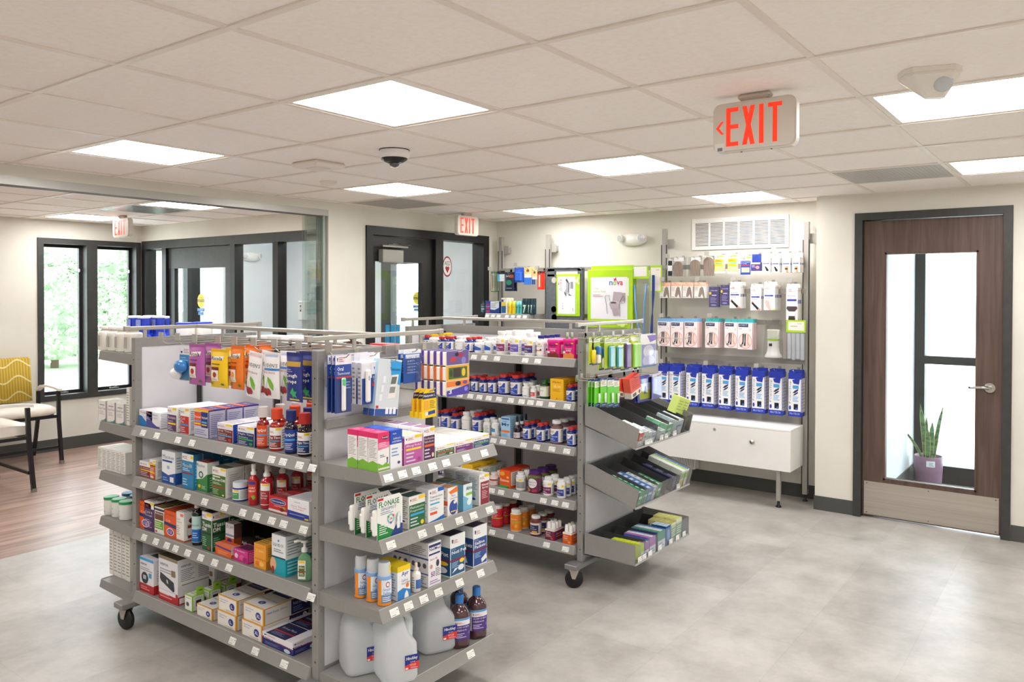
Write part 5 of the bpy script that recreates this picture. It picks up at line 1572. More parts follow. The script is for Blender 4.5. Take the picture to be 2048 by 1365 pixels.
def white_b(title, c1, name='pill_bottle', cap='#f1f1ef', body='#f2f2f0', c2=None, **k):
    lab = [('r', 0, .08, 1.0, .62, c1)] + cup(.06, .75, 1.2) + [('r', .72, .78, .98, .97, YL), ('t', title, .08, .34, .08 + min(.8, .1 * len(title) + .05), .50, WH), ('l', .08, .14, .6, .28, '#e5e0ee', 2)]
    if c2: lab.append(('r', 0, .56, 1.0, .64, c2))
    return lathe_bottle(name, body, cap, lab, **k)

def spray(name, body, labels, top='#f4f2ee', liquid=True, twist=False, lz=(.08, .6)):
    def b(w, d, h):
        r = w / 2; t = empty(name)
        MB().lathe([(r * .9, 0), (r, .015 * h), (r, .60 * h), (r * .85, .66 * h), (r * .42, .71 * h), (r * .42, .74 * h)], M(body, .15, coat=.5), 22).build('bottle_body', t)
        m = MB(); pr = [(r * .55, .735 * h), (r * .55, .80 * h), (r * .36, .82 * h)]
        if twist:
            pr += [(r * (.34 if i % 2 else .28), (.82 + .02 * i) * h) for i in range(1, 9)] + [(r * .1, h)]
        else: pr += [(r * .4, .9 * h), (r * .45, .92 * h), (r * .42, h)]
        m.lathe(pr, M(top, .4), 16); m.build('spray_head', t)
        l = MB()
        f = lambda u, v, k: ((r + .0004 + EPS * k) * sin((u - .5) * 1.9), -(r + .0004 + EPS * k) * cos((u - .5) * 1.9), h * (lz[0] + (lz[1] - lz[0]) * v))
        art(l, f, labels, nu=15); l.build('paper_label', t)
        return t
    return b

def bag_f(w, h, th, z0=0):
    def f(u, v, k):
        bu = max(0, 1 - (2 * u - 1) ** 2); q = min(1, max(0, (v - .03) / .22)) * min(1, max(0, (.93 - v) / .3))
        pin = 1 - .05 * bu * q
        return (-w / 2 + w * (.5 + (u - .5) * (1 - .04 * q)), -th * .5 * (bu ** .55) * q ** .6 - .001 - EPS * 2.5 * k, z0 + h * v)
    return f
def bag(name, col, elems, th=.03, back=None):
    def b(w, d, h):
        m = MB(); n = 10; nv = 16
        f = bag_f(w, h, th, -h)
        rnd = random.Random(5)
        jit = [[rnd.uniform(-1, 1) * .0006 for _ in range(n + 1)] for _ in range(nv + 1)]
        vs = [Vector(f(i / n, j / nv, 0)) for j in range(nv + 1) for i in range(n + 1)]
        fs = [(j * (n + 1) + i, j * (n + 1) + i + 1, (j + 1) * (n + 1) + i + 1, (j + 1) * (n + 1) + i) for j in range(nv) for i in range(n)]
        mat = M(col, .35, coat=.2)
        m.add(vs, fs, mat, True)
        m.add([(v.x, -v.y, v.z) for v in vs], [q[::-1] for q in fs], mat, True)
        for k in range(4): m.box(-w / 2 + .002, w / 2 - .002, -.0022, .0022, -h * .016 * (k + 1) - .001, -h * .016 * (k + 1) + .0006, mat)
        art(m, f, elems, nu=8, nv=10, rough=.35)
        return m.build(name)
    return b
def hang(name, base, elems, flap=0.0, blist=(), rough=.4, sidec=None, topc=None, tab=None):
    # hanging card or box: origin at the hang hole, front face at y = 0
    def b(w, d, h):
        hh = h * (1 - flap)
        t = None
        m = MB().box(-w / 2, w / 2, 0, max(d, .0015), -h, -h + hh, M(base, rough), .0008 if d > .004 else 0)
        if flap: m.box(-w / 2 * .98, w / 2 * .98, max(d, .0015) * .5, max(d, .0015) * .5 + .001, -h + hh, 0, M(tab or base, rough))
        art(m, front_f(w, hh, 0, -h), elems)
        if d > .008:
            sd = [('l', .15, .1, .85, .9, '#9a9a9a', 8)] if sidec is None else sidec
            for s_ in (-1, 1):
                g = side_f(w, d, hh, s_); art(m, lambda u, v, k, g=g: (lambda p: (p[0], p[1], p[2] - h))(g(u, v, k)), sd)
        if not blist: return m.build(name)
        t = empty(name)
        m.build('card', t)
        for (kd, u, v, bw, bh, bd, c) in blist:
            x, z = -w / 2 + w * u, -h + hh * v
            q = MB(); mt = CLEAR if c == 'clear' else M(c, .3, coat=.3)
            if kd == 'box': q.box(x, x + bw * w, -bd, -.0004, z, z + bh * hh, mt, min(.006, bd * .4))
            elif kd == 'cyl': q.lathe([(.3 * bw * w, z), (bw * w / 2, z + .01 * h), (bw * w / 2, z + bh * hh - .01 * h), (.35 * bw * w, z + bh * hh)], mt, 16, (x + bw * w / 2, -bd * .5, 0), True, bd / (bw * w))
            elif kd == 'ball': q.lathe([(max(.0005, bw * w / 2 * sin(pi * i / 8)), z + bh * hh / 2 * (1 - cos(pi * i / 8))) for i in range(9)], mt, 16, (x + bw * w / 2, -bd * .5, 0), True, bd / (bw * w))
            elif kd == 'tube': q.tube([(x, -bd, z), (x + .01 * w, -bd, z + bh * hh * .5), (x, -bd, z + bh * hh)], bw * w / 2, mt, 8)
            q.build('blister' if c == 'clear' else 'packed_item', t)
        return t
    return b

def jug_():
    def b(w, d, h):
        t = empty('water_jug')
        JM = bpy.data.materials.get('milky_plastic')
        if not JM:
            JM = bpy.data.materials.new('milky_plastic'); JM.use_nodes = True
            nt = JM.node_tree; nt.nodes.remove(nt.nodes['Principled BSDF'])
            df = nt.nodes.new('ShaderNodeBsdfTranslucent'); df.inputs[0].default_value = lin('#fafdff')
            tr = nt.nodes.new('ShaderNodeBsdfTransparent'); tr.inputs[0].default_value = lin('#f6fafc')
            gl = nt.nodes.new('ShaderNodeBsdfPrincipled'); gl.inputs['Base Color'].default_value = lin('#f6f9fb'); gl.inputs['Roughness'].default_value = .3
            a = nt.nodes.new('ShaderNodeMixShader'); a.inputs[0].default_value = .5
            c = nt.nodes.new('ShaderNodeMixShader'); c.inputs[0].default_value = .14
            nt.links.new(gl.outputs[0], a.inputs[1]); nt.links.new(df.outputs[0], a.inputs[2])
            nt.links.new(a.outputs[0], c.inputs[1]); nt.links.new(tr.outputs[0], c.inputs[2])
            nt.links.new(c.outputs[0], nt.nodes['Material Output'].inputs[0])
        def sq(wx, wy, z, p=.32, cx=0):
            o = []
            for i in range(28):
                a = 2 * pi * i / 28; ca, sa = cos(a), sin(a)
                o.append((cx + wx / 2 * math.copysign(abs(ca) ** p, ca), wy / 2 * math.copysign(abs(sa) ** p, sa), z))
            return o
        m = MB()
        m.loft([sq(w * .8, d * .8, 0, .5), sq(w * .95, d * .95, h * .02, .45), sq(w, d, h * .07, .42), sq(w * .985, d * .985, h * .18, .4), sq(w, d, h * .2, .4), sq(w * .98, d * .96, h * .50, .42), sq(w * .90, d * .95, h * .56, .44, -w * .04), sq(w * .76, d * .92, h * .62, .46, -w * .09), sq(w * .68, d * .86, h * .70, .5, -w * .11), sq(w * .54, d * .66, h * .82, .6, -w * .08), sq(w * .34, d * .40, h * .90, .9, -w * .03), sq(w * .25, d * .25, h * .925, 1)], JM)
        m.build('jug_body', t)
        m = MB(); m.lathe([(w * .125, h * .925), (w * .13, h * .94), (w * .12, h * .965)], JM, 20).build('neck', t)
        MB().lathe([(w * .125, h * .955), (w * .125, h * .995), (w * .11, h)], M('#e6ecf0', .4), 24).build('cap', t)
        m = MB()
        x = w * .27
        m.tube([(w * .05, 0, h * .885), (w * .22, 0, h * .87), (w * .36, 0, h * .82), (w * .42, 0, h * .74), (w * .43, 0, h * .64), (w * .41, 0, h * .54), (w * .38, 0, h * .47)], [.016, .017, .016, .0145, .0145, .017, .02], JM, 12)
        m.build('handle', t)
        m = MB()
        f = lambda u, v, k: (w * .05 + w * .40 * u, -d * .495 - .002 - EPS * k, h * (.20 + .2 * v))
        art(m, f, [('r', 0, 0, 1, 1, '#1d2f86'), ('p', [(0, 0), (1, 0), (1, .52), (.55, .46), (0, .28)], '#d8322f'), ('b', 'Hinckley', .10, .60, .88, .88, WH), ('t', 'Springs', .38, .46, .72, .56, WH), ('t', 'DISTILLED', .36, .24, .78, .36, WH), ('l', .4, .06, .9, .18, '#f3c9c4', 2), ('r', .03, .04, .22, .16, '#f1f1f1')])
        m.build('paper_label', t)
        return t
    return b
def electrolyte():
    def b(w, d, h):
        r = w / 2; t = empty('electrolyte_bottle')
        LQ = M('#4b2b33', .12, coat=.6)
        def o8(s_, z):
            return [(r * s_ * math.copysign(abs(cos(a)) ** .7, cos(a)), r * s_ * math.copysign(abs(sin(a)) ** .7, sin(a)), z) for a in [2 * pi * i / 24 for i in range(24)]]
        MB().loft([o8(.88, 0), o8(.98, h * .02), o8(1, h * .08), o8(.98, h * .15), o8(1, h * .17), o8(1, h * .58), o8(.98, h * .64), o8(.75, h * .74), o8(.42, h * .80), o8(.4, h * .84)], LQ).build('bottle_body', t)
        MB().lathe([(r * .44, h * .83), (r * .45, h * .98), (r * .40, h)], M('#2f78c4', .35), 20, smooth=False).build('cap', t)
        m = MB()
        f = lambda u, v, k: (r * (1.012 + .0035 * k) * math.copysign(abs(sin((u - .5) * 1.9)) ** .7, sin((u - .5) * 1.9)), -r * (1.012 + .0035 * k) * abs(cos((u - .5) * 1.9)) ** .7, h * (.17 + .42 * v))
        art(m, f, [('r', -.5, 0, 1.5, 1, '#e8e6ee'), ('r', 0, 0, 1.0, .68, '#4e3284'), ('r', -.5, .9, 1.5, 1, '#5f9fd2')] + cup(.1, .76) + [('t', 'electrolyte', .1, .54, .8, .65, WH), ('t', 'solution', .1, .42, .62, .52, WH), ('e', .85, .3, .12, .08, '#7d5fb0'), ('l', .1, .1, .6, .34, '#cfc3e2', 3), ('l', -.4, .2, -.08, .85, '#8d8d97', 7)], nu=15)
        m.build('paper_label', t)
        return t
    return b
def can_():
    def b(w, d, h):
        r = w / 2; t = empty('saline_spray_can')
        MB().lathe([(r * .9, 0), (r, .01 * h), (r, .62 * h), (r * 1.03, .64 * h), (r * .96, .66 * h), (r * 1.03, .68 * h), (r * .93, .70 * h)], M('#8fb4e4', .3, .2), 24).build('can_body', t)
        MB().lathe([(r * .92, .70 * h), (r * .88, .95 * h), (r * .76, h)], M('#e9eef2', .1, trans=.3), 24).build('cap', t)
        m = MB()
        f = lambda u, v, k: ((r + .0004 + EPS * k) * sin((u - .5) * 1.9), -(r + .0004 + EPS * k) * cos((u - .5) * 1.9), h * (.01 + .60 * v))
        art(m, f, [('r', -.6, 0, 1.6, .1, '#ef8f1f'), ('r', -.2, .1, .12, 1, '#ef8f1f'), ('r', .12, .42, 1.2, 1, '#dde8f3'), ('e', .6, .82, .17, .11, '#b04038'), ('e', .6, .82, .11, .07, WH), ('t', 'Simply', .25, .56, .85, .68, '#2f4f9c'), ('t', 'Saline', .25, .43, .85, .54, '#2f4f9c'), ('l', .2, .15, .9, .36, '#e8f0fa', 3), ('l', -.5, .2, -.25, .9, '#5f7fae', 5)], nu=15)
        m.build('paper_label', t)
        m = MB(); f2 = lambda u, v, k: ((r * .93 + EPS * k) * sin(.5 + u * .9), -(r * .93 + EPS * k) * cos(.5 + u * .9), h * (.73 + .2 * v))
        art(m, f2, [('e', .5, .5, .5, .5, '#f4dc28'), ('l', .25, .3, .75, .7, '#6b6420', 3)]); m.build('price_sticker', t)
        return t
    return b
def pump():
    def b(w, d, h):
        r = w / 2; t = empty('hand_sanitizer_bottle')
        MB().lathe([(r * .85, 0), (r * .98, .02 * h), (r, .06 * h), (r * .96, .48 * h), (r * .8, .58 * h), (r * .4, .66 * h), (r * .36, .70 * h)], M('#9fd8a8', .08, trans=.55, coat=.5), 24, (0, 0, 0), True, .72).build('bottle_body', t)
        m = MB(); m.lathe([(r * .42, .69 * h), (r * .42, .78 * h), (r * .2, .80 * h), (r * .2, .90 * h), (r * .5, .92 * h), (r * .45, .97 * h)], WHITEP, 18)
        m.tube([(0, 0, .945 * h), (-r * .8, -r * .2, .955 * h), (-r * 1.3, -r * .4, .93 * h)], r * .16, WHITEP, 8); m.build('pump_head', t)
        m = MB(); f = lambda u, v, k: (-r * .62 + 1.0 * r * u, -.735 * r - .0025 - EPS * k, h * (.07 + .45 * v))
        art(m, f, [('r', 0, 0, 1, 1, WH), ('r', .1, .15, .9, .72, '#55722f'), ('r', .1, .86, .9, .97, YL), ('b', 'Aloe', .16, .56, .8, .68, WH), ('r', .0, .38, 1, .44, '#b23a2c'), ('l', .2, .2, .8, .35, '#dfe7cf', 2)]); m.build('paper_label', t)
        return t
    return b
def dropper():
    def b(w, d, h):
        r = w / 2; t = empty('dropper_bottle')
        MB().lathe([(r * .95, 0), (r, .02 * h), (r, .46 * h), (r * .8, .53 * h), (r * .42, .58 * h), (r * .42, .62 * h)], M('#2b1f2b', .15, coat=.5), 20).build('bottle_body', t)
        MB().lathe([(r * .5, .61 * h), (r * .5, .73 * h)], M('#dcdcda', .4), 16).build('cap', t)
        MB().lathe([(r * .32, .73 * h), (r * .34, .9 * h), (r * .2, h)], M('#17171a', .5), 14).build('rubber_bulb', t)
        m = MB(); f = lambda u, v, k: ((r + .0004 + EPS * k) * sin((u - .5) * 1.9), -(r + .0004 + EPS * k) * cos((u - .5) * 1.9), h * (.05 + .40 * v))
        art(m, f, [('r', -.3, 0, 1.3, .6, '#d9cfd8'), ('e', .5, .14, .06, .07, '#b03040'), ('l', .2, .25, .8, .5, '#6b4a64', 2)], nu=15); m.build('paper_label', t)
        return t
    return b
def tub(col='#e51884', pic='#e08a3c'):
    def b(w, d, h):
        t = empty('chew_tub')
        m = MB()
        def rr(s_, z): return [(w / 2 * s_ * math.copysign(abs(cos(a)) ** .35, cos(a)), d / 2 + d / 2 * s_ * math.copysign(abs(sin(a)) ** .35, sin(a)), z) for a in [2 * pi * i / 28 for i in range(28)]]
        m.loft([rr(.93, 0), rr(.95, .01), rr(.99, h * .84)], M(col, .35)).build('tub_body', t)
        MB().loft([rr(1.03, h * .84), rr(1.04, h * .87), rr(1.03, h * .97), rr(.97, h)], M('#e8228c', .35)).build('lid', t)
        m = MB(); f = lambda u, v, k: (-w * .42 + w * .84 * u, -.0012 - EPS * k - .0 + .004 * (1 - v) , h * (.02 + .80 * v))
        art(m, f, [('r', 0, 0, 1, .26, pic), ('e', .3, .2, .2, .12, pic), ('e', .7, .24, .2, .12, pic), ('b', 'Viactiv', .12, .76, .86, .94, '#2a1f6a'), ('r', .78, .9, .98, .98, YL), ('t', 'Calcium+', .2, .56, .84, .66, WH), ('b', 'BONE', .3, .42, .74, .53, WH), ('r', 0, .3, .22, .44, WH)]); m.build('paper_label', t)
        m = MB(); f = lambda u, v, k: (w * .492 + EPS * k, d * (.2 + .6 * u), h * (.22 + .5 * v))
        art(m, f, [('r', 0, 0, 1, 1, '#eedce8'), ('l', .1, .1, .9, .9, '#9b6f8c', 6)]); m.build('facts_label', t)
        return t
    return b
def tube_tray(c1, c2):
    def b(w, d, h):
        t = empty('glucose_tablet_display')
        m = MB().box(-w / 2, w / 2, 0, d, 0, h * .62, M(c1, .45)); m.box(-w / 2 + .003, w / 2 - .003, .003, d - .003, h * .62, h * .622, M(WH, .5))
        art(m, front_f(w, h * .62), [('r', 0, .84, 1, 1, '#efece6'), ('t', 'Glucose', .1, .62, .6, .76, WH), ('t', 'Tablets', .1, .42, .55, .56, WH), ('r', .1, .3, .7, .36, '#a9b54a'), ('e', .75, .18, .14, .1, c2)])
        art(m, side_f(w, d, h * .62, 1), [('r', 0, .84, 1, 1, '#efece6'), ('t', 'Glucose', .2, .5, .7, .66, WH), ('r', .2, .3, .8, .36, '#a9b54a')])
        m.build('tray', t)
        for i in range(2):
            for j in range(3):
                x, y = (-.24 + .48 * i) * w, d * (.2 + .3 * j)
                MB().lathe([(w * .2, .004), (w * .2, h * .93), (w * .16, h * .96), (w * .16, h)], M('#f0ece6', .4), 12, (x, y, 0)).build('tablet_tube', t)
        return t
    return b
def flat_deod(c1, c2, capc):
    def b(w, d, h):
        t = empty('deodorant_stick')
        def ov(s_, z, y=1.0): return [(w / 2 * s_ * cos(a), d / 2 + d / 2 * s_ * sin(a), z) for a in [2 * pi * i / 18 for i in range(18)]]
        m = MB().loft([ov(.9, 0), ov(1, .006), ov(1, h * .72)], M(c1, .3)); art(m, lambda u, v, k: (-w * .32 + w * .64 * u, d / 2 * (1 - math.sqrt(max(.05, 1 - ((u - .5) * 1.28) ** 2))) - .0008 - EPS * k, h * (.1 + .55 * v)), [('p', [(.1, .9), (.95, .9), (.45, 0), (.15, 0), (.5, .7), (.1, .7)], c2)], nu=5)
        m.build('stick_body', t)
        MB().loft([ov(1.03, h * .72), ov(1.04, h * .94), ov(.9, h)], M(capc, .3)).build('cap', t)
        return t
    return b
def card_grip():
    pass
def flonase():
    def b(w, d, h):
        t = empty('allergy_spray_pack')
        m = MB(); m.prism([(-w / 2, 0), (w / 2, 0), (w / 2, h * .88), (w * .38, h), (-w / 2, h)], M(WH, .4), 'y', 0, .002)
        f = front_f(w, h)
        art(m, f, [('p', [(0, 0), (.98, 0), (.0, .42)], '#1f8a45'), ('p', [(.5, 0), (1, 0), (1, .24), (.78, .3)], '#1f3f86'), ('b', 'FLONASE', .06, .76, .86, .90, '#1d7a42'), ('t', 'SENSIMIST', .14, .67, .74, .74, '#2f4f9c'), ('l', .12, .57, .62, .65, '#8a94a8', 2),
                   ('e', .52, .44, .14, .12, '#8cc0cf'), ('e', .52, .44, .09, .08, '#e9efe9'), ('e', .42, .5, .04, .03, '#4aa35a'), ('e', .62, .5, .04, .03, '#d4642d'), ('e', .52, .34, .04, .03, '#7a54a8'), ('b', '24', .47, .41, .57, .47, '#c63a36'),
                   ('l', .06, .10, .4, .36, '#d9ecd9', 5), ('r', .0, .93, .22, .985, RD)])
        m.build('card', t)
        m = MB(); m.loft([[(w * .30 + s_ * .5 * cos(a) * w * .2, -.0035 - .003 * abs(sin(a / 2)), h * z + s_ * .0 + w * 0) for a in (0, 1.5, 3, 4.5)] for s_, z in ((.8, .16), (1.0, .3), (.9, .44), (.35, .56))], M('#eef2f6', .3)); m.build('spray_picture', t)
        m = MB(); m.box(-w * .62, -w * .40, .0025, .026, h * .22, h * .60, M('#efeeea', .4), .008).box(-w * .60, w * .3, .0025, .020, h * .10, h * .72, M('#efeeea', .4), .006).box(-w * .58, -w * .5, .0025, .018, h * .10, h * .22, M('#efeeea', .4), .006)
        m.build('plastic_shell', t)
        return t
    return b

REG = {}
def reg(key, cat, fn): REG[key] = (cat, fn)
C = carton
# -- nearer gondola, left bay, top shelf
reg('rinse_blue', 'box', C('nasal_rinse_box', '#ecebf0', [('p', [(0, 0), (1, 0), (1, .1), (.7, .16), (.42, .42), (.2, .62), (0, .64)], '#2a7fc0'), ('t', 'FlowSense', .12, .78, .8, .9, '#6a76a0'), ('l', .3, .45, .85, .62, '#b9bfd0', 2)]))
reg('rinse_purple', 'box', C('nasal_rinse_box', '#ecebf0', [('p', [(0, 0), (1, 0), (1, .12), (.8, .12), (.5, .3), (.2, .68), (0, .72)], '#51489a'), ('t', 'FlowSense', .2, .76, .85, .9, '#6a76a0'), ('r', .06, .85, .16, .96, '#c9342f'), ('t', '60 PACKETS', .3, .58, .85, .66, '#8a83b0')], side=[('l', .1, .1, .85, .9, '#9a98ae', 8)]))
reg('acetam_purple', 'box', C('cold_medicine_box', WH, gn('#5b2f63', 'Acetamin', 'Severe', '#f2d43a', side=WH)))
reg('cold_flu_red', 'box', C('cold_medicine_box', WH, gn(RD, 'Cold', 'Flu', '#3f8fd0', th=.1)))
reg('combo', 'box', C('cold_medicine_box', '#cfcfe2', [('r', 0, .93, 1, 1, YL), ('r', .03, .40, .5, .9, '#e5541f'), ('r', .5, .36, .97, .92, '#1f2f7c'), ('b', 'DayQuil', .07, .66, .47, .76, WH), ('b', 'NyQuil', .55, .66, .93, .76, WH), ('r', .06, .54, .46, .6, '#5fb0e0'), ('r', .54, .52, .9, .58, '#5fb0e0'), ('r', .06, .45, .46, .5, YL), ('r', .54, .44, .9, .48, YL), ('l', .06, .08, .9, .3, '#8d8fae', 3)],
    side=[('r', 0, .95, 1, 1, '#3c2b80'), ('r', 0, 0, .05, 1, '#3c2b80'), ('l', .14, .1, .86, .85, '#8f90b5', 11)], top=[('r', 0, .0, 1, 1, '#46307f'), ('r', 0, 0, 1, .35, '#e5541f'), ('t', 'DayQuil', .1, .08, .6, .3, WH), ('t', 'NyQuil', .3, .5, .8, .8, WH)]))
reg('daytime', 'box', C('cold_medicine_box', '#edecf0', gn('#7c2a26', 'Day Time', 'Severe', '#52a5d8', th=.12, pic='#d8382c'), side=[('r', 0, 0, 1, 1, '#2443a4'), ('l', .15, .1, .85, .9, '#6b85d0', 6)], top=lines_top('#b9b9c9')))
reg('nighttime', 'box', C('cold_medicine_box', '#edecf0', gn('#1f2f6a', 'Night Time', 'Severe', '#3fae4c', th=.12, pic='#2f9e4a'), side=[('r', 0, 0, 1, 1, '#2a2f66'), ('l', .15, .1, .85, .9, '#6b74b0', 6)], top=lines_top('#b9b9c9')))
def syrup(liq, cap, title, lc, band, labc=WH, tc=WH, name='cough_syrup_bottle', capr=.80, full=False):
    lab = ([('r', -.05, 0, 1.05, 1, lc), ('b', title, .05, .66, .95, .84, tc), ('r', 0, .5, 1, .58, band), ('l', .1, .08, .8, .4, '#c9c9d6', 4)] if full else
           [('r', .02, .04, .98, .62, lc)] + cup(.08, .76) + [('r', .6, .86, .98, .98, YL), ('b', title, .06, .44, .94, .58, tc), ('r', .02, .34, .9, .4, band), ('l', .08, .1, .7, .3, '#ddd', 3)])
    return lathe_bottle(name, liq, cap, lab, labc, lz=(.06, .56), sh=.58, neck=.55, capr=capr, caph=.26, brough=.12, coat=.6)
reg('dayquil_b', 'bottle', syrup('#8e1c10', '#d9d4d2', 'DayQuil', '#e0561e', '#4f9fd4', '#c9c5cf', full=True))
reg('daytime_b', 'bottle', syrup('#a61f12', '#e04a26', 'Day Time', '#94361f', '#3fa0d8'))
reg('nyquil_b', 'bottle', syrup('#16102c', '#1f2c6c', 'NyQuil', '#1d3f92', '#4fa4dc', '#1d3f92', full=True))
reg('nighttime_b', 'bottle', syrup('#2a0d12', '#b92626', 'Night Time', '#232c62', '#3fa0d8'))
# -- second shelf
reg('acetam_red', 'box', C('pain_reliever_box', WH, gn('#8a1f26', 'Acetaminophen', '', '#f0d030', th=.12, pic='#e8dfd0')))
reg('orange_thin', 'box', C('pain_reliever_box', WH, gn('#df6420', 'Acetam', 'Cold', '#f0b040')))
reg('mucinex_blue', 'box', C('mucus_relief_box', '#eef1f4', [('t', 'Mucinex', .08, .76, .92, .88, '#27306c'), ('r', .05, .66, .8, .72, '#1f4f9c'), ('p', [(0, 0), (1, 0), (1, .36), (.5, .26), (0, .34)], '#27559f'), ('e', .5, .5, .1, .06, '#9fb2d0'), ('r', .62, .06, .9, .22, '#e6ebf2'), ('l', .08, .06, .5, .2, '#8fb0e0', 2)], side=[('r', 0, 0, 1, .35, '#27559f'), ('l', .2, .45, .8, .85, '#9aa', 5)]))
reg('mucus_er', 'box', C('mucus_relief_box', '#2f86b8', [('r', 0, .80, 1, 1, WH)] + cup(.08, .86) + [('r', .76, .88, .98, .96, YL), ('t', 'Mucus-ER', .08, .62, .9, .72, WH), ('r', .05, .42, .95, .47, '#8f2f4a'), ('l', .08, .5, .7, .6, '#d0e6f2', 2), ('l', .08, .08, .5, .3, '#b5d8ea', 3)], side=[('r', 0, .82, 1, 1, '#2a6f9c'), ('r', 0, 0, 1, .8, '#1f7fb6'), ('l', .2, .1, .8, .75, '#66b5de', 7)], top=[('l', .1, .1, .9, .9, '#14618f', 4)]))
reg('mucinex_green', 'box', C('mucus_relief_box', '#e9efe9', [('t', 'Mucinex', .06, .82, .8, .93, '#27306c'), ('p', [(0, 0), (1, 0), (1, .62), (.6, .44), (0, .36)], '#3f8a4a'), ('e', .45, .56, .2, .12, '#2c6a5a'), ('e', .45, .56, .12, .07, '#e5ece8'), ('e', .3, .16, .12, .06, YL), ('l', .5, .08, .9, .2, '#bfe0c0', 3)], side=[('r', 0, 0, 1, .6, '#3f8a4a'), ('l', .2, .1, .8, .5, '#a5cfa8', 5)], top=[('r', 0, 0, 1, 1, '#a23a40'), ('t', 'Mucinex', .2, .3, .7, .7, '#e8d8d8')]))
reg('mucus_dm', 'box', C('mucus_relief_box', '#ecebe4', [('r', .02, .02, .98, .74, '#3f6b2c')] + cup(.08, .84) + [('r', .62, .92, .98, .99, YL), ('r', .06, .66, .6, .71, '#d8dfc8'), ('b', 'Mucus-DM', .06, .54, .94, .64, WH), ('r', .06, .32, .94, .36, '#b5342c'), ('l', .08, .42, .7, .5, '#cfe0bf', 2), ('l', .08, .08, .5, .28, '#a9c796', 4), ('e', .82, .1, .08, .03, '#e8dfa0')], side=[('r', .12, .1, .9, .9, '#dddcd5'), ('l', .2, .2, .8, .8, '#a9a9a5', 9)], top=[('r', .05, .05, .95, .5, '#4f5a3c')]))
def jar_build(w, d, h):
    r = w / 2; t = empty('vapor_rub_jar')
    MB().lathe([(r * .93, 0), (r, .05 * h), (r, .66 * h), (r * .95, .72 * h)], M('#2238a0', .2, coat=.4), 28).build('jar_body', t)
    MB().lathe([(r * .97, .72 * h), (r * .98, .96 * h), (r * .93, h)], M('#dfe4ee', .35), 28).build('lid', t)
    m = MB(); f = lambda u, v, k: ((r + .0005 + EPS * k) * sin((u - .5) * 1.9), -(r + .0005 + EPS * k) * cos((u - .5) * 1.9), h * (.08 + .56 * v))
    art(m, f, [('r', -.3, 0, 1.4, 1, '#e3e8ea'), ('r', 0, .1, .6, .7, '#4f9f62'), ('r', .2, .8, .6, .98, YL), ('t', 'Vapor', .05, .45, .5, .62, WH), ('l', .7, .1, 1.3, .9, '#a5aab5', 6)], nu=15); m.build('paper_label', t)
    return t
reg('vapor_jar', 'jar', jar_build)
reg('throat_spray', 'bottle', spray('throat_spray_bottle', '#c22426', [('r', 0, .1, 1, .98, '#d8412f'), ('e', .5, .9, .42, .08, '#3a3f8c'), ('b', 'SORE', .15, .62, .85, .72, '#f4e8d8'), ('b', 'THROAT', .1, .48, .9, .58, '#f4e8d8'), ('e', .66, .24, .2, .1, '#8fbf3c'), ('e', .4, .16, .2, .1, '#a81b26')]))
reg('sore_spray', 'bottle', spray('throat_spray_bottle', '#b81f30', [('r', .05, .02, .95, .98, WH), ('r', .08, .05, .92, .66, '#a8202c'), ('r', .3, .88, .92, .96, YL), ('t', 'Sore', .12, .52, .6, .62, WH), ('t', 'Throat', .12, .4, .75, .5, WH), ('t', 'Spray', .12, .28, .7, .38, WH)], twist=True, top='#e9e2e2'))
reg('chlora', 'box', C('throat_lozenge_box', '#c9242c', [('e', .5, .72, .44, .19, '#e7e7f2'), ('e', .5, .72, .42, .17, '#1f3a86'), ('b', 'Chloraseptic', .13, .66, .87, .78, WH), ('t', 'SORE THROAT', .3, .40, .85, .48, '#f3e2d8'), ('r', 0, .05, 1, .2, '#e8e0d8'), ('e', .72, .28, .12, .12, '#7d1420'), ('e', .86, .4, .07, .06, '#86b83a')], side=[('l', .1, .1, .85, .9, '#e77', 5)], top=[('r', .1, .1, .9, .9, '#a8353c'), ('t', 'Chloraseptic', .2, .35, .8, .7, '#e8d0d0')]))
reg('sore_loz', 'box', C('throat_lozenge_box', '#eeedf2', [('p', [(0, 0), (1, 0), (1, .30), (0, .34)], '#2c3f9c'), ('t', 'Sore Throat', .18, .56, .88, .66, '#d04a3c'), ('t', 'Lozenges', .28, .43, .78, .53, '#d04a3c'), ('t', 'MAJOR', .34, .78, .6, .85, '#55586a'), ('r', .8, .02, .98, .1, YL), ('l', .1, .14, .8, .2, '#cfd4ee', 1)], top=lines_top('#c9c9d2')))
# -- third shelf
reg('delsym', 'box', C('cough_syrup_box', '#e85a1d', [('t', 'Delsym', .1, .80, .9, .9, '#2d2a5c'), ('p', [(0, .56), (1, .52), (1, .38), (0, .45)], '#27306c'), ('t', '12 Hr', .15, .58, .55, .66, '#f7ead8'), ('e', .52, .22, .32, .14, '#f1e9ee'), ('e', .52, .22, .26, .11, '#6a4a9c'), ('t', '12', .38, .17, .66, .27, WH)], side=[('r', 0, 0, 1, 1, '#e0561c'), ('r', 0, .36, 1, .5, '#27306c'), ('r', .1, .55, .9, .85, '#f0904a'), ('l', .15, .05, .85, .3, '#f7c9a0', 4)], top=[('r', 0, 0, 1, 1, '#c2481c'), ('t', 'Delsym', .1, .3, .9, .6, '#6b2a18')]))
reg('tussin_purple', 'box', C('cough_syrup_box', WH, [('r', 0, 0, 1, .76, '#4d2a5e')] + cup(.08, .82) + [('r', .6, .9, 1, .98, YL), ('t', 'Cold &', .1, .60, .85, .68, WH), ('t', 'Cough', .1, .48, .85, .56, WH), ('l', .1, .1, .8, .4, '#b9a0c4', 5)], side=[('r', 0, 0, 1, .95, '#4d2a5e'), ('v', 'Children', .3, .35, .6, .85, WH)], top=[('l', .1, .1, .9, .9, '#8a6a98', 4)]))
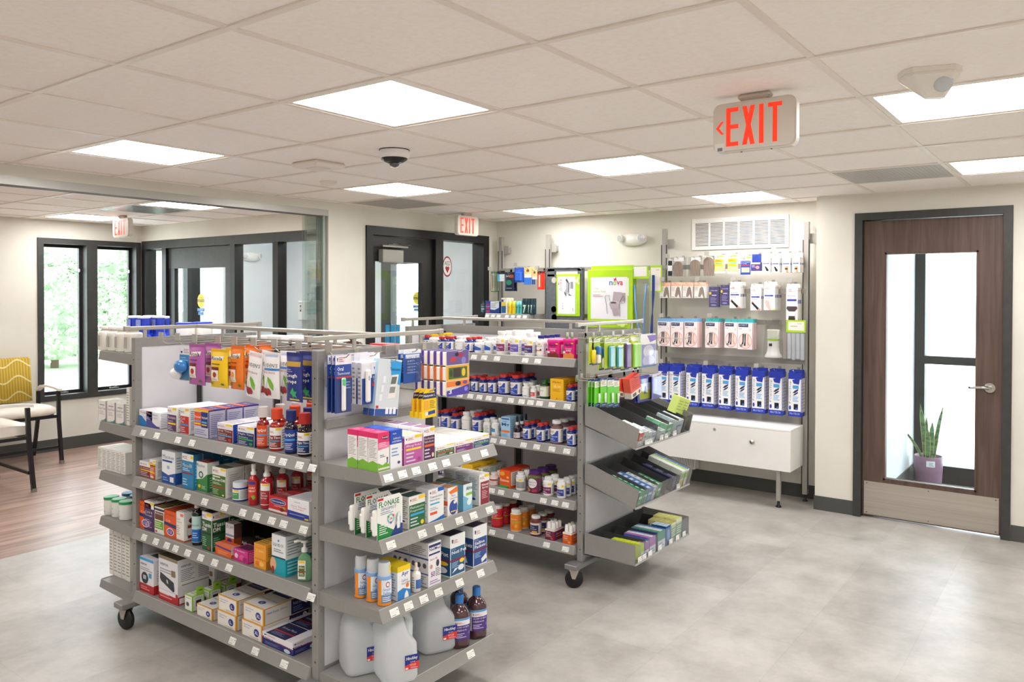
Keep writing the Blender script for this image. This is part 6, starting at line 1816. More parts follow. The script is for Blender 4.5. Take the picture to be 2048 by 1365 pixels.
reg('brown_green', 'box', C('cough_syrup_box', '#efeee6', [('r', 0, .86, 1, .94, '#2b2f4a'), ('r', .05, .52, .95, .82, '#6b3a22'), ('r', .05, .18, .95, .48, '#6aa52e'), ('t', 'Robitussin', .1, .72, .9, .8, WH), ('l', .1, .22, .8, .45, '#d7e8c0', 3), ('e', .2, .08, .1, .04, RD)], side=[('r', 0, .88, 1, .94, '#2b2f4a'), ('r', 0, .1, 1, .8, '#7ab03c'), ('l', .1, .15, .9, .75, '#d7e8c0', 5)], top=[('r', 0, 0, 1, 1, '#5b4a20'), ('l', .1, .1, .9, .9, '#a9924a', 3)]))
reg('white_pict', 'box', C('cough_syrup_box', '#f0ede8', [('r', .55, .86, .95, .96, '#e07a5a'), ('t', 'Chest', .08, .72, .5, .79, '#b04a3a'), ('t', 'Congestion', .08, .62, .75, .69, '#b04a3a'), ('l', .08, .2, .5, .55, '#b5a9a0', 5), ('r', 0, 0, 1, .05, '#d9642c')], side=[('r', .15, .18, .75, .6, '#dad4d0'), ('e', .45, .7, .2, .1, '#5a1a18'), ('r', .2, .1, .85, .55, '#8a2a1c'), ('r', .2, .2, .85, .45, '#efe6e0'), ('r', 0, 0, 1, .04, '#d9642c')], top=[('l', .1, .1, .9, .9, '#c9b2a4', 4)]))
reg('blue_syrup', 'bottle', lathe_bottle('cough_syrup_bottle', '#1a1216', '#dddad8', [('r', -.1, .02, 1.1, 1, '#bfe0dc'), ('r', -.1, .02, 1.1, .5, '#2268b8'), ('t', 'mucus relief', .1, .62, .9, .72, '#2a5a7c'), ('l', .2, .15, .8, .4, '#a8d0f0', 3)], '#bfe0dc', lz=(.08, .72), sh=.76, neck=.5, capr=.55, caph=.1, coat=.6))
TD = [('r', .02, 0, .98, .80, '#1f5a34')] + cup(.08, .86) + [('r', .5, .9, .98, .98, YL), ('b', 'Tussin', .08, .62, .92, .73, WH), ('b', 'DM', .08, .50, .5, .60, WH), ('r', .05, .42, .95, .47, '#12351f'), ('l', .08, .1, .5, .36, '#8fbf9a', 5), ('e', .7, .08, .12, .04, RD)]
reg('tussin_dm', 'box', C('cough_syrup_box', WH, TD, side=TD, top=[('r', .05, .05, .95, .95, '#26352a')]))
reg('zicam', 'box', C('cold_remedy_box', '#e3e0e4', [('t', 'ZICAM', .1, .82, .9, .92, '#3b4f7c'), ('r', 0, .55, 1, .62, '#8090b0'), ('r', 0, .06, 1, .5, '#e05a1e'), ('e', .5, .38, .28, .1, '#2c3a8c'), ('e', .5, .2, .3, .08, '#f3dfd0')], side=[('r', 0, 0, 1, 1, '#5a3a38'), ('r', .1, .1, .9, .5, '#a8481f')]))
reg('zicam_dark', 'box', C('cold_remedy_box', '#3a2c30', [('r', 0, .80, 1, 1, '#8b8690'), ('t', 'ZICAM', .1, .84, .9, .94, '#d9d6da'), ('r', 0, .06, 1, .5, '#8a3a1c'), ('e', .5, .42, .2, .08, '#2b2340')], side=[('r', 0, 0, 1, 1, '#33262a')]))
reg('zicam_tabs', 'box', C('cold_remedy_box', '#e8621e', [('p', [(0, .7), (1, .56), (1, .72), (0, .86)], '#3c3a8c'), ('l', .15, .08, .85, .45, '#f5b080', 4)], side=[('r', 0, .3, 1, 1, '#e6ddd8'), ('e', .4, .7, .2, .1, '#b03a4a'), ('r', 0, 0, 1, .3, '#e8621e')], top=[('r', 0, 0, 1, .5, '#e8856a'), ('t', 'ZICAM', .2, .55, .7, .8, '#b8401c')]))
reg('airborne_pink', 'box', C('immune_support_box', '#cf2f86', [('t', '7 Immune', .1, .84, .8, .95, WH), ('e', .2, .45, .12, .2, '#e8d0dc'), ('e', .6, .4, .18, .22, '#e05a9c'), ('e', .8, .3, .14, .2, '#a82068')], side=[('l', .1, .1, .9, .9, '#e58aba', 6)], top=[('r', .1, .2, .9, .9, '#5a2a4a')]))
reg('airborne_black', 'box', C('immune_support_box', '#1c1719', [('b', 'Airborne', .04, .55, .96, .82, '#ece8e4'), ('l', .05, .3, .6, .4, '#9a9a9a', 1)], side=[('l', .1, .1, .9, .9, '#4a4446', 5)]))
reg('airborne_big', 'box', C('immune_support_box', '#151213', [('b', 'Airborne', .02, .12, .7, .30, '#e8dcb8'), ('r', .55, .4, .9, .7, '#1d1a1f')], side=[('l', .1, .1, .9, .9, '#2a2627', 5)]))
reg('emergen', 'box', C('immune_support_box', '#f0a030', [('t', 'Emergen-C', .1, .80, .85, .88, '#c2701c'), ('t', '1,000', .25, .66, .8, .76, '#fbe6a8'), ('e', .3, .2, .16, .09, '#e8741c'), ('e', .65, .2, .18, .1, '#f5c860'), ('r', 0, .36, 1, .42, '#e2841c')], side=[('r', 0, 0, 1, .35, '#d98326'), ('e', .5, .25, .3, .15, '#e8a040'), ('l', .1, .5, .9, .9, '#b8701c', 5)], top=[('r', 0, 0, 1, 1, '#e8b04a'), ('l', .1, .2, .8, .8, '#a86a1c', 3)]))
LIV = [('r', 0, 0, 1, .42, '#16a3b4'), ('r', 0, .42, 1, .46, '#1f3f5c'), ('t', 'LIQUID I.V.', .1, .70, .88, .79, '#1f3a5c'), ('e', .5, .86, .05, .03, '#2a7fc0'), ('l', .15, .56, .85, .66, '#7a8a9a', 2)]
reg('liquid_iv', 'box', C('hydration_mix_box', '#edf0f1', LIV + [('e', .12, .25, .22, .17, '#e8b08a'), ('e', .1, .1, .12, .1, '#8c3a2c')], side=[('r', 0, 0, 1, .42, '#16a3b4'), ('l', .1, .05, .85, .38, '#a5e0e6', 4), ('l', .1, .5, .85, .92, '#9aa6ac', 6)], top=lines_top('#b5b9bb')))
reg('sanitizer', 'bottle', pump())
# -- bottom shelf
BP = [('r', 0, 0, 1, .24, '#b8262c'), ('b', 'omron', .08, .78, .5, .84, '#3a4a8c'), ('l', .08, .62, .9, .73, '#9a98a8', 2), ('l', .08, .06, .7, .18, '#e8a0a0', 2)]
reg('omron_s', 'box', C('blood_pressure_monitor_box', '#e9e7ec', BP + [('r', 0, .92, 1, 1, '#3fa0d8'), ('e', .38, .42, .24, .17, '#2c2f38'), ('r', .26, .38, .48, .50, '#b9c4c4'), ('r', .66, .46, .86, .60, '#4aa3d8')], side=[('r', 0, 0, 1, .26, '#b8262c'), ('b', 'omron', .3, .78, .9, .84, '#6a74a8'), ('r', .3, .06, .8, .2, '#e8e2e6'), ('l', .2, .35, .85, .7, '#b0aebc', 5)], top=[('r', .3, .4, .9, .8, '#3a3d45')]))
reg('omron_l', 'box', C('blood_pressure_monitor_box', '#e9e7ec', BP + [('r', 0, .93, 1, 1, '#8f8068'), ('p', [(.1, .62), (.8, .48), (.84, .30), (.78, .26), (.14, .42), (.08, .48)], '#33363e'), ('p', [(.42, .5), (.5, .48), (.52, .4), (.44, .42)], '#c9ccd0'), ('r', .68, .60, .88, .74, '#8f7850'), ('r', .03, .16, .9, .24, '#eceaf0')], side=[('r', 0, 0, 1, .18, '#b8262c'), ('r', 0, .18, 1, .42, '#dcdae0'), ('b', 'omron', .08, .82, .35, .87, '#4a5a9c'), ('l', .08, .5, .45, .78, '#9b9aa8', 7), ('l', .55, .5, .92, .78, '#9b9aa8', 7), ('r', .1, .42, .95, .44, '#8f8068'), ('r', .04, .03, .3, .15, '#e9e7ec')], top=[('r', .0, .0, 1, .3, '#7d7258'), ('r', .3, .45, .8, .75, '#2c2f38')]))
reg('oximeter', 'box', C('pulse_oximeter_box', '#93c43c', [('r', .06, .05, .94, .95, '#e9ece4'), ('l', .15, .78, .8, .85, '#6a8a3a', 1), ('e', .4, .42, .2, .14, '#4a4a7c')], side=[('r', .08, .05, .92, .95, '#e6eae0'), ('l', .4, .8, .85, .86, '#5a8a3a', 1), ('r', .35, .35, .75, .7, '#33363e')], top=[('r', .08, .08, .92, .92, '#e3e8dc'), ('l', .2, .3, .8, .7, '#8aa86a', 2)], right=[('r', .08, .05, .92, .95, '#e6eae0'), ('r', .3, .3, .72, .68, '#33363e'), ('l', .2, .75, .8, .9, '#8aa86a', 2)]))
def gloves(sz):
    return C('exam_glove_box', '#edeae4', [('r', .95, 0, 1, 1, '#e8a63a'), ('r', 0, .95, 1, 1, '#e8a63a'), ('r', 0, 0, .03, 1, '#e8a63a'), ('t', 'Vinyl Exam', .1, .68, .52, .78, '#5a5f8c'), ('t', 'Gloves', .1, .54, .38, .64, '#5a5f8c'), ('e', .74, .46, .13, .24, '#26308c'), ('b', sz, .74 - .035 * len(sz) - .02, .36, .74 + .035 * len(sz) + .02, .56, WH), ('l', .4, .08, .85, .16, '#c8a060', 1)],
             side=[('r', 0, .94, 1, 1, '#e8a63a'), ('r', 0, 0, .03, 1, '#e8a63a'), ('t', 'Vinyl Exam Gloves', .06, .56, .5, .72, '#4f5488'), ('r', .58, .04, 1, .96, '#1f2458'), ('t', 'Medical Grade', .62, .6, .84, .8, '#c9cce8'), ('e', .92, .7, .05, .2, '#e3e5f2'), ('t', sz, .9, .6, .94, .8, '#1f2458'), ('l', .62, .15, .84, .5, '#8a90c8', 3)],
             top=[('r', 0, 0, 1, .02, '#e8a63a'), ('e', .5, .18, .14, .06, '#26308c'), ('t', sz, .44, .15, .56, .21, WH), ('t', 'Vinyl Exam Gloves', .1, .3, .9, .36, '#5a5f8c'), ('r', .1, .55, .9, .95, '#23285c'), ('l', .15, .6, .8, .9, '#8a90c8', 4)])
for s_ in ('M', 'L', 'XL'): reg('gloves_' + s_, 'box', gloves(s_))
MK = [('p', [(0, 0), (1, 0), (1, .5), (0, .66)], '#262c72'), ('p', [(0, .62), (1, .46), (1, .42), (0, .58)], '#c22e3c'), ('r', .0, .96, 1, 1, WH)] + cup(.06, .8, 1.4) + [('b', 'Earloop Masks', .06, .52, .58, .64, WH), ('e', .82, .2, .1, .16, '#c9dce4'), ('l', .1, .12, .6, .35, '#8088c0', 4)]
reg('masks', 'box', C('earloop_mask_box', '#ebe9ee', MK, side=MK, top=[('r', .12, .0, .75, 1, '#23284f'), ('r', .12, .34, .75, .42, '#b82c3a'), ('t', 'Earloop Masks', .2, .55, .65, .7, '#dcdcea'), ('l', .2, .1, .6, .3, '#8a90c0', 3)]))
# -- end cap
reg('benadryl', 'box', C('allergy_medicine_box', '#f3f0ee', [('r', 0, .72, 1, 1, '#e0306c'), ('p', [(0, .56), (1, .6), (1, .74), (0, .74)], '#ec7aa0'), ('e', .62, .86, .32, .05, '#7a1a44'), ('b', 'Benadryl', .36, .84, .88, .89, WH), ('l', .1, .62, .8, .76, '#f9d0dc', 3), ('p', [(0, 0), (1, 0), (1, .14), (.7, .22), (.4, .16), (0, .24)], '#7ab83a'), ('e', .8, .32, .07, .035, '#6a3a2c'), ('r', .74, .2, .86, .3, '#8a6ab0'), ('l', .15, .36, .6, .44, '#3c4a8c', 2), ('r', .0, .05, 1, .1, '#e8dfd0')],
    side=[('r', 0, .86, 1, 1, '#e0306c'), ('r', .06, .3, .94, .86, '#f2efee'), ('l', .12, .34, .88, .82, '#a9a0a4', 12), ('p', [(0, 0), (1, 0), (1, .22), (.5, .28), (0, .2)], '#7ab83a'), ('r', .06, .3, .94, .305, '#c0a0a8')], top=[('r', 0, 0, 1, 1, '#e0306c'), ('l', .2, .2, .8, .8, '#f2a0bc', 3)]))
reg('cetirizine', 'box', C('allergy_medicine_box', '#edf0f4', [('r', 0, .64, 1, 1, '#1f4fb8'), ('t', 'MAJOR', .2, .88, .5, .93, WH), ("t", "children's", .22, .76, .85, .82, WH), ('t', 'cetirizine', .14, .68, .92, .74, WH), ('l', .1, .3, .7, .56, '#8aa0c8', 3), ('e', .7, .14, .12, .04, '#4a3a7c')], side=[('r', 0, .64, 1, 1, '#1f4fb8'), ('l', .1, .1, .9, .6, '#a9b2c4', 7)], top=[('r', 0, 0, 1, 1, '#1f4fb8'), ('l', .2, .3, .8, .7, '#6a90dc', 2)]))
reg('allergy_pink', 'box', C('allergy_medicine_box', '#f1edf0', gn('#c25aa8', 'Allergy Relief', '', '#f0d63a', split=.72, th=.1, pic='#a8408c') , side=[('r', .0, 0, 1, .92, '#b8589c'), ('r', .2, .2, .8, .45, '#e5dfe5'), ('r', .2, .2, .8, .3, '#d8c8d4'), ('l', .1, .5, .9, .85, '#e0a8d0', 4)], top=[('r', .1, .1, .9, .8, '#e7dccb'), ('r', .3, .1, .8, .9, '#ead9a8')]))
reg('pseudo', 'box', C('allergy_medicine_box', '#efedf0', gn('#5a2050', 'Fexofenadine', 'Hydrochloride', '#e06a3a', split=.74, th=.07, pic='#e8dcb8'), side=[('l', .1, .1, .9, .9, '#b5aeb8', 10)], top=[('r', .08, .1, .95, .95, '#7c4a80'), ('l', .2, .2, .9, .8, '#c4a8c8', 4)]))
reg('allday_green', 'box', C('allergy_medicine_box', '#f0eeea', gn('#2c6a3a', 'All Day Allergy', '', '#e0542c', split=.6, th=.14, pic='#f0eee8'), side=[('l', .1, .1, .9, .9, '#bdb8b0', 4)], top=[('l', .1, .1, .9, .9, '#e1ddd5', 4)]))
reg('allergy_wine', 'box', C('allergy_medicine_box', '#f0eeea', gn('#8c3a78', 'Allergy', '', '#3a3f9c', split=.6, th=.15), side=[('l', .1, .1, .9, .9, '#bdb8b0', 4)], top=[('l', .1, .1, .9, .9, '#e1ddd5', 4)]))
reg('loratadine', 'box', C('allergy_medicine_box', '#f0eeea', gn('#24407c', 'Loratadine', '', '#4fb85a', split=.6, th=.15), side=[('r', 0, 0, 1, .5, '#34508c'), ('l', .1, .55, .9, .9, '#bdb8b0', 3)], top=[('l', .1, .1, .9, .9, '#e1ddd5', 4)]))
reg('flonase', 'box', flonase())
reg('fluticasone', 'box', C('nasal_spray_box', '#eceae6', gn('#1f6a3c', 'Fluticasone', 'Propionate', '#3fa0d8', split=.74, th=.08, pic=YL), side=[('l', .1, .3, .9, .9, '#8f8f8f', 10), ('r', .15, .04, .85, .18, '#c9c9c9'), ('e', .5, .24, .2, .03, '#2a3f8c')], top=[('r', .05, .1, .95, .9, '#2c4a44')]))
reg('ipratropium', 'box', C('nasal_spray_box', '#eceeef', [('r', .6, .88, 1, 1, '#2a5fc0')] + cup(.1, .86) + [('t', 'Triamcinolone', .1, .72, .9, .79, '#4a5a78'), ('t', 'Nasal Spray', .1, .62, .72, .69, '#4a5a78'), ('r', .1, .52, .7, .57, '#4fb0dc'), ('r', .1, .22, .55, .30, '#e0542c'), ('p', [(0, 0), (1, 0), (1, .14), (.5, .06), (0, .02)], '#2a6fc4'), ('l', .1, .35, .6, .45, '#9aa', 2)], top=lines_top()))
reg('neosyn', 'box', C('nasal_spray_box', '#f0eeec', [('p', [(.1, .86), (1, 1), (1, .80), (.3, .76)], '#ec7a2c'), ('t', 'Neo-', .35, .66, .8, .75, '#2f3a86'), ('t', 'Synephrine', .25, .56, .98, .64, '#2f3a86'), ('e', .55, .28, .4, .26, '#2a4a9c'), ('e', .7, .45, .14, .06, '#e9e4dc'), ('r', .3, .12, .8, .16, YL)], side=[('r', 0, .38, 1, .54, '#ec6a2c'), ('l', .15, .1, .85, .34, '#b0a8a8', 4), ('l', .15, .6, .85, .9, '#b0a8a8', 4)], top=[('r', .05, .05, .95, .95, '#e0a070')]))
reg('afrin', 'box', C('nasal_spray_box', '#dfeef0', [('p', [(0, 0), (1, 0), (1, .3), (0, .6)], '#7ab8d8'), ('b', 'Afrin', .3, .76, .98, .9, '#26282c'), ('r', .3, .56, .98, .66, '#8cc63c'), ('e', .65, .3, .25, .12, '#e6f0ea')], side=[('r', 0, 0, 1, 1, '#6fb2d4'), ('e', .5, .4, .2, .3, '#a5d4e8')], top=[('r', 0, 0, 1, 1, '#5a4a3a'), ('r', .1, .3, .6, .8, '#6b7a3c')]))
reg('nasal_wine', 'box', C('nasal_spray_box', '#efedea', [('r', .12, .02, .96, .76, '#8c2a3c')] + cup(.1, .86) + [('r', .5, .9, .98, .99, YL), ('b', 'Nasal', .24, .62, .88, .70, WH), ('b', 'Spray', .24, .52, .86, .60, WH), ('l', .24, .2, .8, .48, '#e0b0b8', 5)], side=[('l', .15, .5, .85, .9, '#999', 8), ('e', .5, .35, .2, .12, '#c9c9c9'), ('e', .5, .2, .2, .04, '#2a3f8c')], top=lines_top()))
reg('saline_can', 'bottle', can_())
reg('ayr', 'box', C('saline_mist_box', '#eef0f2', [('r', 0, .84, 1, 1, '#f2d21c'), ('b', 'Ayr', .3, .66, .85, .82, '#2a3f8c'), ('t', 'Saline', .3, .52, .8, .6, '#4a5a7c'), ('t', 'Nasal Mist', .3, .44, .95, .5, '#4a5a7c'), ('p', [(0, 0), (1, 0), (1, .22), (.4, .34), (0, .28)], '#2a7fc8'), ('e', .75, .38, .12, .07, '#e87a2c'), ('p', [(.5, .02), (.85, .02), (.8, .16), (.68, .24), (.56, .16)], WH)], side=[('r', 0, .84, 1, 1, '#f2d21c'), ('l', .15, .1, .85, .8, '#a0a8b0', 9)], top=[('r', 0, 0, 1, 1, '#f2d21c')]))
reg('mist_bottle', 'bottle', spray('nasal_mist_bottle', '#eeedea', [('r', .3, .1, .98, .7, '#3a6ab0'), ('l', -.2, .1, .2, .9, '#999', 5)], top='#ead8d0', twist=True))
reg('neilmed', 'box', C('sinus_rinse_box', '#e9e8ec', [('r', .04, .9, .96, .96, '#2a2f6c'), ('b', 'NeilMed', .08, .82, .92, .89, '#2a2f6c'), ('r', .04, .72, .9, .76, '#2a2f6c'), ('t', 'Starter Kit', .12, .6, .7, .65, '#a8507c'), ('e', .22, .46, .1, .05, '#c88a80'), ('e', .72, .5, .12, .08, '#3a3a44'), ('b', '50', .2, .22, .5, .34, '#9c5a9c'), ('l', .55, .2, .95, .4, '#6a6a7a', 5), ('l', .1, .05, .9, .15, '#9c7ab0', 2)],
    side=[('r', 0, .62, 1, .66, '#4a4f8c'), ('r', 0, .28, 1, .31, '#4a4f8c'), ('e', .2, .48, .1, .06, '#5a5a66'), ('e', .5, .48, .1, .06, '#5a5a66'), ('e', .8, .48, .1, .06, '#5a5a66'), ('l', .1, .7, .9, .92, '#9a9aaa', 5), ('l', .1, .05, .9, .25, '#9a9aaa', 4)], top=[('r', .1, .1, .9, .9, '#b9b9c4'), ('l', .2, .2, .8, .8, '#777a8c', 4)]))
def nb(body, t1, t2, pic):
    return [('p', [(.04, .04), (.96, .04), (.96, .70), (.04, .70)], body)] + cup(.1, .82, 1.5) + [('t', 'Soft Tip', .1, .64, .36, .68, '#cfe0ee'), ('b', t1, .1, .55, .1 + .12 * len(t1), .63, WH)] + ([('b', t2, .1, .46, .1 + .11 * len(t2), .535, WH)] if t2 else []) + [('r', 0, .38, 1, .43, '#7a2448'), ('l', .1, .22, .55, .36, '#9fc4dc', 4)] + pic
reg('neti', 'box', C('neti_pot_box', '#e6eae8', nb('#1f5a86', 'Neti Pot', '', [('e', .76, .34, .16, .05, YL), ('e', .7, .18, .2, .07, '#e6e8ea'), ('p', [(.1, .1), (.4, .16), (.5, .2), (.3, .2)], '#e6e8ea')]), side=[('r', .0, .04, 1, .72, '#1f4f7c'), ('b', 'Pot', .5, .5, .9, .6, WH), ('r', 0, .38, 1, .43, '#7a2448'), ('e', .6, .32, .3, .05, YL), ('e', .5, .16, .35, .08, '#e6e8ea')], top=[('r', .05, .05, .95, .95, '#2a2440')]))
reg('saline_packets', 'box', C('saline_packet_box', '#e9ebee', nb('#2a4f94', 'Saline', 'Packets', [('p', [(.55, .16), (.9, .26), (.95, .14), (.6, .06)], '#e6e8ea')]), side=[('r', .0, .04, 1, .72, '#2a4a86'), ('b', 'Packets', .3, .5, .95, .6, WH), ('r', 0, .38, 1, .43, '#7a2448'), ('p', [(.1, .2), (.6, .26), (.7, .1), (.2, .08)], '#e6e8ea')], top=[('r', .05, .05, .95, .95, '#2a2440')]))
reg('jug', 'jug', jug_())
reg('electrolyte', 'bottle', electrolyte())
# -- hanging on the end cap
reg('oral_therm', 'thermometer', hang('thermometer_pack', '#2a4a9c', [('r', 0, .84, 1, 1, '#e6e3ea')] + cup(.1, .9) + [('b', 'Oral', .12, .73, .5, .80, WH), ('t', 'Thermometer', .12, .66, .9, .71, WH), ('r', .05, .60, .98, .63, '#d0342c'), ('l', .6, .4, .95, .55, '#8aa0dc', 3)], flap=.0, blist=[('box', .32, .03, .26, .58, .012, '#e8ebe6'), ('box', .34, .46, .22, .15, .016, '#62c88a'), ('box', .0, .0, .98, .62, .004, 'clear')]))
reg('digital_therm', 'thermometer', hang('thermometer_pack', '#e6e6ee', [('r', .02, .0, .98, .70, '#24468f')] + cup(.6, .82, 1.0, .7) + [('r', .0, .62, .5, .95, '#d9d9e0'), ('b', 'Digital', .56, .58, .92, .66, WH), ('t', 'Thermometer', .56, .52, .96, .57, WH), ('r', .52, .42, 1, .5, '#d0342c'), ('l', .56, .1, .95, .36, '#8aa8dc', 5)], flap=.17, blist=[('box', .14, .05, .24, .78, .014, '#e9e6e2'), ('box', .2, .55, .12, .16, .017, '#9aa8a8')]))
reg('ir_therm', 'thermometer', hang('infrared_thermometer_box', '#cfd8de', [('p', [(.5, 1), (1, .96), (1, .55), (.62, .6)], '#2a9fe0'), ('r', .02, 0, .98, .12, '#2a4f9c'), ('r', .46, .03, .58, .15, '#e8eef4'), ('r', .62, .03, .74, .15, '#e8eef4'), ('r', .78, .03, .90, .15, '#e8eef4'), ('p', [(.5, .3), (.82, .32), (.9, .74), (.6, .72)], '#e2e4e0'), ('p', [(.58, .56), (.8, .57), (.84, .70), (.62, .69)], '#6a706c'), ('p', [(.55, .40), (.78, .41), (.8, .52), (.57, .51)], '#8a8f8a'), ('r', .25, .58, .36, .70, '#e8ecf0'), ('r', .2, .42, .31, .54, '#e8ecf0'), ('r', .15, .26, .26, .38, '#e8ecf0'), ('b', 'Thermometer', .5, .80, .95, .86, '#1a5f9c'), ('r', .04, .13, .14, .18, RD)], sidec=[('r', 0, 0, 1, 1, '#b8d4e4'), ('r', 0, 0, 1, .12, '#2a4f9c')]))
reg('ear_syringe', 'accessory', hang('measuring_spoon_pack', '#2a56a4', [('l', .2, .3, .8, .8, '#7a9ad8', 5), ('r', .1, .84, .9, .98, '#dde4f0')], flap=.12, tab='#e6e9f0', blist=[('cyl', .55, .08, .42, .85, .03, 'clear'), ('cyl', .05, .4, .4, .5, .02, 'clear')]))
def tissue(w, d, h):
    t = empty('pocket_tissue_pack')
    m = MB()
    cs = ['#efe9dc', '#e9e2d4', '#efe9dc']
    for i in range(3):
        z = -h + .004 + i * (h - .006) / 3
        m.box(-w / 2, w / 2, .001, d, z, z + (h - .02) / 3, M('#eee6d8', .5), .004)
    m.build('tissue_packs', t)
    m = MB(); f = front_f(w, h, 0, -h)
    art(m, f, [('r', .02, .68, .98, .98, '#6a5a98'), ('e', .3, .80, .14, .06, '#c23a4c'), ('e', .6, .88, .12, .05, '#b02a54'), ('e', .75, .76, .1, .08, '#8f86c8'), ('e', .45, .9, .08, .04, '#2f2a4c'), ('r', .02, .34, .98, .66, '#f0b02a'), ('r', .1, .37, .9, .62, '#4a6a34'), ('r', .3, .4, .62, .6, '#3a2a28'), ('e', .74, .5, .08, .09, '#efc32c'), ('e', .2, .5, .06, .08, '#2c4a24'), ('r', .02, .2, .98, .32, '#ee7f2c'), ('e', .5, .26, .12, .05, '#2c2440'), ('e', .8, .27, .1, .04, '#6a4a8c'), ('p', [(.02, 0), (.98, 0), (.98, .22), (.5, .16), (.02, .12)], '#4a3aa4'), ('b', '3', .1, .05, .22, .15, WH), ('e', .84, .12, .08, .05, '#8f86d8')])
    m.box(-w / 2, w / 2, -.0006 + .0008, .001, -h, -.004, M('#e7dfd0', .5)); m.build('front_card', t)
    m = MB()
    for i, c in enumerate(('#4a3a8c', '#e86a2c', '#5a3a9c')):
        m.box(w / 2 * .99, w / 2 + .0008, .001, d * .35, -h + .004 + i * h / 3, -h + (i + 1) * h / 3 - .004, M(c, .4))
        m.box(-w / 2 - .0008, -w / 2 * .99, d * .6, d, -h + .004 + i * h / 3, -h + (i + 1) * h / 3 - .004, M(c, .4))
    m.build('printed_edge', t)
    return t
reg('tissue', 'tissues', tissue)
def herpecin(w, d, h):
    t = empty('lip_balm_pack')
    m = MB()
    pts = [(-w / 2, -h), (w / 2, -h), (w / 2, -h * .42), (w * .42, -h * .15), (w * .2, -.003), (0, 0), (-w * .2, -.003), (-w * .42, -h * .15), (-w / 2, -h * .42)]
    m.prism(pts, M('#f0c91e', .4), 'y', 0, .0015)
    art(m, front_f(w, h, 0, -h), [('p', [(.02, .66), (.98, .66), (.94, .86), (.06, .86)], '#27305c'), ('b', 'Herpecin L', .1, .71, .9, .81, WH), ('r', .1, .28, .45, .6, '#e6a82c'), ('l', .5, .3, .92, .6, '#8a7420', 5), ('p', [(.2, .08), (.9, .12), (.9, .24), (.2, .2)], '#27408c'), ('p', [(.2, .08), (.4, .09), (.4, .21), (.2, .2)], '#e9e9ec')])
    m.build('card', t)
    MB().box(-w / 2, w / 2, .002, .018, -h, -h * .80, M('#efc61c', .4)).box(-w * .42, -w * .1, .002, .014, -h * .80, -h * .35, M('#eeb72c', .4)).build('product_tray', t)
    return t
reg('herpecin', 'lip balm', herpecin)
# -- bags on the left bay hooks
def ricola(c, dark, pic):
    return bag('lozenge_bag', c, [('p', [(.13, .70), (.82, .73), (.84, .83), (.15, .80)], '#f3efe6'), ('b', 'Ricola', .17, .715, .80, .81, '#221d1c'), ('r', .22, .60, .72, .63, dark), ('r', .2, .46, .66, .54, '#7a2430' if c != '#e87a1e' else '#b8481c'), ('r', .22, .18, .64, .46, '#f1eadf'), ('e', .43, .34, .12, .07, pic), ('l', .28, .2, .58, .26, '#b9a898', 2), ('e', .14, .12, .1, .04, '#7a8f3a'), ('e', .8, .1, .08, .03, '#5f7a2c')], th=.035)
reg('ricola_p', 'bag', ricola('#b05fa8', '#7a3476', '#b22a34'))
reg('ricola_y', 'bag', ricola('#f2c71a', '#8a6a14', '#a8382c'))
reg('ricola_o', 'bag', ricola('#e87a1e', '#a8481c', '#efa03c'))
def ludens(band):
    return bag('lozenge_bag', '#efecec', [('r', .1, .90, .9, .95, '#e0b0b8' if not band else '#a9b4d8'), ('t', "LUDEN'S", .08, .68, .94, .76, '#221d24')] + ([('r', 0, .61, 1, .66, band)] if band else []) + [('t', 'Wild Cherry', .1, .53, .86, .59, '#b8384c'), ('p', [(.42, .48), (.62, .42), (.78, .3), (.74, .18), (.55, .26), (.44, .38)], '#7ab83c'), ('e', .26, .14, .16, .09, '#8c1a26'), ('e', .46, .15, .12, .08, '#a8222c'), ('p', [(.29, .22), (.31, .22), (.48, .46), (.46, .46)], '#6a8a34')], th=.03)
reg('ludens', 'bag', ludens(None)); reg('ludens_b', 'bag', ludens('#3f86cc'))
def drops(c, leaf):
    return bag('lozenge_bag', c, [('r', .05, .72, .95, .82, '#c49a3c'), ('b', 'Cough', .1, .48, .82, .58, WH), ('b', 'Drops', .1, .36, .8, .46, WH), ('p', [(.5, .24), (.6, .3), (.66, .22), (.8, .22), (.7, .15), (.76, .08), (.6, .12), (.5, .06), (.5, .14), (.38, .18)], leaf), ('r', .25, .03, .85, .065, YL), ('l', .1, .6, .6, .68, '#9a9ac8', 2)], th=.03)
reg('drops_blue', 'bag', drops('#25337f', '#34b06a')); reg('drops_red', 'bag', drops('#b8303c', '#e8d0c0'))
reg('nasal_bulb', 'accessory', hang('nasal_aspirator_pack', '#3f86b8', [('r', 0, .74, 1, 1, '#e8e6ec'), ('p', [(.1, .84), (.14, .78), (.26, .78), (.3, .84)], NV), ('l', .4, .78, .95, .92, '#c08a90', 3), ('l', .1, .55, .8, .68, '#8ac0e0', 2)], blist=[('ball', .1, .22, .9, .38, .05, '#2f7cc0'), ('ball', -.25, .02, .75, .34, .05, '#e9e6e6'), ('box', .1, .0, .9, .06, .02, 'clear')]))
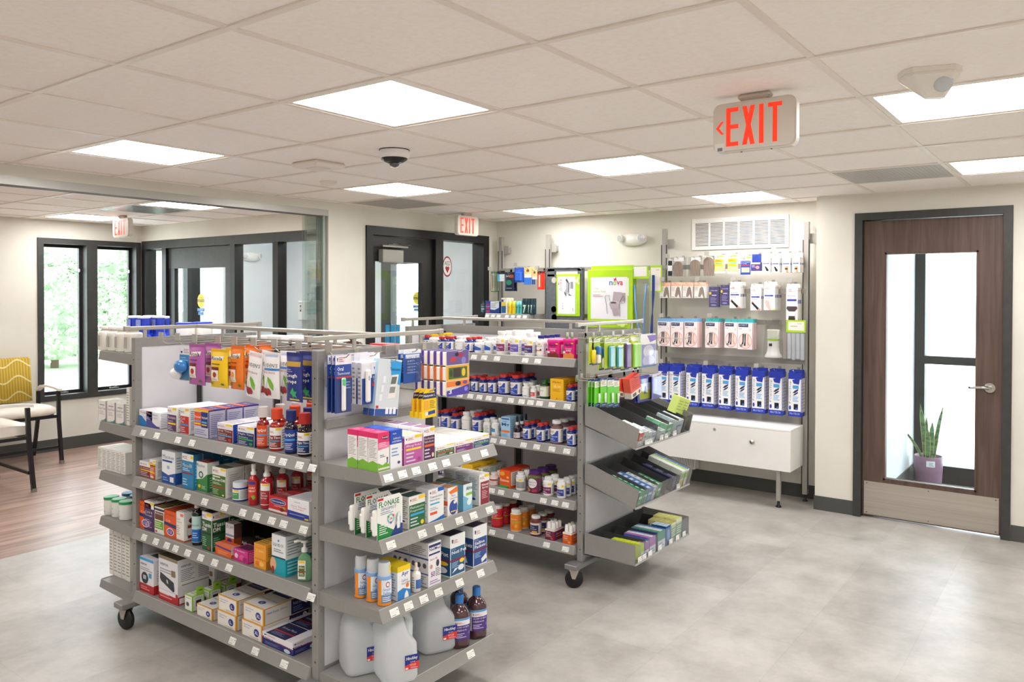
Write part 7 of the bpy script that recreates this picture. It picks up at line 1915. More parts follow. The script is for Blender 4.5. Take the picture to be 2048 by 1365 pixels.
# -- farther gondola
reg('navy_s', 'bottle', vit(title='B-12')); reg('navy_m', 'bottle', vit(title='Biotin')); reg('fish_oil', 'bottle', vit(title='Fish Oil', sh=.72))
reg('melatonin_s', 'bottle', vit(title='Melatonin')); reg('folic', 'bottle', vit(title='Folic Acid')); reg('enzyme', 'bottle', vit(title='L-Lysine'))
reg('baby_d', 'bottle', vit(title='Daily')); reg('magnes', 'bottle', vit(title='Magnesium'))
reg('melatonin_g', 'bottle', vit(title='Melatonin', body='#7a5a5c', cap='#eeecea', name='gummy_bottle'))
reg('white_plain', 'bottle', lathe_bottle('pill_bottle', '#efefed', '#f1f1ef', [('r', 0, .9, 1, .95, '#c9c9c9'), ('t', 'Vitamin C', .05, .5, .5, .6, '#555'), ('r', 0, 0, .8, .06, '#3a5aa8')], '#f0f0ee'))
reg('white_blue', 'bottle', lathe_bottle('pill_bottle', '#efefed', '#f1f1ef', [('p', [(0, .2), (.95, .2), (.95, .5), (.5, .7), (0, .85)], '#2a5fc0')], '#f0f0ee'))
reg('yellow_cap', 'bottle', lathe_bottle('pill_bottle', '#efefed', '#f0c01c', [('e', .4, .5, .1, .2, '#777')], '#efece8', capr=.85))
reg('calcium_w', 'bottle', white_b('Calcium', '#8c3070', c2='#b03a5c')); reg('calcium_p', 'bottle', white_b('Calcium', '#6a58b0', c2='#8f86c8')); reg('calcium_i', 'bottle', white_b('Citrate', '#3c2f78', c2='#a8483c'))
reg('citracal', 'bottle', lathe_bottle('pill_bottle', '#f0f0ee', '#27337c', [('t', 'CITRACAL', .0, .66, .9, .78, '#8a6a4a'), ('e', .5, .88, .2, .06, '#e8b04a'), ('r', 0, .3, .8, .4, '#ee7f3c'), ('e', .7, .42, .1, .09, '#2a3f9c')], '#f2f1ef'))
reg('viactiv_a', 'tub', tub(pic='#7a3a24')); reg('viactiv_b', 'tub', tub(pic='#e8904a'))
reg('red_label', 'bottle', lathe_bottle('pill_bottle', '#f0f0ee', '#f0f0ee', [('r', 0, .1, .9, .7, '#d8504c'), ('l', .1, .2, .7, .6, '#f2d0cc', 3)], '#f1f0ee'))
reg('green_b', 'bottle', lathe_bottle('pill_bottle', '#1f4a2a', '#1f5a30', [('r', 0, .85, 1, .95, '#c9c9b0'), ('t', 'B12', .2, .5, .6, .66, '#3a3a34')], '#e9e8e2', lz=(.14, .66)))
reg('vitron', 'box', C('iron_supplement_box', '#f2b81c', [('b', 'VITRON-C', .14, .80, .84, .88, '#5a2a1c'), ('t', 'IRON', .3, .58, .78, .70, '#fbe9b8'), ('l', .2, .4, .8, .54, '#c8881c', 3), ('e', .5, .1, .04, .03, '#8a4a1c')], side=[('l', .1, .1, .9, .9, '#c98f1c', 8)], top=[('l', .2, .2, .8, .8, '#c98f1c', 2)]))
reg('mg_box', 'box', C('magnesium_powder_box', '#a8d0ec', [('r', .08, .88, .92, .95, '#3a5fa8'), ('t', 'calm', .2, .76, .7, .82, '#2a4f94'), ('b', 'Mg', .1, .52, .9, .72, '#1f3f86'), ('r', .04, .25, .96, .36, '#ef8048'), ('l', .1, .06, .8, .2, '#5f8fc0', 3)], side=[('l', .1, .1, .9, .9, '#84b0d0', 8)], top=[('r', .1, .1, .9, .9, '#b8dcf0')]))
reg('dropper_b', 'bottle', dropper())
reg('green_label', 'bottle', lathe_bottle('pill_bottle', '#efefed', '#f1f1ef', [('r', -.1, .05, .3, .6, '#9ac04a'), ('l', .4, .1, 1, .9, '#a5a5a5', 6)], '#f1f1ef'))
reg('blue_label', 'bottle', lathe_bottle('pill_bottle', '#efefed', '#f1f1ef', [('r', 0, .25, .7, .62, '#4a94d0'), ('r', .0, .62, .4, .7, '#2f6ab0')], '#f1f1ef'))
reg('pink_cap', 'bottle', lathe_bottle('pill_bottle', '#f0dcd4', '#f0e6e2', [('r', -.2, .5, 1.2, .75, '#a8504a'), ('l', 0, .1, .9, .45, '#c89a94', 4)], '#f2e6e2'))
reg('flint', 'box', C('childrens_vitamin_box', '#ee5a1e', [('r', 0, 0, 1, .16, '#3fa04a'), ('b', 'Flintstones', .08, .36, .92, .52, '#fbe9c8'), ('e', .3, .8, .24, .12, '#f7b02c'), ('e', .8, .62, .12, .06, '#f7d23c'), ('e', .85, .08, .1, .05, RD)], side=[('r', .12, .15, .9, .9, '#eceae6'), ('l', .2, .2, .85, .85, '#9a9a9a', 10)], top=[('r', 0, 0, 1, 1, '#e8401c'), ('l', .1, .2, .9, .8, '#b02a14', 3)]))
reg('silver_w', 'bottle', lathe_bottle('pill_bottle', '#efefed', '#f1f1ef', [('r', -.1, .1, 1.1, .66, '#9b9b9b'), ('r', .5, .7, .8, .9, YL)], '#efeeec', lz=(.08, .72), sh=.78))
reg('gummy_purple', 'bottle', lathe_bottle('gummy_bottle', '#6a2a44', '#4a1f6e', [('r', -.2, .88, 1.2, 1, '#5a8a2a'), ('e', .5, .55, .44, .34, '#3a1a30'), ('e', .5, .55, .4, .3, '#ece4e8'), ('t', 'Elderberry', .18, .55, .84, .66, '#4a2a50'), ('t', 'Gummies', .25, .42, .75, .5, '#4a2a50'), ('e', .2, .1, .16, .1, '#c88a2c'), ('e', .7, .1, .2, .1, '#b03a5c')], '#7a2a4c', lz=(.05, .78), sh=.78, capr=.85, caph=.16))
reg('every_daily', 'bottle', white_b('One Daily', '#7a2458', sh=.76, lz=(.08, .72))); reg('one_daily', 'bottle', white_b('One Daily', '#2a3f94', sh=.78, lz=(.08, .74), capr=.8))
reg('glucose_red', 'bottle', lathe_bottle('glucose_tablet_bottle', '#c8202c', '#eceae8', [('r', -.4, .5, 1.4, .56, '#a9b54a'), ('t', 'Glucose', .1, .74, .8, .84, WH), ('t', 'Tablets', .1, .62, .7, .71, WH)], '#c8202c', lz=(.1, .74), sh=.78, capr=.85, facts=False))
reg('glucose_or', 'bottle', lathe_bottle('glucose_tablet_bottle', '#f0ece6', '#f0eeea', [('r', -.4, .12, 1.4, .8, '#ee8a1e'), ('r', -.4, .5, 1.4, .56, '#a9b54a'), ('t', 'Glucose', .1, .66, .8, .76, WH), ('e', .45, .2, .14, .1, '#e8741c'), ('e', .75, .28, .12, .1, '#f5b04a')], '#ee8a1e', lz=(.06, .8), sh=.78, capr=.85, facts=False))
reg('gummy_amber', 'bottle', lathe_bottle('gummy_bottle', '#6a3028', '#ece8e4', [('r', 0, .1, 1, .7, '#2a2a5c'), ('t', 'Women', .1, .5, .6, .62, WH), ('t', 'Gummies', .1, .36, .8, .47, WH), ('e', .6, .18, .3, .1, '#e0a04a'), ('r', -.3, .85, 1.3, 1, '#7a3a34')], '#e6dedd', lz=(.1, .76), sh=.8, capr=.8))
reg('tray_wine', 'display', tube_tray('#7a1f48', '#c23a5c')); reg('tray_orange', 'display', tube_tray('#e05a1c', '#f5a03c'))
reg('yellow_small', 'box', C('supplement_box', '#efc020', [('b', 'Preser', .1, .1, .9, .4, '#2a2f6c')], side=[('l', .1, .1, .9, .9, '#b88f1c', 5)], top=[('l', .1, .2, .8, .8, '#a8801c', 3)]))
reg('green_small', 'box', C('supplement_box', '#e6ebe0', [('r', 0, .2, 1, .7, '#6aa84a'), ('l', .1, .75, .8, .9, '#7a9a6a', 1)], side=[('l', .1, .1, .9, .9, '#a8b59c', 6)], top=[('r', .0, .0, .5, 1, '#5a9a3a')]))
# backs of packs on the far side of the nearer gondola
def plain(name, base, lc, **k): return C(name, base, [('r', .06, .06, .94, .94, '#e9e6e0'), ('l', .1, .1, .9, .9, lc, 12)], side=[('r', .05, .05, .95, .95, '#e9e6e0'), ('l', .1, .08, .9, .92, lc, 12)], **k)
reg('back_white', 'box', plain('supplement_box', '#e6e3dc', '#a5a29c')); reg('back_tall', 'box', plain('supplement_box', '#e6e3dc', '#a5a29c', top=[('r', 0, 0, 1, 1, '#8fb0ac')]))
RS = [('t', 'RestorTears', .12, .56, .9, .68, '#4a4a78'), ('l', .2, .72, .8, .84, '#9a98a8', 1), ('l', .15, .3, .8, .5, '#b5b3c0', 3), ('p', [(.3, 0), (1, 0), (1, .2), (.8, .08)], '#3f8f88'), ('r', .96, 0, 1, 1, '#4a3f8c')]
reg('restora', 'box', C('supplement_box', '#ebe7df', RS, side=RS, top=lines_top('#cfcbc4')))
reg('back_bottle', 'bottle', lathe_bottle('supplement_bottle', '#eae6de', '#efebe4', [('r', -.6, .1, 1.6, .9, '#d9d5cc')] + [('r', -.5 + .1 * i, .12, -.46 + .1 * i, .88, '#a5a29b') for i in range(20)], '#e3dfd6', lz=(.1, .68), sh=.74, capr=.85, caph=.12, facts=False))
reg('green_tub', 'jar', lathe_bottle('wipe_canister', '#e6e6e2', '#1f9a58', [('l', -.5, .1, 1.4, .9, '#b0b0ab', 6)], '#e3e3df', lz=(.08, .8), sh=.80, neck=.95, capr=1.06, caph=.14, facts=False, kind2='lid'))
reg('blue_tub', 'jar', lathe_bottle('wipe_canister', '#e6e6e2', '#2a7fc0', [('l', -.5, .1, 1.4, .9, '#b0b0ab', 6)], '#e3e3df', lz=(.08, .8), sh=.80, neck=.95, capr=1.06, caph=.14, facts=False, kind2='lid'))
reg('blue_jug', 'bottle', lathe_bottle('mouth_rinse_bottle', '#1f3fc4', '#e9e9ee', [('l', -.5, .1, 1.5, .9, '#a9b0d8', 8)], '#7f88c8', lz=(.62, .9), sh=.40, neck=.82, capr=.84, caph=.07, facts=False))
reg('blue_lid', 'jar', lathe_bottle('powder_canister', '#eeeae6', '#1f3fd8', None, lz=(.1, .8), sh=.86, neck=.95, capr=1.04, caph=.07, kind2='lid'))
reg('antifreeze', 'bottle', lathe_bottle('bath_oil_bottle', '#3a0f14', '#2a1014', None, sh=.7, neck=.3, capr=.3, caph=.12, coat=.6))
# -- farther gondola: hanging packs and bins
def firstaid(c, item): return hang('pill_organizer_pack', c, [('r', 0, .84, 1, 1, '#e8ead8'), ('l', .1, .88, .8, .97, '#8a9a5a', 2), ('r', 0, 0, 1, .05, '#2c3468')], flap=.04, blist=item)
reg('pillorg_teal', 'pill organizer', firstaid('#b4cc2a', [('box', .34, .08, .6, .66, .018, '#4fb3bf'), ('box', .3, .05, .68, .72, .02, 'clear')]))
reg('pillorg_purple', 'pill organizer', firstaid('#b4cc2a', [('box', .34, .06, .6, .78, .02, '#5a3a86')]))
reg('pillorg_white', 'pill organizer', firstaid('#a8c428', [('box', .3, .06, .4, .32, .025, '#ecebe6'), ('box', .32, .40, .4, .3, .025, '#1f66b8')]))
reg('pillorg_yellow', 'pill organizer', firstaid('#b8c82a', [('cyl', .3, .05, .5, .5, .025, '#ecd024')]))
reg('pillorg_green', 'pill organizer', hang('pill_organizer_pack', '#c9d23c', [('r', 0, .86, 1, 1, '#f0efe4'), ('r', .0, .0, .1, .9, '#c9a82a')], flap=.04, blist=[('box', .08, .0, .88, .80, .02, '#9ad45a')]))
reg('pillorg_lilac', 'pill organizer', hang('pill_organizer_pack', '#e3e6e8', [('r', 0, .74, 1, 1, '#eceae6'), ('p', [(.4, 1), (1, 1), (1, .84), (.6, .78)], '#8a6ac0'), ('r', .05, .05, .95, .72, '#a8a2dc'), ('e', .5, .5, .35, .2, '#ecebf6'), ('e', .5, .2, .42, .17, '#d0cdf0'), ('r', 0, 0, 1, .05, '#4a7ab8')], flap=.04, blist=[('box', .04, .06, .92, .66, .02, 'clear')]))
reg('glow_green', 'accessory', hang('medicine_dropper_pack', '#62c81e', [('r', 0, .76, 1, 1, '#ece8e0'), ('l', .12, .8, .85, .95, '#9aa07a', 3), ('r', 0, 0, 1, .14, '#23346c'), ('l', .2, .04, .8, .1, '#8aa0d0', 1)], flap=.05, tab='#2a3a8c', blist=[('cyl', .52, .15, .26, .36, .012, '#dfe8da')]))
reg('red_pouch', 'box', hang('pill_crusher_box', '#de3a26', [('r', 0, 0, 1, .28, '#e6ddd0'), ('r', .15, .05, .5, .2, '#5a4a44'), ('e', .82, .12, .1, .09, '#a8283c'), ('l', .15, .4, .85, .85, '#b02a1c', 5)], sidec=[('r', 0, .3, 1, 1, '#ee6a52'), ('r', 0, 0, 1, .3, '#e9ddd4')]))
reg('purple_bag', 'accessory', hang('pill_pouch_pack', '#4a44b4', [('p', [(.15, .1), (.85, .1), (.92, .45), (.08, .45)], '#c8cc3a'), ('r', .1, .45, .9, .72, '#d5d6e6'), ('p', [(.4, .3), (.6, .3), (.55, .6), (.48, .6)], '#4a5a9c')], blist=[('box', .03, .03, .94, .9, .006, 'clear')]))
reg('lilac_bag', 'accessory', hang('pill_pouch_pack', '#8f8ae0', [('r', .0, .9, 1, 1, '#e6e6ee'), ('r', .3, .3, .5, .8, '#b5b2f0')], blist=[('box', .03, .03, .94, .88, .006, 'clear')]))
def small(c1, c2, c3=WH, nm='ointment_box'): return C(nm, c3, [('r', 0, .4, 1, 1, c1), ('r', .12, .55, .8, .7, c2), ('l', .15, .1, .8, .34, '#8aa', 3)], side=[('r', 0, .4, 1, 1, c1), ('l', .1, .1, .9, .35, '#9aa', 3)], top=[('r', .12, .25, .6, .75, c2), ('l', .66, .2, .9, .8, c2, 2)] if c1 != '#fff' else None)
reg('sm_salmon', 'box', small('#e9604a', '#f0ece8', '#eeeae8')); reg('sm_white', 'box', small('#dfe6e4', '#9ab8b0', '#e6e9e8')); reg('sm_green', 'box', small('#7ac49a', '#e6efe8', '#dfe9e2')); reg('sm_blueg', 'box', small('#c6d4dc', '#7a9ab0', '#dfe5ea'))
reg('sm_dgreen', 'box', C('ointment_box', '#2f8a5a', [('r', .12, .5, .8, .7, '#d8ece0'), ('l', .1, .1, .8, .4, '#8fd0ac', 3)], side=[('r', .2, .2, .8, .8, '#4fa878')], top=[('r', .1, .2, .55, .8, '#d8efe6')]))
reg('sm_blue', 'box', C('ointment_box', '#4a78b0', [('r', .12, .5, .8, .7, '#dfe8f4'), ('l', .1, .1, .8, .4, '#a9c4e4', 3)], side=[('r', .2, .2, .8, .8, '#6a94c8')], top=[('r', .1, .2, .55, .8, '#cfd6ec')]))
reg('sm_navy', 'box', C('ointment_box', '#23284a', [('l', .1, .3, .9, .8, '#7a80a8', 3)], side=[('r', .1, .1, .9, .9, '#2c3156')], top=[('l', .2, .2, .85, .8, '#9a9ab8', 4)]))
reg('sm_stripe', 'box', C('ointment_box', '#dfe6d8', [('r', 0, .5, 1, .8, '#9ac43a'), ('r', .1, .1, .6, .4, '#e8b03a')], side=[('l', .1, .3, .9, .7, '#6a7a6a', 2)], top=[('r', 0, 0, .4, 1, '#e3e6e4'), ('r', .4, 0, .7, 1, '#9ac84a'), ('r', .7, 0, 1, 1, '#2f5fa8')]))
reg('sm_lime', 'box', C('ointment_box', '#c4d61e', [('r', 0, 0, 1, .5, '#dfe4ea'), ('l', .2, .1, .8, .4, '#a0a8b0', 3)], side=[('r', .1, .1, .9, .9, '#d0de4a')], top=[('l', .2, .2, .8, .8, '#e4ee6a', 3)]))
def duo(c1, c2): return C('eye_drop_box', '#e3e6ee', [('r', 0, .5, 1, 1, c1), ('p', [(0, .1), (1, .1), (1, .5), (0, .5)], '#e6e6ec'), ('l', .2, .15, .8, .4, '#a0a0b0', 2)], side=[('r', 0, 0, 1, 1, '#5a6ab0')], top=[('r', 0, 0, .35, 1, c1), ('r', .35, 0, .75, 1, '#e9e9ee'), ('r', .75, 0, 1, 1, c2)])
reg('eye_purple', 'box', duo('#b060b0', '#4a5fb0')); reg('eye_green', 'box', duo('#2f9a78', '#3a7ab8')); reg('eye_blue', 'box', C('eye_drop_box', '#1f5fa0', [('e', .5, .5, .3, .3, '#7ab0e0')], side=[('l', .1, .1, .9, .9, '#6a9ad0', 5)], top=[('r', 0, 0, 1, 1, '#c8dcec')]))
reg('eye_yel', 'box', C('eye_drop_box', '#d5dbc0', [('r', 0, .2, 1, .75, '#8fb088'), ('l', .1, .3, .9, .7, '#e6efe0', 4)], side=[('r', .05, .1, .95, .5, '#b8c8b0'), ('r', 0, .5, 1, 1, '#ece0a8'), ('r', .1, .62, .3, .8, '#2a3f8c')], top=[('r', 0, 0, 1, 1, '#c9c86a'), ('l', .1, .2, .9, .8, '#a8b43c', 3)]))
reg('eye_hang', 'box', hang('eye_drop_box', '#5f6ab0', [('r', .1, .5, .9, .9, '#e4e4ec'), ('r', 0, 0, .5, .5, '#6f86c8'), ('r', .5, 0, 1, .5, '#8a3a6c')], flap=.2, tab='#ebe3da'))
reg('lime_carton', 'box', C('dressing_carton', '#cfe07a', [('l', .1, .2, .9, .8, '#a9bd4c', 5)], side=[('l', .1, .15, .9, .85, '#a9bd4c', 6)], top=[('r', .05, .1, .95, .9, '#d8e69a')]))
# -- wall rack
reg('brush_pack', 'toothbrush', hang('toothbrush_pack', '#5f7a5a', [('r', .1, .05, .9, .9, '#d8dcc8'), ('r', .3, .1, .5, .85, '#e0542c'), ('r', .55, .2, .7, .8, '#4a8a4a')], blist=[('box', .1, .04, .8, .88, .02, 'clear')]))
reg('floss_teal', 'accessory', hang('floss_pack', '#17171a', [('p', [(0, 0), (1, 0), (1, .7), (0, .7)], '#4fb0c8'), ('r', .3, 0, 1, .66, '#dfe3e8')]))
reg('dark_bag', 'bag', bag('toothpick_bag', '#1d2140', [('t', 'DenTek', .15, .74, .6, .84, WH), ('r', .55, .7, .95, .86, '#a8482c'), ('e', .5, .45, .3, .14, '#2a8a6a'), ('l', .2, .1, .8, .2, '#8aa', 1)], th=.02))
reg('blue_brush', 'comb', hang('denture_brush_pack', '#2a5fd0', [('r', .1, .2, .4, .55, '#e6ecf6'), ('l', .1, .6, .8, .85, '#6a94ee', 4)], blist=[('box', .1, .1, .8, .6, .015, '#3a70dc')]))
reg('tan_card', 'accessory', hang('comb_pack', '#e8c98a', [('r', 0, 0, 1, .4, '#3a7ad8'), ('r', .1, .4, .9, .6, '#e9e4dc'), ('e', .5, .8, .2, .08, '#7a5a3a')]))
reg('red_comb', 'comb', hang('comb_pack', '#ee3f2c', [('r', 0, .88, 1, 1, '#2a1f20'), ('r', .3, .15, .6, .8, '#efd8b8')]))
reg('mouthwash', 'bottle', lathe_bottle('mouthwash_bottle', '#1c3a44', '#15181c', [('r', 0, .4, 1, .5, '#dfe6e6'), ('r', 0, .7, 1, .8, '#8fb0b8'), ('e', .4, .2, .2, .12, '#4f9a94')], '#23505c', lz=(.08, .66), sh=.7, neck=.4, capr=.5))
reg('paste', 'box', C('toothpaste_box', '#24409c', [('r', .1, .1, .9, .25, '#c8303c'), ('r', .1, .38, .9, .48, '#c8303c'), ('r', .1, .7, .9, .78, '#c8303c'), ('t', 'Crest', .1, .52, .9, .66, WH)]))
reg('cerave', 'box', C('denture_cleanser_box', '#e3e6ee', [('p', [(0, 0), (1, 0), (1, .5), (.5, .3), (0, .35)], '#24408c'), ('l', .1, .45, .7, .85, '#8a9ac0', 4), ('r', .5, .86, .95, .96, '#b8d49a')], side=[('r', 0, 0, 1, 1, '#24408c')]))
reg('bandage_t', 'box', C('cleanser_box', '#f0e9d8', [('r', .05, .05, .8, .5, '#2a6a9c'), ('r', .05, .5, .8, .75, '#f2d24a'), ('r', .05, .75, .4, .9, '#2a4f8c')]))
reg('banana', 'bottle', flat_deod('#f2d81c', '#e8b01c', '#f0e04a')); reg('teal_stick', 'bottle', flat_deod('#5fc4bc', '#1f7a80', '#8fd8d8')); reg('navy_stick', 'bottle', flat_deod('#1c3f4c', '#cfe0d0', '#1a3440'))

def sleeve(sc):
    def b(w, d, h):
        t = empty('toe_sleeve_pack')
        MB().box(-w / 2, w / 2, 0, .0015, -h, 0, CLEAR).box(-w * .3, w * .35, -.0008, -.0002, -h * .22, -.004, M('#e9e7e6', .5)).build('clear_bag', t)
        pts = [(-w * .28 * sc, -h * .98), (w * .28 * sc, -h * .98)] + [(w * .30 * sc * cos(a), -h * (.98 - .5 * sc) + w * .30 * sc * sin(a)) for a in [pi * i / 10 for i in range(11)]]
        MB().prism(pts, noise_mat('ribbed_knit', '#7a6b5e', '#94857a', 60, .9, stretch=(3, 1, .2)), 'y', -.012, -.0003).build('knit_sleeve', t)
        return t
    return b
reg('sleeve_s', 'sleeve', sleeve(1.0)); reg('sleeve_m', 'sleeve', sleeve(1.15)); reg('sleeve_l', 'sleeve', sleeve(1.4))
reg('black_stick', 'accessory', hang('finger_splint_pack', '#e6e4e4', [('r', .1, 0, .9, .9, '#1f2022'), ('r', .05, .3, .95, .62, '#e8e8ea')]))
YB = [('r', .02, .1, .98, .78, '#f2c21c')] + cup(.08, .86) + [('r', .5, .88, .98, .98, '#f4e04a'), ('r', .1, .52, .95, .58, '#5fb4d8'), ('l', .1, .64, .85, .74, '#a87a1c', 2), ('r', .08, .12, .92, .38, '#f7d896'), ('e', .3, .25, .08, .1, '#e9b890'), ('e', .6, .25, .08, .1, '#e9b890')]
reg('bandage_y', 'box', hang('bandage_box', '#efece4', YB)); reg('bandage_b', 'box', hang('dressing_box', '#ecebee', [('r', .02, .0, .98, .74, '#2a4a9c')] + cup(.08, .84) + [('r', .6, .86, .98, .98, '#f2d43a'), ('t', 'Post-Surgical', .08, .64, .9, .7, WH), ('t', 'Dressing', .08, .56, .6, .62, WH), ('r', .05, .48, .9, .52, '#c8303c'), ('r', .12, .12, .88, .38, '#e9c8a4')]))
reg('navy_wrap', 'box', hang('elastic_bandage_box', '#2a3f94', [('r', .06, .05, .94, .95, '#4a3a78'), ('r', .02, .8, .98, .98, '#e6e6ee'), ('e', .7, .4, .2, .2, '#c88a8c'), ('l', .1, .4, .5, .7, '#c9b0d0', 3)], flap=.5, tab='#2a3f94'))
def brace(t1, pic): return [x for x in cup(.1, .84, .8)] + [('t', t1, .1, .64, .85, .70, '#6a6a78'), ('r', .08, .55, .85, .61, '#2a3a9c'), ('r', .08, .55, .6, .61, '#4a5ab0'), ('l', .1, .46, .6, .52, '#b5b5bd', 1)] + pic
BS = [('r', .1, .5, .9, .62, '#3a4a9c'), ('e', .5, .9, .3, .04, '#c9a8a8')]
reg('brace_s', 'box', hang('brace_box', '#efedeb', brace('Wrist Brace', [('p', [(.3, .38), (.45, .4), (.8, .14), (.7, .06), (.5, .08)], '#17171a')]), flap=.22, sidec=BS))
reg('brace_t', 'box', hang('brace_box', '#efedeb', brace('Tennis Elbow', [('p', [(.3, .38), (.75, .42), (.7, .2), (.82, .0), (.5, .0), (.45, .22)], '#d09a68'), ('p', [(.3, .28), (.7, .3), (.68, .2), (.34, .2)], '#1a1a1c')]), flap=.22, sidec=BS))
reg('brace_w', 'box', hang('wrist_brace_box', '#f0eeec', brace('Wrist Brace', [('e', .18, .34, .1, .06, '#d8a688'), ('p', [(.1, .3), (.22, .36), (.8, .1), (.66, .02)], '#1a1a1c'), ('p', [(.66, .02), (.8, .1), (.98, .06), (.9, .0)], '#d09a78')]), flap=.12, sidec=BS))
reg('brace_h', 'box', hang('thumb_support_box', '#f0eeec', brace('Thumb Support', [('p', [(.1, .34), (.2, .46), (.3, .38), (.45, .42), (.6, .12), (.7, .0), (.5, .0), (.2, .18)], '#d8bcb4'), ('r', .75, .0, .98, .06, '#e8d060')]), flap=.12, sidec=BS))
reg('brace_a', 'box', hang('abdominal_binder_box', '#f0eeec', [x for x in cup(.1, .88, .5)] + [('t', 'Abdominal', .1, .72, .8, .76, '#6a6a78'), ('t', 'Binder', .1, .67, .5, .705, '#6a6a78'), ('r', .08, .58, .9, .64, '#2a3a9c'), ('p', [(.02, .36), (.08, .42), (.92, .42), (.98, .36), (.86, .3), (.7, .24), (.3, .24), (.14, .3)], '#4a3c40'), ('r', .24, .12, .76, .26, '#e9e9ec'), ('p', [(.2, 0), (.22, .12), (.78, .12), (.8, 0)], '#3a2c30'), ('p', [(.02, .34), (.1, .32), (.24, .08), (.16, .04)], '#dfdfe4'), ('p', [(.98, .34), (.9, .32), (.76, .08), (.84, .04)], '#dfdfe4')], flap=.1, sidec=BS))
reg('hand_box', 'box', hang('arthritis_glove_box', '#efe9e4', [('r', 0, .86, 1, 1, '#f2b89a'), ('p', [(.95, 0), (.9, .4), (.8, .75), (.66, .84), (.5, .7), (.42, .4), (.36, .1), (.55, .06), (.7, .3), (.8, .04)], '#8f7f78'), ('p', [(.7, .3), (.64, .02), (.82, .02)], '#ece8e4'), ('l', .08, .5, .4, .78, '#c8b8b0', 4), ('t', 'IMAK', .08, .05, .3, .12, '#3a3030')], flap=.12, tab='#f4c4aa'))
reg('purple_knee', 'box', hang('knee_sleeve_box', '#4b4572', [('t', 'INCREDIWEAR', .15, .78, .9, .84, '#c9c4e0'), ('e', .14, .68, .12, .07, '#f0c030'), ('r', .3, .56, .8, .6, '#d5d2e6'), ('l', .15, .2, .85, .5, '#8f8ab4', 5), ('e', .5, .1, .3, .04, '#8f8ab4')]))
def jobst(fl): return hang('compression_stocking_box', '#f0e9ea', [('r', .06, .84, .72, .97, '#23305f'), ('t', 'JOBST', .1, .865, .66, .945, WH), ('l', .08, .74, .3, .8, '#d8a0a0', 1), ('e', .84, .73, .07, .035, '#8a8a98'), ('e', .84, .73, .055, .027, '#f0e9ea'),
    ('e', .52, .32, .45, .29, '#d05a5a'), ('e', .52, .32, .43, .275, '#ecd9d4'), ('p', [(.34, .58), (.44, .58), (.42, .3), (.4, .2), (.26, .17), (.34, .3)], '#1f2430'), ('p', [(.47, .58), (.57, .58), (.55, .3), (.55, .14), (.42, .14), (.48, .3)], '#262a38'), ('p', [(.66, .58), (.78, .58), (.72, .3), (.86, .16), (.7, .14), (.64, .3)], '#e2b49a'), ('e', .25, .14, .1, .05, '#8a7f72')],
    flap=.12, tab=fl, sidec=[('r', .1, .0, .4, 1, '#e9a8a8'), ('r', .6, 0, .8, 1, '#e8c0c0')])
reg('jobst_b', 'box', jobst('#7fb2dc')); reg('jobst_t', 'box', jobst('#3fb0b4'))
reg('powerstep', 'insoles', hang('shoe_insole_pack', '#2238a8', [('r', .02, .12, .96, .86, '#ecebec'), ('v', 'PowerStep', .06, .30, .24, .82, '#3a4480'), ('e', .14, .2, .08, .05, '#2238a8'), ('p', [(.3, .84), (.9, .9), (.8, .74), (.4, .76)], '#2238a8'), ('r', .34, .64, .78, .72, '#4fa0d8'), ('p', [(.32, .54), (.5, .6), (.76, .64), (.74, .6), (.5, .54)], '#2a3560'), ('p', [(.34, .48), (.5, .53), (.74, .58), (.72, .54), (.5, .49)], '#2a3560'), ('l', .34, .34, .78, .47, '#6ab0dc', 4), ('r', .42, .16, .74, .29, '#14182a'), ('e', .64, .18, .08, .03, '#2a6ab0'), ('t', 'PROTECH', .12, .045, .86, .09, '#c9d4f4')],
    flap=.06, tab='#2238a8', sidec=[('r', 0, .1, 1, .88, '#e6e5e8'), ('l', .2, .15, .8, .8, '#8a8aa0', 9)]))
reg('tan_card2', 'accessory', hang('comb_pack', '#e8c98a', [('r', 0, 0, 1, .3, '#e9e4dc'), ('e', .5, .7, .25, .12, '#7a5a3a')]))
reg('brush_hang', 'toothbrush', hang('toothbrush_pack', '#1f96cc', [('r', 0, .72, 1, 1, '#1c2f74'), ('e', .5, .36, .3, .08, '#f0b080'), ('l', .2, .5, .8, .68, '#9ad0ee', 2)]))

_ox = REG['oximeter'][1]
def oximeter_tab(w, d, h):
    o = _ox(w, d, h)
    q = MB().prism([(d - .002, h), (d - .002, h + .030), (d * .35, h + .038), (d * .35, h)], M('#9ccc3c', .45), 'x', w * .44, w * .5)
    q.box(w * .435, w * .505, d * .55, d * .82, h + .016, h + .022, M('#5a7a24', .5)).build('hang_tab', o)
    return o
reg('oximeter', 'box', oximeter_tab)

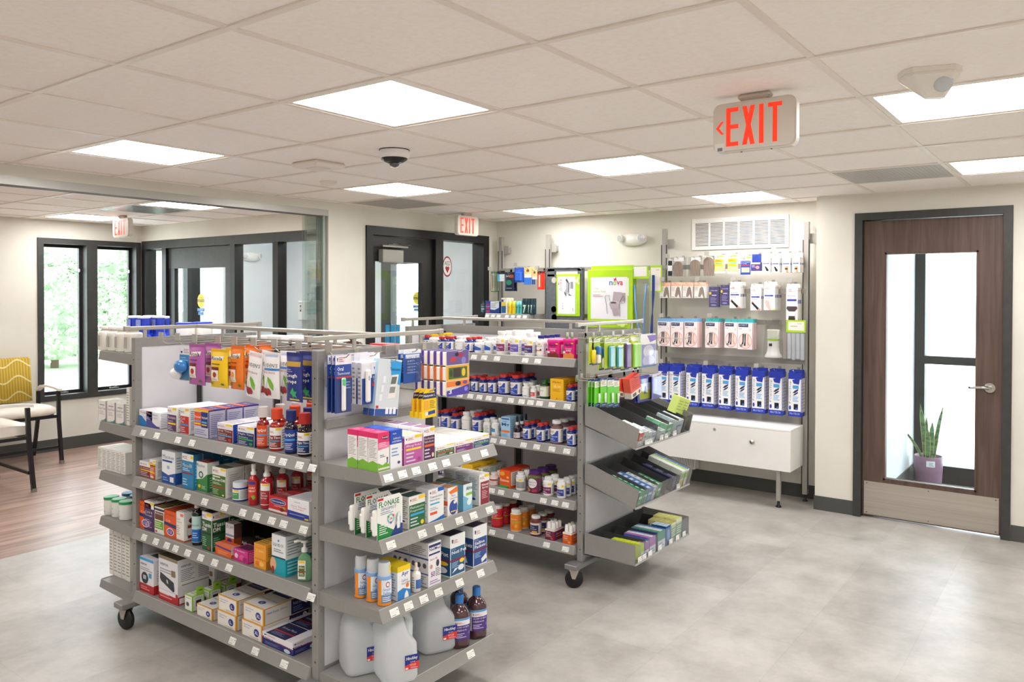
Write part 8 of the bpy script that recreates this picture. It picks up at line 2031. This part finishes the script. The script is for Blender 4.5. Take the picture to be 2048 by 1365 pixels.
# ================================================================= PUTTING THE GOODS IN PLACE
FR = {  # frame: function local (s, depth) -> world xy, z-rotation, turn of round labels
    'NA': (lambda s, y: (.117 + y, -s), radians(-90), .55),
    'NC': (lambda s, y: (s, -.418 + y), 0.0, -.45),
    'FA': (lambda s, y: (1.860 + y, -s), radians(-90), .12),
    'FC': (lambda s, y: (1.86 + s, -.38 + y), 0.0, -.3),
    'NB': (lambda s, y: (s, 1.71 - y), radians(180), 0.0),
    'NE': (lambda s, y: (.788 - y, s), radians(90), 0.0),
    'NW': (lambda s, y: (.115 + y, -s), radians(-90), .5),
    'FB': (lambda s, y: (2.05 - s, 1.36 - y), radians(180), 0.0),
    'SH': (lambda s, y: (4.16 + y, -s), radians(-90), .3),
    'B0': (lambda s, y: (1.86 + s, -.535 + y), 0.0, 0.0), 'B1': (lambda s, y: (1.86 + s, -.535 + y), 0.0, 0.0), 'B2': (lambda s, y: (1.86 + s, -.535 + y), 0.0, 0.0),
    'RK': (lambda s, y: (4.33 + y, -s), radians(-90), .3),
}
HANGBASE = {'left rack hooks': 4.26 - 4.33, 'left bay hooks': .06 - .117, 'end cap hooks': -.21 + .418}
_PROTO = {}
ORD = ['front one', 'second back', 'third back', 'fourth back', 'fifth back', 'sixth back']
CENTER = ROUND
def make(key, w, d, h):
    k = (key, w, d, h)
    if k in _PROTO:
        return copy_tree(_PROTO[k])
    o = REG[key][1](w, d, h)
    _PROTO[k] = o
    return o
_IN_USE = {}
def put(frame, key, s, y, z, w, d, h, n, step, desc, loc, rot):
    fn, rz, turn = FR[frame]
    if loc in HANGBASE: y += HANGBASE[loc]
    cat = REG[key][0]
    hanging = 'hook' in loc
    for k in range(n):
        o = make(key, w, d, h)
        yy = y + k * step + (w / 2 if key in CENTER else 0)
        tl = {'B0': radians(17), 'B1': radians(16.5)}.get(frame, 0)
        if tl:
            x_, y_ = fn(s, y + .002 + (yy - y) * cos(tl)); zz = z + .002 + (y + yy - y) * sin(tl)
        else:
            x_, y_ = fn(s + (.0015 if k % 2 else 0), yy); zz = z + (.0006 if frame == 'B2' else 0)
        o.location = (x_, y_, zz)
        r = rz + (turn + (.12 if k % 2 else 0) if key in CENTER else 0)
        if tl: o.rotation_euler = (tl, 0, 0)
        elif hanging and rot: o.rotation_euler = (0, rot, r)
        else: o.rotation_euler = (0, 0, r + (rot or 0))
        lab = desc + ', ' + loc + (', ' + ORD[min(k, 5)] if n > 1 else '')
        o['label'] = lab
        o['category'] = cat
        if n > 1: o['group'] = ' '.join(desc.split()[:6]) + ' row'
        elif 'group' in o: del o['group']
for row in DATA:
    put(*row)

# hooks of the wall rack, one behind every hanging column
for loc, rows in HOOKS.items():
    if loc in ('end cap hooks', 'far gondola end hooks'):
        for (ys, zt, yf) in rows:
            g_, ox, yw = (G1, .10, -.21 + yf) if loc[0] == 'e' else (G2, 0, -.38 + yf)
            L_ = round((-.122 if loc[0] == 'e' else -.232) - yw + .035, 2)
            add_peg(g_, (-ys - ox, -.022, zt - .010), 0, max(L_, .05), False)
        continue
    for i, (yy, zt, yf) in enumerate(rows):
        dx = {'left rack hooks': 4.26}.get(loc, 4.33)
        zb = {'rack first row hooks': 1.86, 'rack second row hooks': 1.655, 'rack third row hooks': 1.405, 'rack fourth row hooks': 1.10, 'left rack hooks': 1.86}[loc]
        add_peg(RACK, (-.014, yy, zt - .012), radians(-90), 4.44 - .014 - dx + .045, i % 3 == 0)

# ---- large mobility goods hanging on the rack
def rk_f(y0, y1, z0, z1, x):            # face looking at -x; u runs towards -y
    return lambda u, v, k: (x - EPS * 2 * k, y0 + (y1 - y0) * u, z0 + (z1 - z0) * v)
GRN = '#a9d31c'
def transfer_board():
    t = empty('transfer_board', (0, 0, 0))
    m = MB(); BD = noise_mat('grey_plastic', '#5c6064', '#666a6e', 30, .5)
    x0, x1 = 4.295, 4.325
    Y0_, Y1_, Z0_, Z1_ = 1.287, 1.696, 1.10, 1.868
    r = .04
    def rr(y0, y1, z0, z1, r):
        p = []
        for (cy, cz, a0) in ((y1 - r, z1 - r, 0), (y0 + r, z1 - r, 90), (y0 + r, z0 + r, 180), (y1 - r, z0 + r, 270)):
            for k in range(6): a = radians(a0 + k * 18); p.append((cy + r * cos(a), cz + r * sin(a)))
        return p
    # plate with a real hand slot: built from strips round the opening
    s0, s1, zz0, zz1 = 1.345, 1.60, 1.803, 1.832
    m.prism(rr(Y0_, Y1_, zz1, Z1_, .018), BD, 'x', x0, x1)
    m.box(x0, x1, Y0_, s0, zz0 - .02, zz1 + .02, BD); m.box(x0, x1, s1, Y1_, zz0 - .02, zz1 + .02, BD)
    m.prism(rr(Y0_, Y1_, Z0_, zz0, .018), BD, 'x', x0, x1)
    m.build('board', t)
    m = MB()
    m.tube([(x0 - .003, y, z) for y, z in rr(Y0_ + .012, Y1_ - .012, Z0_ + .012, Z1_ - .008, .03)], .006, BD, 6, True)
    for (y, z) in ((1.605, 1.475), (1.60, 1.40)): m.lathe([(.034, -.003), (.034, 0), (.030, -.0005), (.030, -.003)], BD, 20, (x0, y, z), ax='x')
    m.build('moulded_rim', t)
    MB().lathe([(.027, -.003), (.027, 0)], M('#b9b4a8', .5), 20, (x0, 1.604, 1.748), ax='x').build('suction_disc', t)
    m = MB(); f = rk_f(1.571, 1.314, 1.415, 1.803, x0 - .008)
    m.box(x0 - .008, x0 - .0075, 1.314, 1.571, 1.415, 1.803, M(GRN, .4))
    art(m, f, [('r', .06, .05, .80, .95, '#efeef0'), ('v', 'nova', .13, .62, .24, .88, '#c03a6a'), ('p', [(.08, .80), (.12, .84), (.1, .78), (.14, .76), (.1, .75), (.07, .72)], '#c02a50'),
        ('p', [(.40, .86), (.50, .78), (.52, .58), (.42, .46), (.33, .56), (.42, .66)], '#a9a8b4'), ('p', [(.39, .86), (.44, .90), (.52, .82), (.50, .78)], '#3a3a48'), ('p', [(.33, .58), (.36, .52), (.42, .46), (.40, .55)], '#3a3a48'), ('p', [(.52, .80), (.56, .80), (.54, .52), (.64, .50), (.64, .48), (.52, .50)], '#2f2f3c'), ('r', .60, .66, .72, .82, '#8a8a96'), ('l', .26, .14, .3, .34, '#cdbca0', 3), ('r', .70, .12, .72, .2, '#9a9a9a'),
        ('e', .88, .84, .06, .05, '#dbe9b0'), ('e', .93, .90, .04, .04, '#dbe9b0'), ('e', .94, .78, .04, .03, '#dbe9b0'), ('r', .86, .08, .875, .42, '#dbe9b0')])
    m.build('printed_card', t)
    m = MB(); m.tube([(4.425, 1.53, 1.80), (4.30, 1.53, 1.80)], .0025, WIRE, 6)
    tag(t, 'grey plastic transfer bench board with slot and green-bordered card', 'board')
transfer_board()
def toilet_rails():
    t = empty('safety_rail_box', (0, 0, 0))
    x0 = 4.285
    y0, y1, z0, z1 = 1.233, .778, 1.318, 1.839
    MB().box(x0, x0 + .085, y1, y0, z0, z1, M(GRN, .42), .004).build('carton', t)
    MB().box(x0 + .03, x0 + .032, y1 + .004, y0 - .02, z1, z1 + .036, M(GRN, .42)).build('hang_flap', t)
    m = MB(); f = rk_f(y0, y1, z0, z1, x0)
    art(m, f, [('r', .08, .15, .90, .87, '#e9e8ee'), ('r', .86, .55, .93, .85, '#e0ead0'),
        ('b', 'n', .50, .73, .575, .80, '#4a7ac0'), ('b', 'o', .585, .73, .66, .80, '#9ac03a'), ('b', 'v', .665, .73, .735, .80, '#a8387c'), ('b', 'a', .74, .73, .80, .80, '#c8304a'),
        ('p', [(.58, .86), (.62, .84), (.66, .87), (.65, .83), (.68, .81), (.63, .81), (.60, .80), (.61, .83)], '#c8204a'),
        ('t', 'Toilet', .13, .66, .26, .70, '#b8c86a'), ('t', 'Safety Rails', .13, .60, .43, .64, '#b8c86a'), ('l', .13, .53, .36, .58, '#d89a94', 2),
        ('p', [(.57, .46), (.60, .62), (.78, .61), (.80, .44), (.66, .42)], '#b3a6ae'), ('p', [(.78, .60), (.86, .60), (.85, .46), (.79, .46)], '#a4969f'), ('e', .62, .43, .11, .035, '#c4b8c0'), ('e', .60, .43, .065, .018, '#4a4048'), ('p', [(.50, .42), (.74, .42), (.70, .32), (.55, .32)], '#b5a8b0'), ('p', [(.56, .34), (.70, .34), (.71, .22), (.60, .21)], '#ab9ea6'),
        ('e', .72, .08, .05, .04, '#d5e890'), ('e', .80, .07, .06, .05, '#d5e890'), ('e', .88, .1, .04, .04, '#d5e890')])
    m.build('printed_front', t)
    m = MB(); RM = M('#8a7f86', .3, .5)
    def q(u, v): return (x0 - .004, y0 + (y1 - y0) * u, z0 + (z1 - z0) * v)
    m.tube([q(.46, .24), q(.44, .40), q(.41, .52), q(.43, .56), q(.50, .56), q(.51, .48), q(.55, .44)], .0022, RM, 6)
    m.tube([q(.74, .20), q(.73, .42), q(.78, .52), q(.82, .55), q(.85, .50), q(.84, .44), q(.73, .43)], .0022, RM, 6)
    m.build('printed_rails', t)
    tag(t, 'big lime green carton with toilet rail picture hanging on the rack', 'box')
toilet_rails()
t = empty('reacher_pack', (0, 0, 0))
x0 = 4.30
m = MB().box(x0, x0 + .0015, .628, .777, 1.755, 1.864, M(GRN, .45)).box(x0 - .001, x0 - .0002, .645, .770, 1.775, 1.860, M('#ecebe8', .5)); m.build('header_card', t)
MB().box(x0, x0 + .012, .628, .775, 1.02, 1.755, CLEAR).build('clear_bag', t)
m = MB(); LB = M('#6fa0dc', .4)
m.tube([(x0 + .006, .765, 1.70), (x0 + .006, .755, 1.50), (x0 + .006, .735, 1.36), (x0 + .006, .715, 1.28)], .009, LB, 8)
m.tube([(x0 + .006, .650, 1.71), (x0 + .006, .668, 1.55), (x0 + .006, .675, 1.38), (x0 + .006, .672, 1.22)], .008, LB, 8)
m.build('blue_strap', t); tag(t, 'clear hanging bag with two light blue straps and green header card', 'strap pack')
t = empty('sponge_brush_pack', (0, 0, 0))
m = MB().box(x0, x0 + .002, .502, .611, 1.637, 1.868, M(GRN, .45)); art(m, rk_f(.604, .512, 1.648, 1.850, x0), [('r', 0, 0, 1, 1, '#e9e3da'), ('t', 'nova', .55, .86, .85, .93, '#b08a5a')]); m.build('header_card', t)
m = MB(); NVY = M('#14307c', .4)
m.loft([[(x0 - .012 + .008 * sin(a), yc + wd * cos(a), z) for a in (0, .8, 1.57, 2.35, 3.14, 3.9, 4.7, 5.5)] for (z, yc, wd) in ((1.785, .575, .013), (1.66, .575, .014), (1.60, .576, .013), (1.50, .58, .005), (1.46, .583, .004), (1.42, .585, .010), (1.30, .589, .014), (1.15, .592, .014), (1.02, .592, .010))], NVY)
m.build('long_handle', t); tag(t, 'long navy bath brush on a green hanging card', 'brush')
t = empty('travel_urinal', (4.30, -.457, 0))
m = MB(); PW = M('#e6e4e0', .35)
m.lathe([(.064, 1.130), (.066, 1.138), (.052, 1.16), (.044, 1.20), (.046, 1.30), (.047, 1.345), (.043, 1.346)], PW, 28); m.build('bottle_body', t)
m = MB(); m.lathe([(.048, 1.262), (.048, 1.275)], M(GRN, .4), 28)
m.add([(-.049 * cos(a), .049 * sin(a), z) for z in (1.28, 1.342) for a in [-.9 + .2 * i for i in range(10)]], [(i, i + 1, 11 + i, 10 + i) for i in range(9)], M('#d5d5c2', .5)); m.build('label_band', t)
MB().box(-.048, -.044, -.005, .020, 1.218, 1.240, M('#2f3338', .4), .002).build('lid_catch', t)
MB().lathe([(.072, 1.122), (.074, 1.2), (.062, 1.38), (.06, 1.42)], CLEAR, 24).build('clear_bag', t)
MB().box(.058, .06, -.03, .03, 1.40, 1.43, CLEAR).build('hang_tab', t)
tag(t, 'white bell-shaped urinal bottle in clear wrap with green band', 'bottle')
t = empty('finger_splint_pack', (4.30, 0, 0))
m = MB().box(0, .002, -.701, -.556, 1.330, 1.424, M(GRN, .45)); art(m, rk_f(-.570, -.690, 1.345, 1.412, 0), [('r', 0, 0, 1, 1, '#e9e6e0'), ('t', 'nova', .6, .7, .85, .86, '#b08a8a'), ('l', .15, .35, .6, .6, '#b9c48a', 1)]); m.build('header_card', t)
m = MB()
for k in range(4): m.box(.002, .022, -.690 + k * .033, -.662 + k * .033, 1.115 + .008 * (k % 2), 1.325, M('#e3e6ec', .4), .006)
m.build('white_bars', t); MB().box(-.001, .0005, -.70, -.555, 1.105, 1.33, CLEAR).build('clear_bag', t)
tag(t, 'green-headed hanging pack of white plastic bars at rack right', 'accessory')

# small things lying about
t = empty('lime_dressing_carton', (2.50, -.49, .905), 0)
MB().box(-.07, .085, 0, .05, 0, .105, M('#cfe07a', .5), .002).build('carton', t)
m = MB(); art(m, lambda u, v, k: (-.07 + .155 * u, -EPS * k, .105 * v), [('l', .08, .2, .45, .85, '#a9bd4c', 4), ('l', .55, .2, .95, .85, '#a9bd4c', 4), ('p', [(.5, 0), (.51, 0), (.51, 1), (.5, 1)], '#b9cc5f')]); m.build('print', t)
t.rotation_euler = (radians(17), radians(14), 0)
tag(t, 'lime green carton leaning in the top bin tray', 'box')
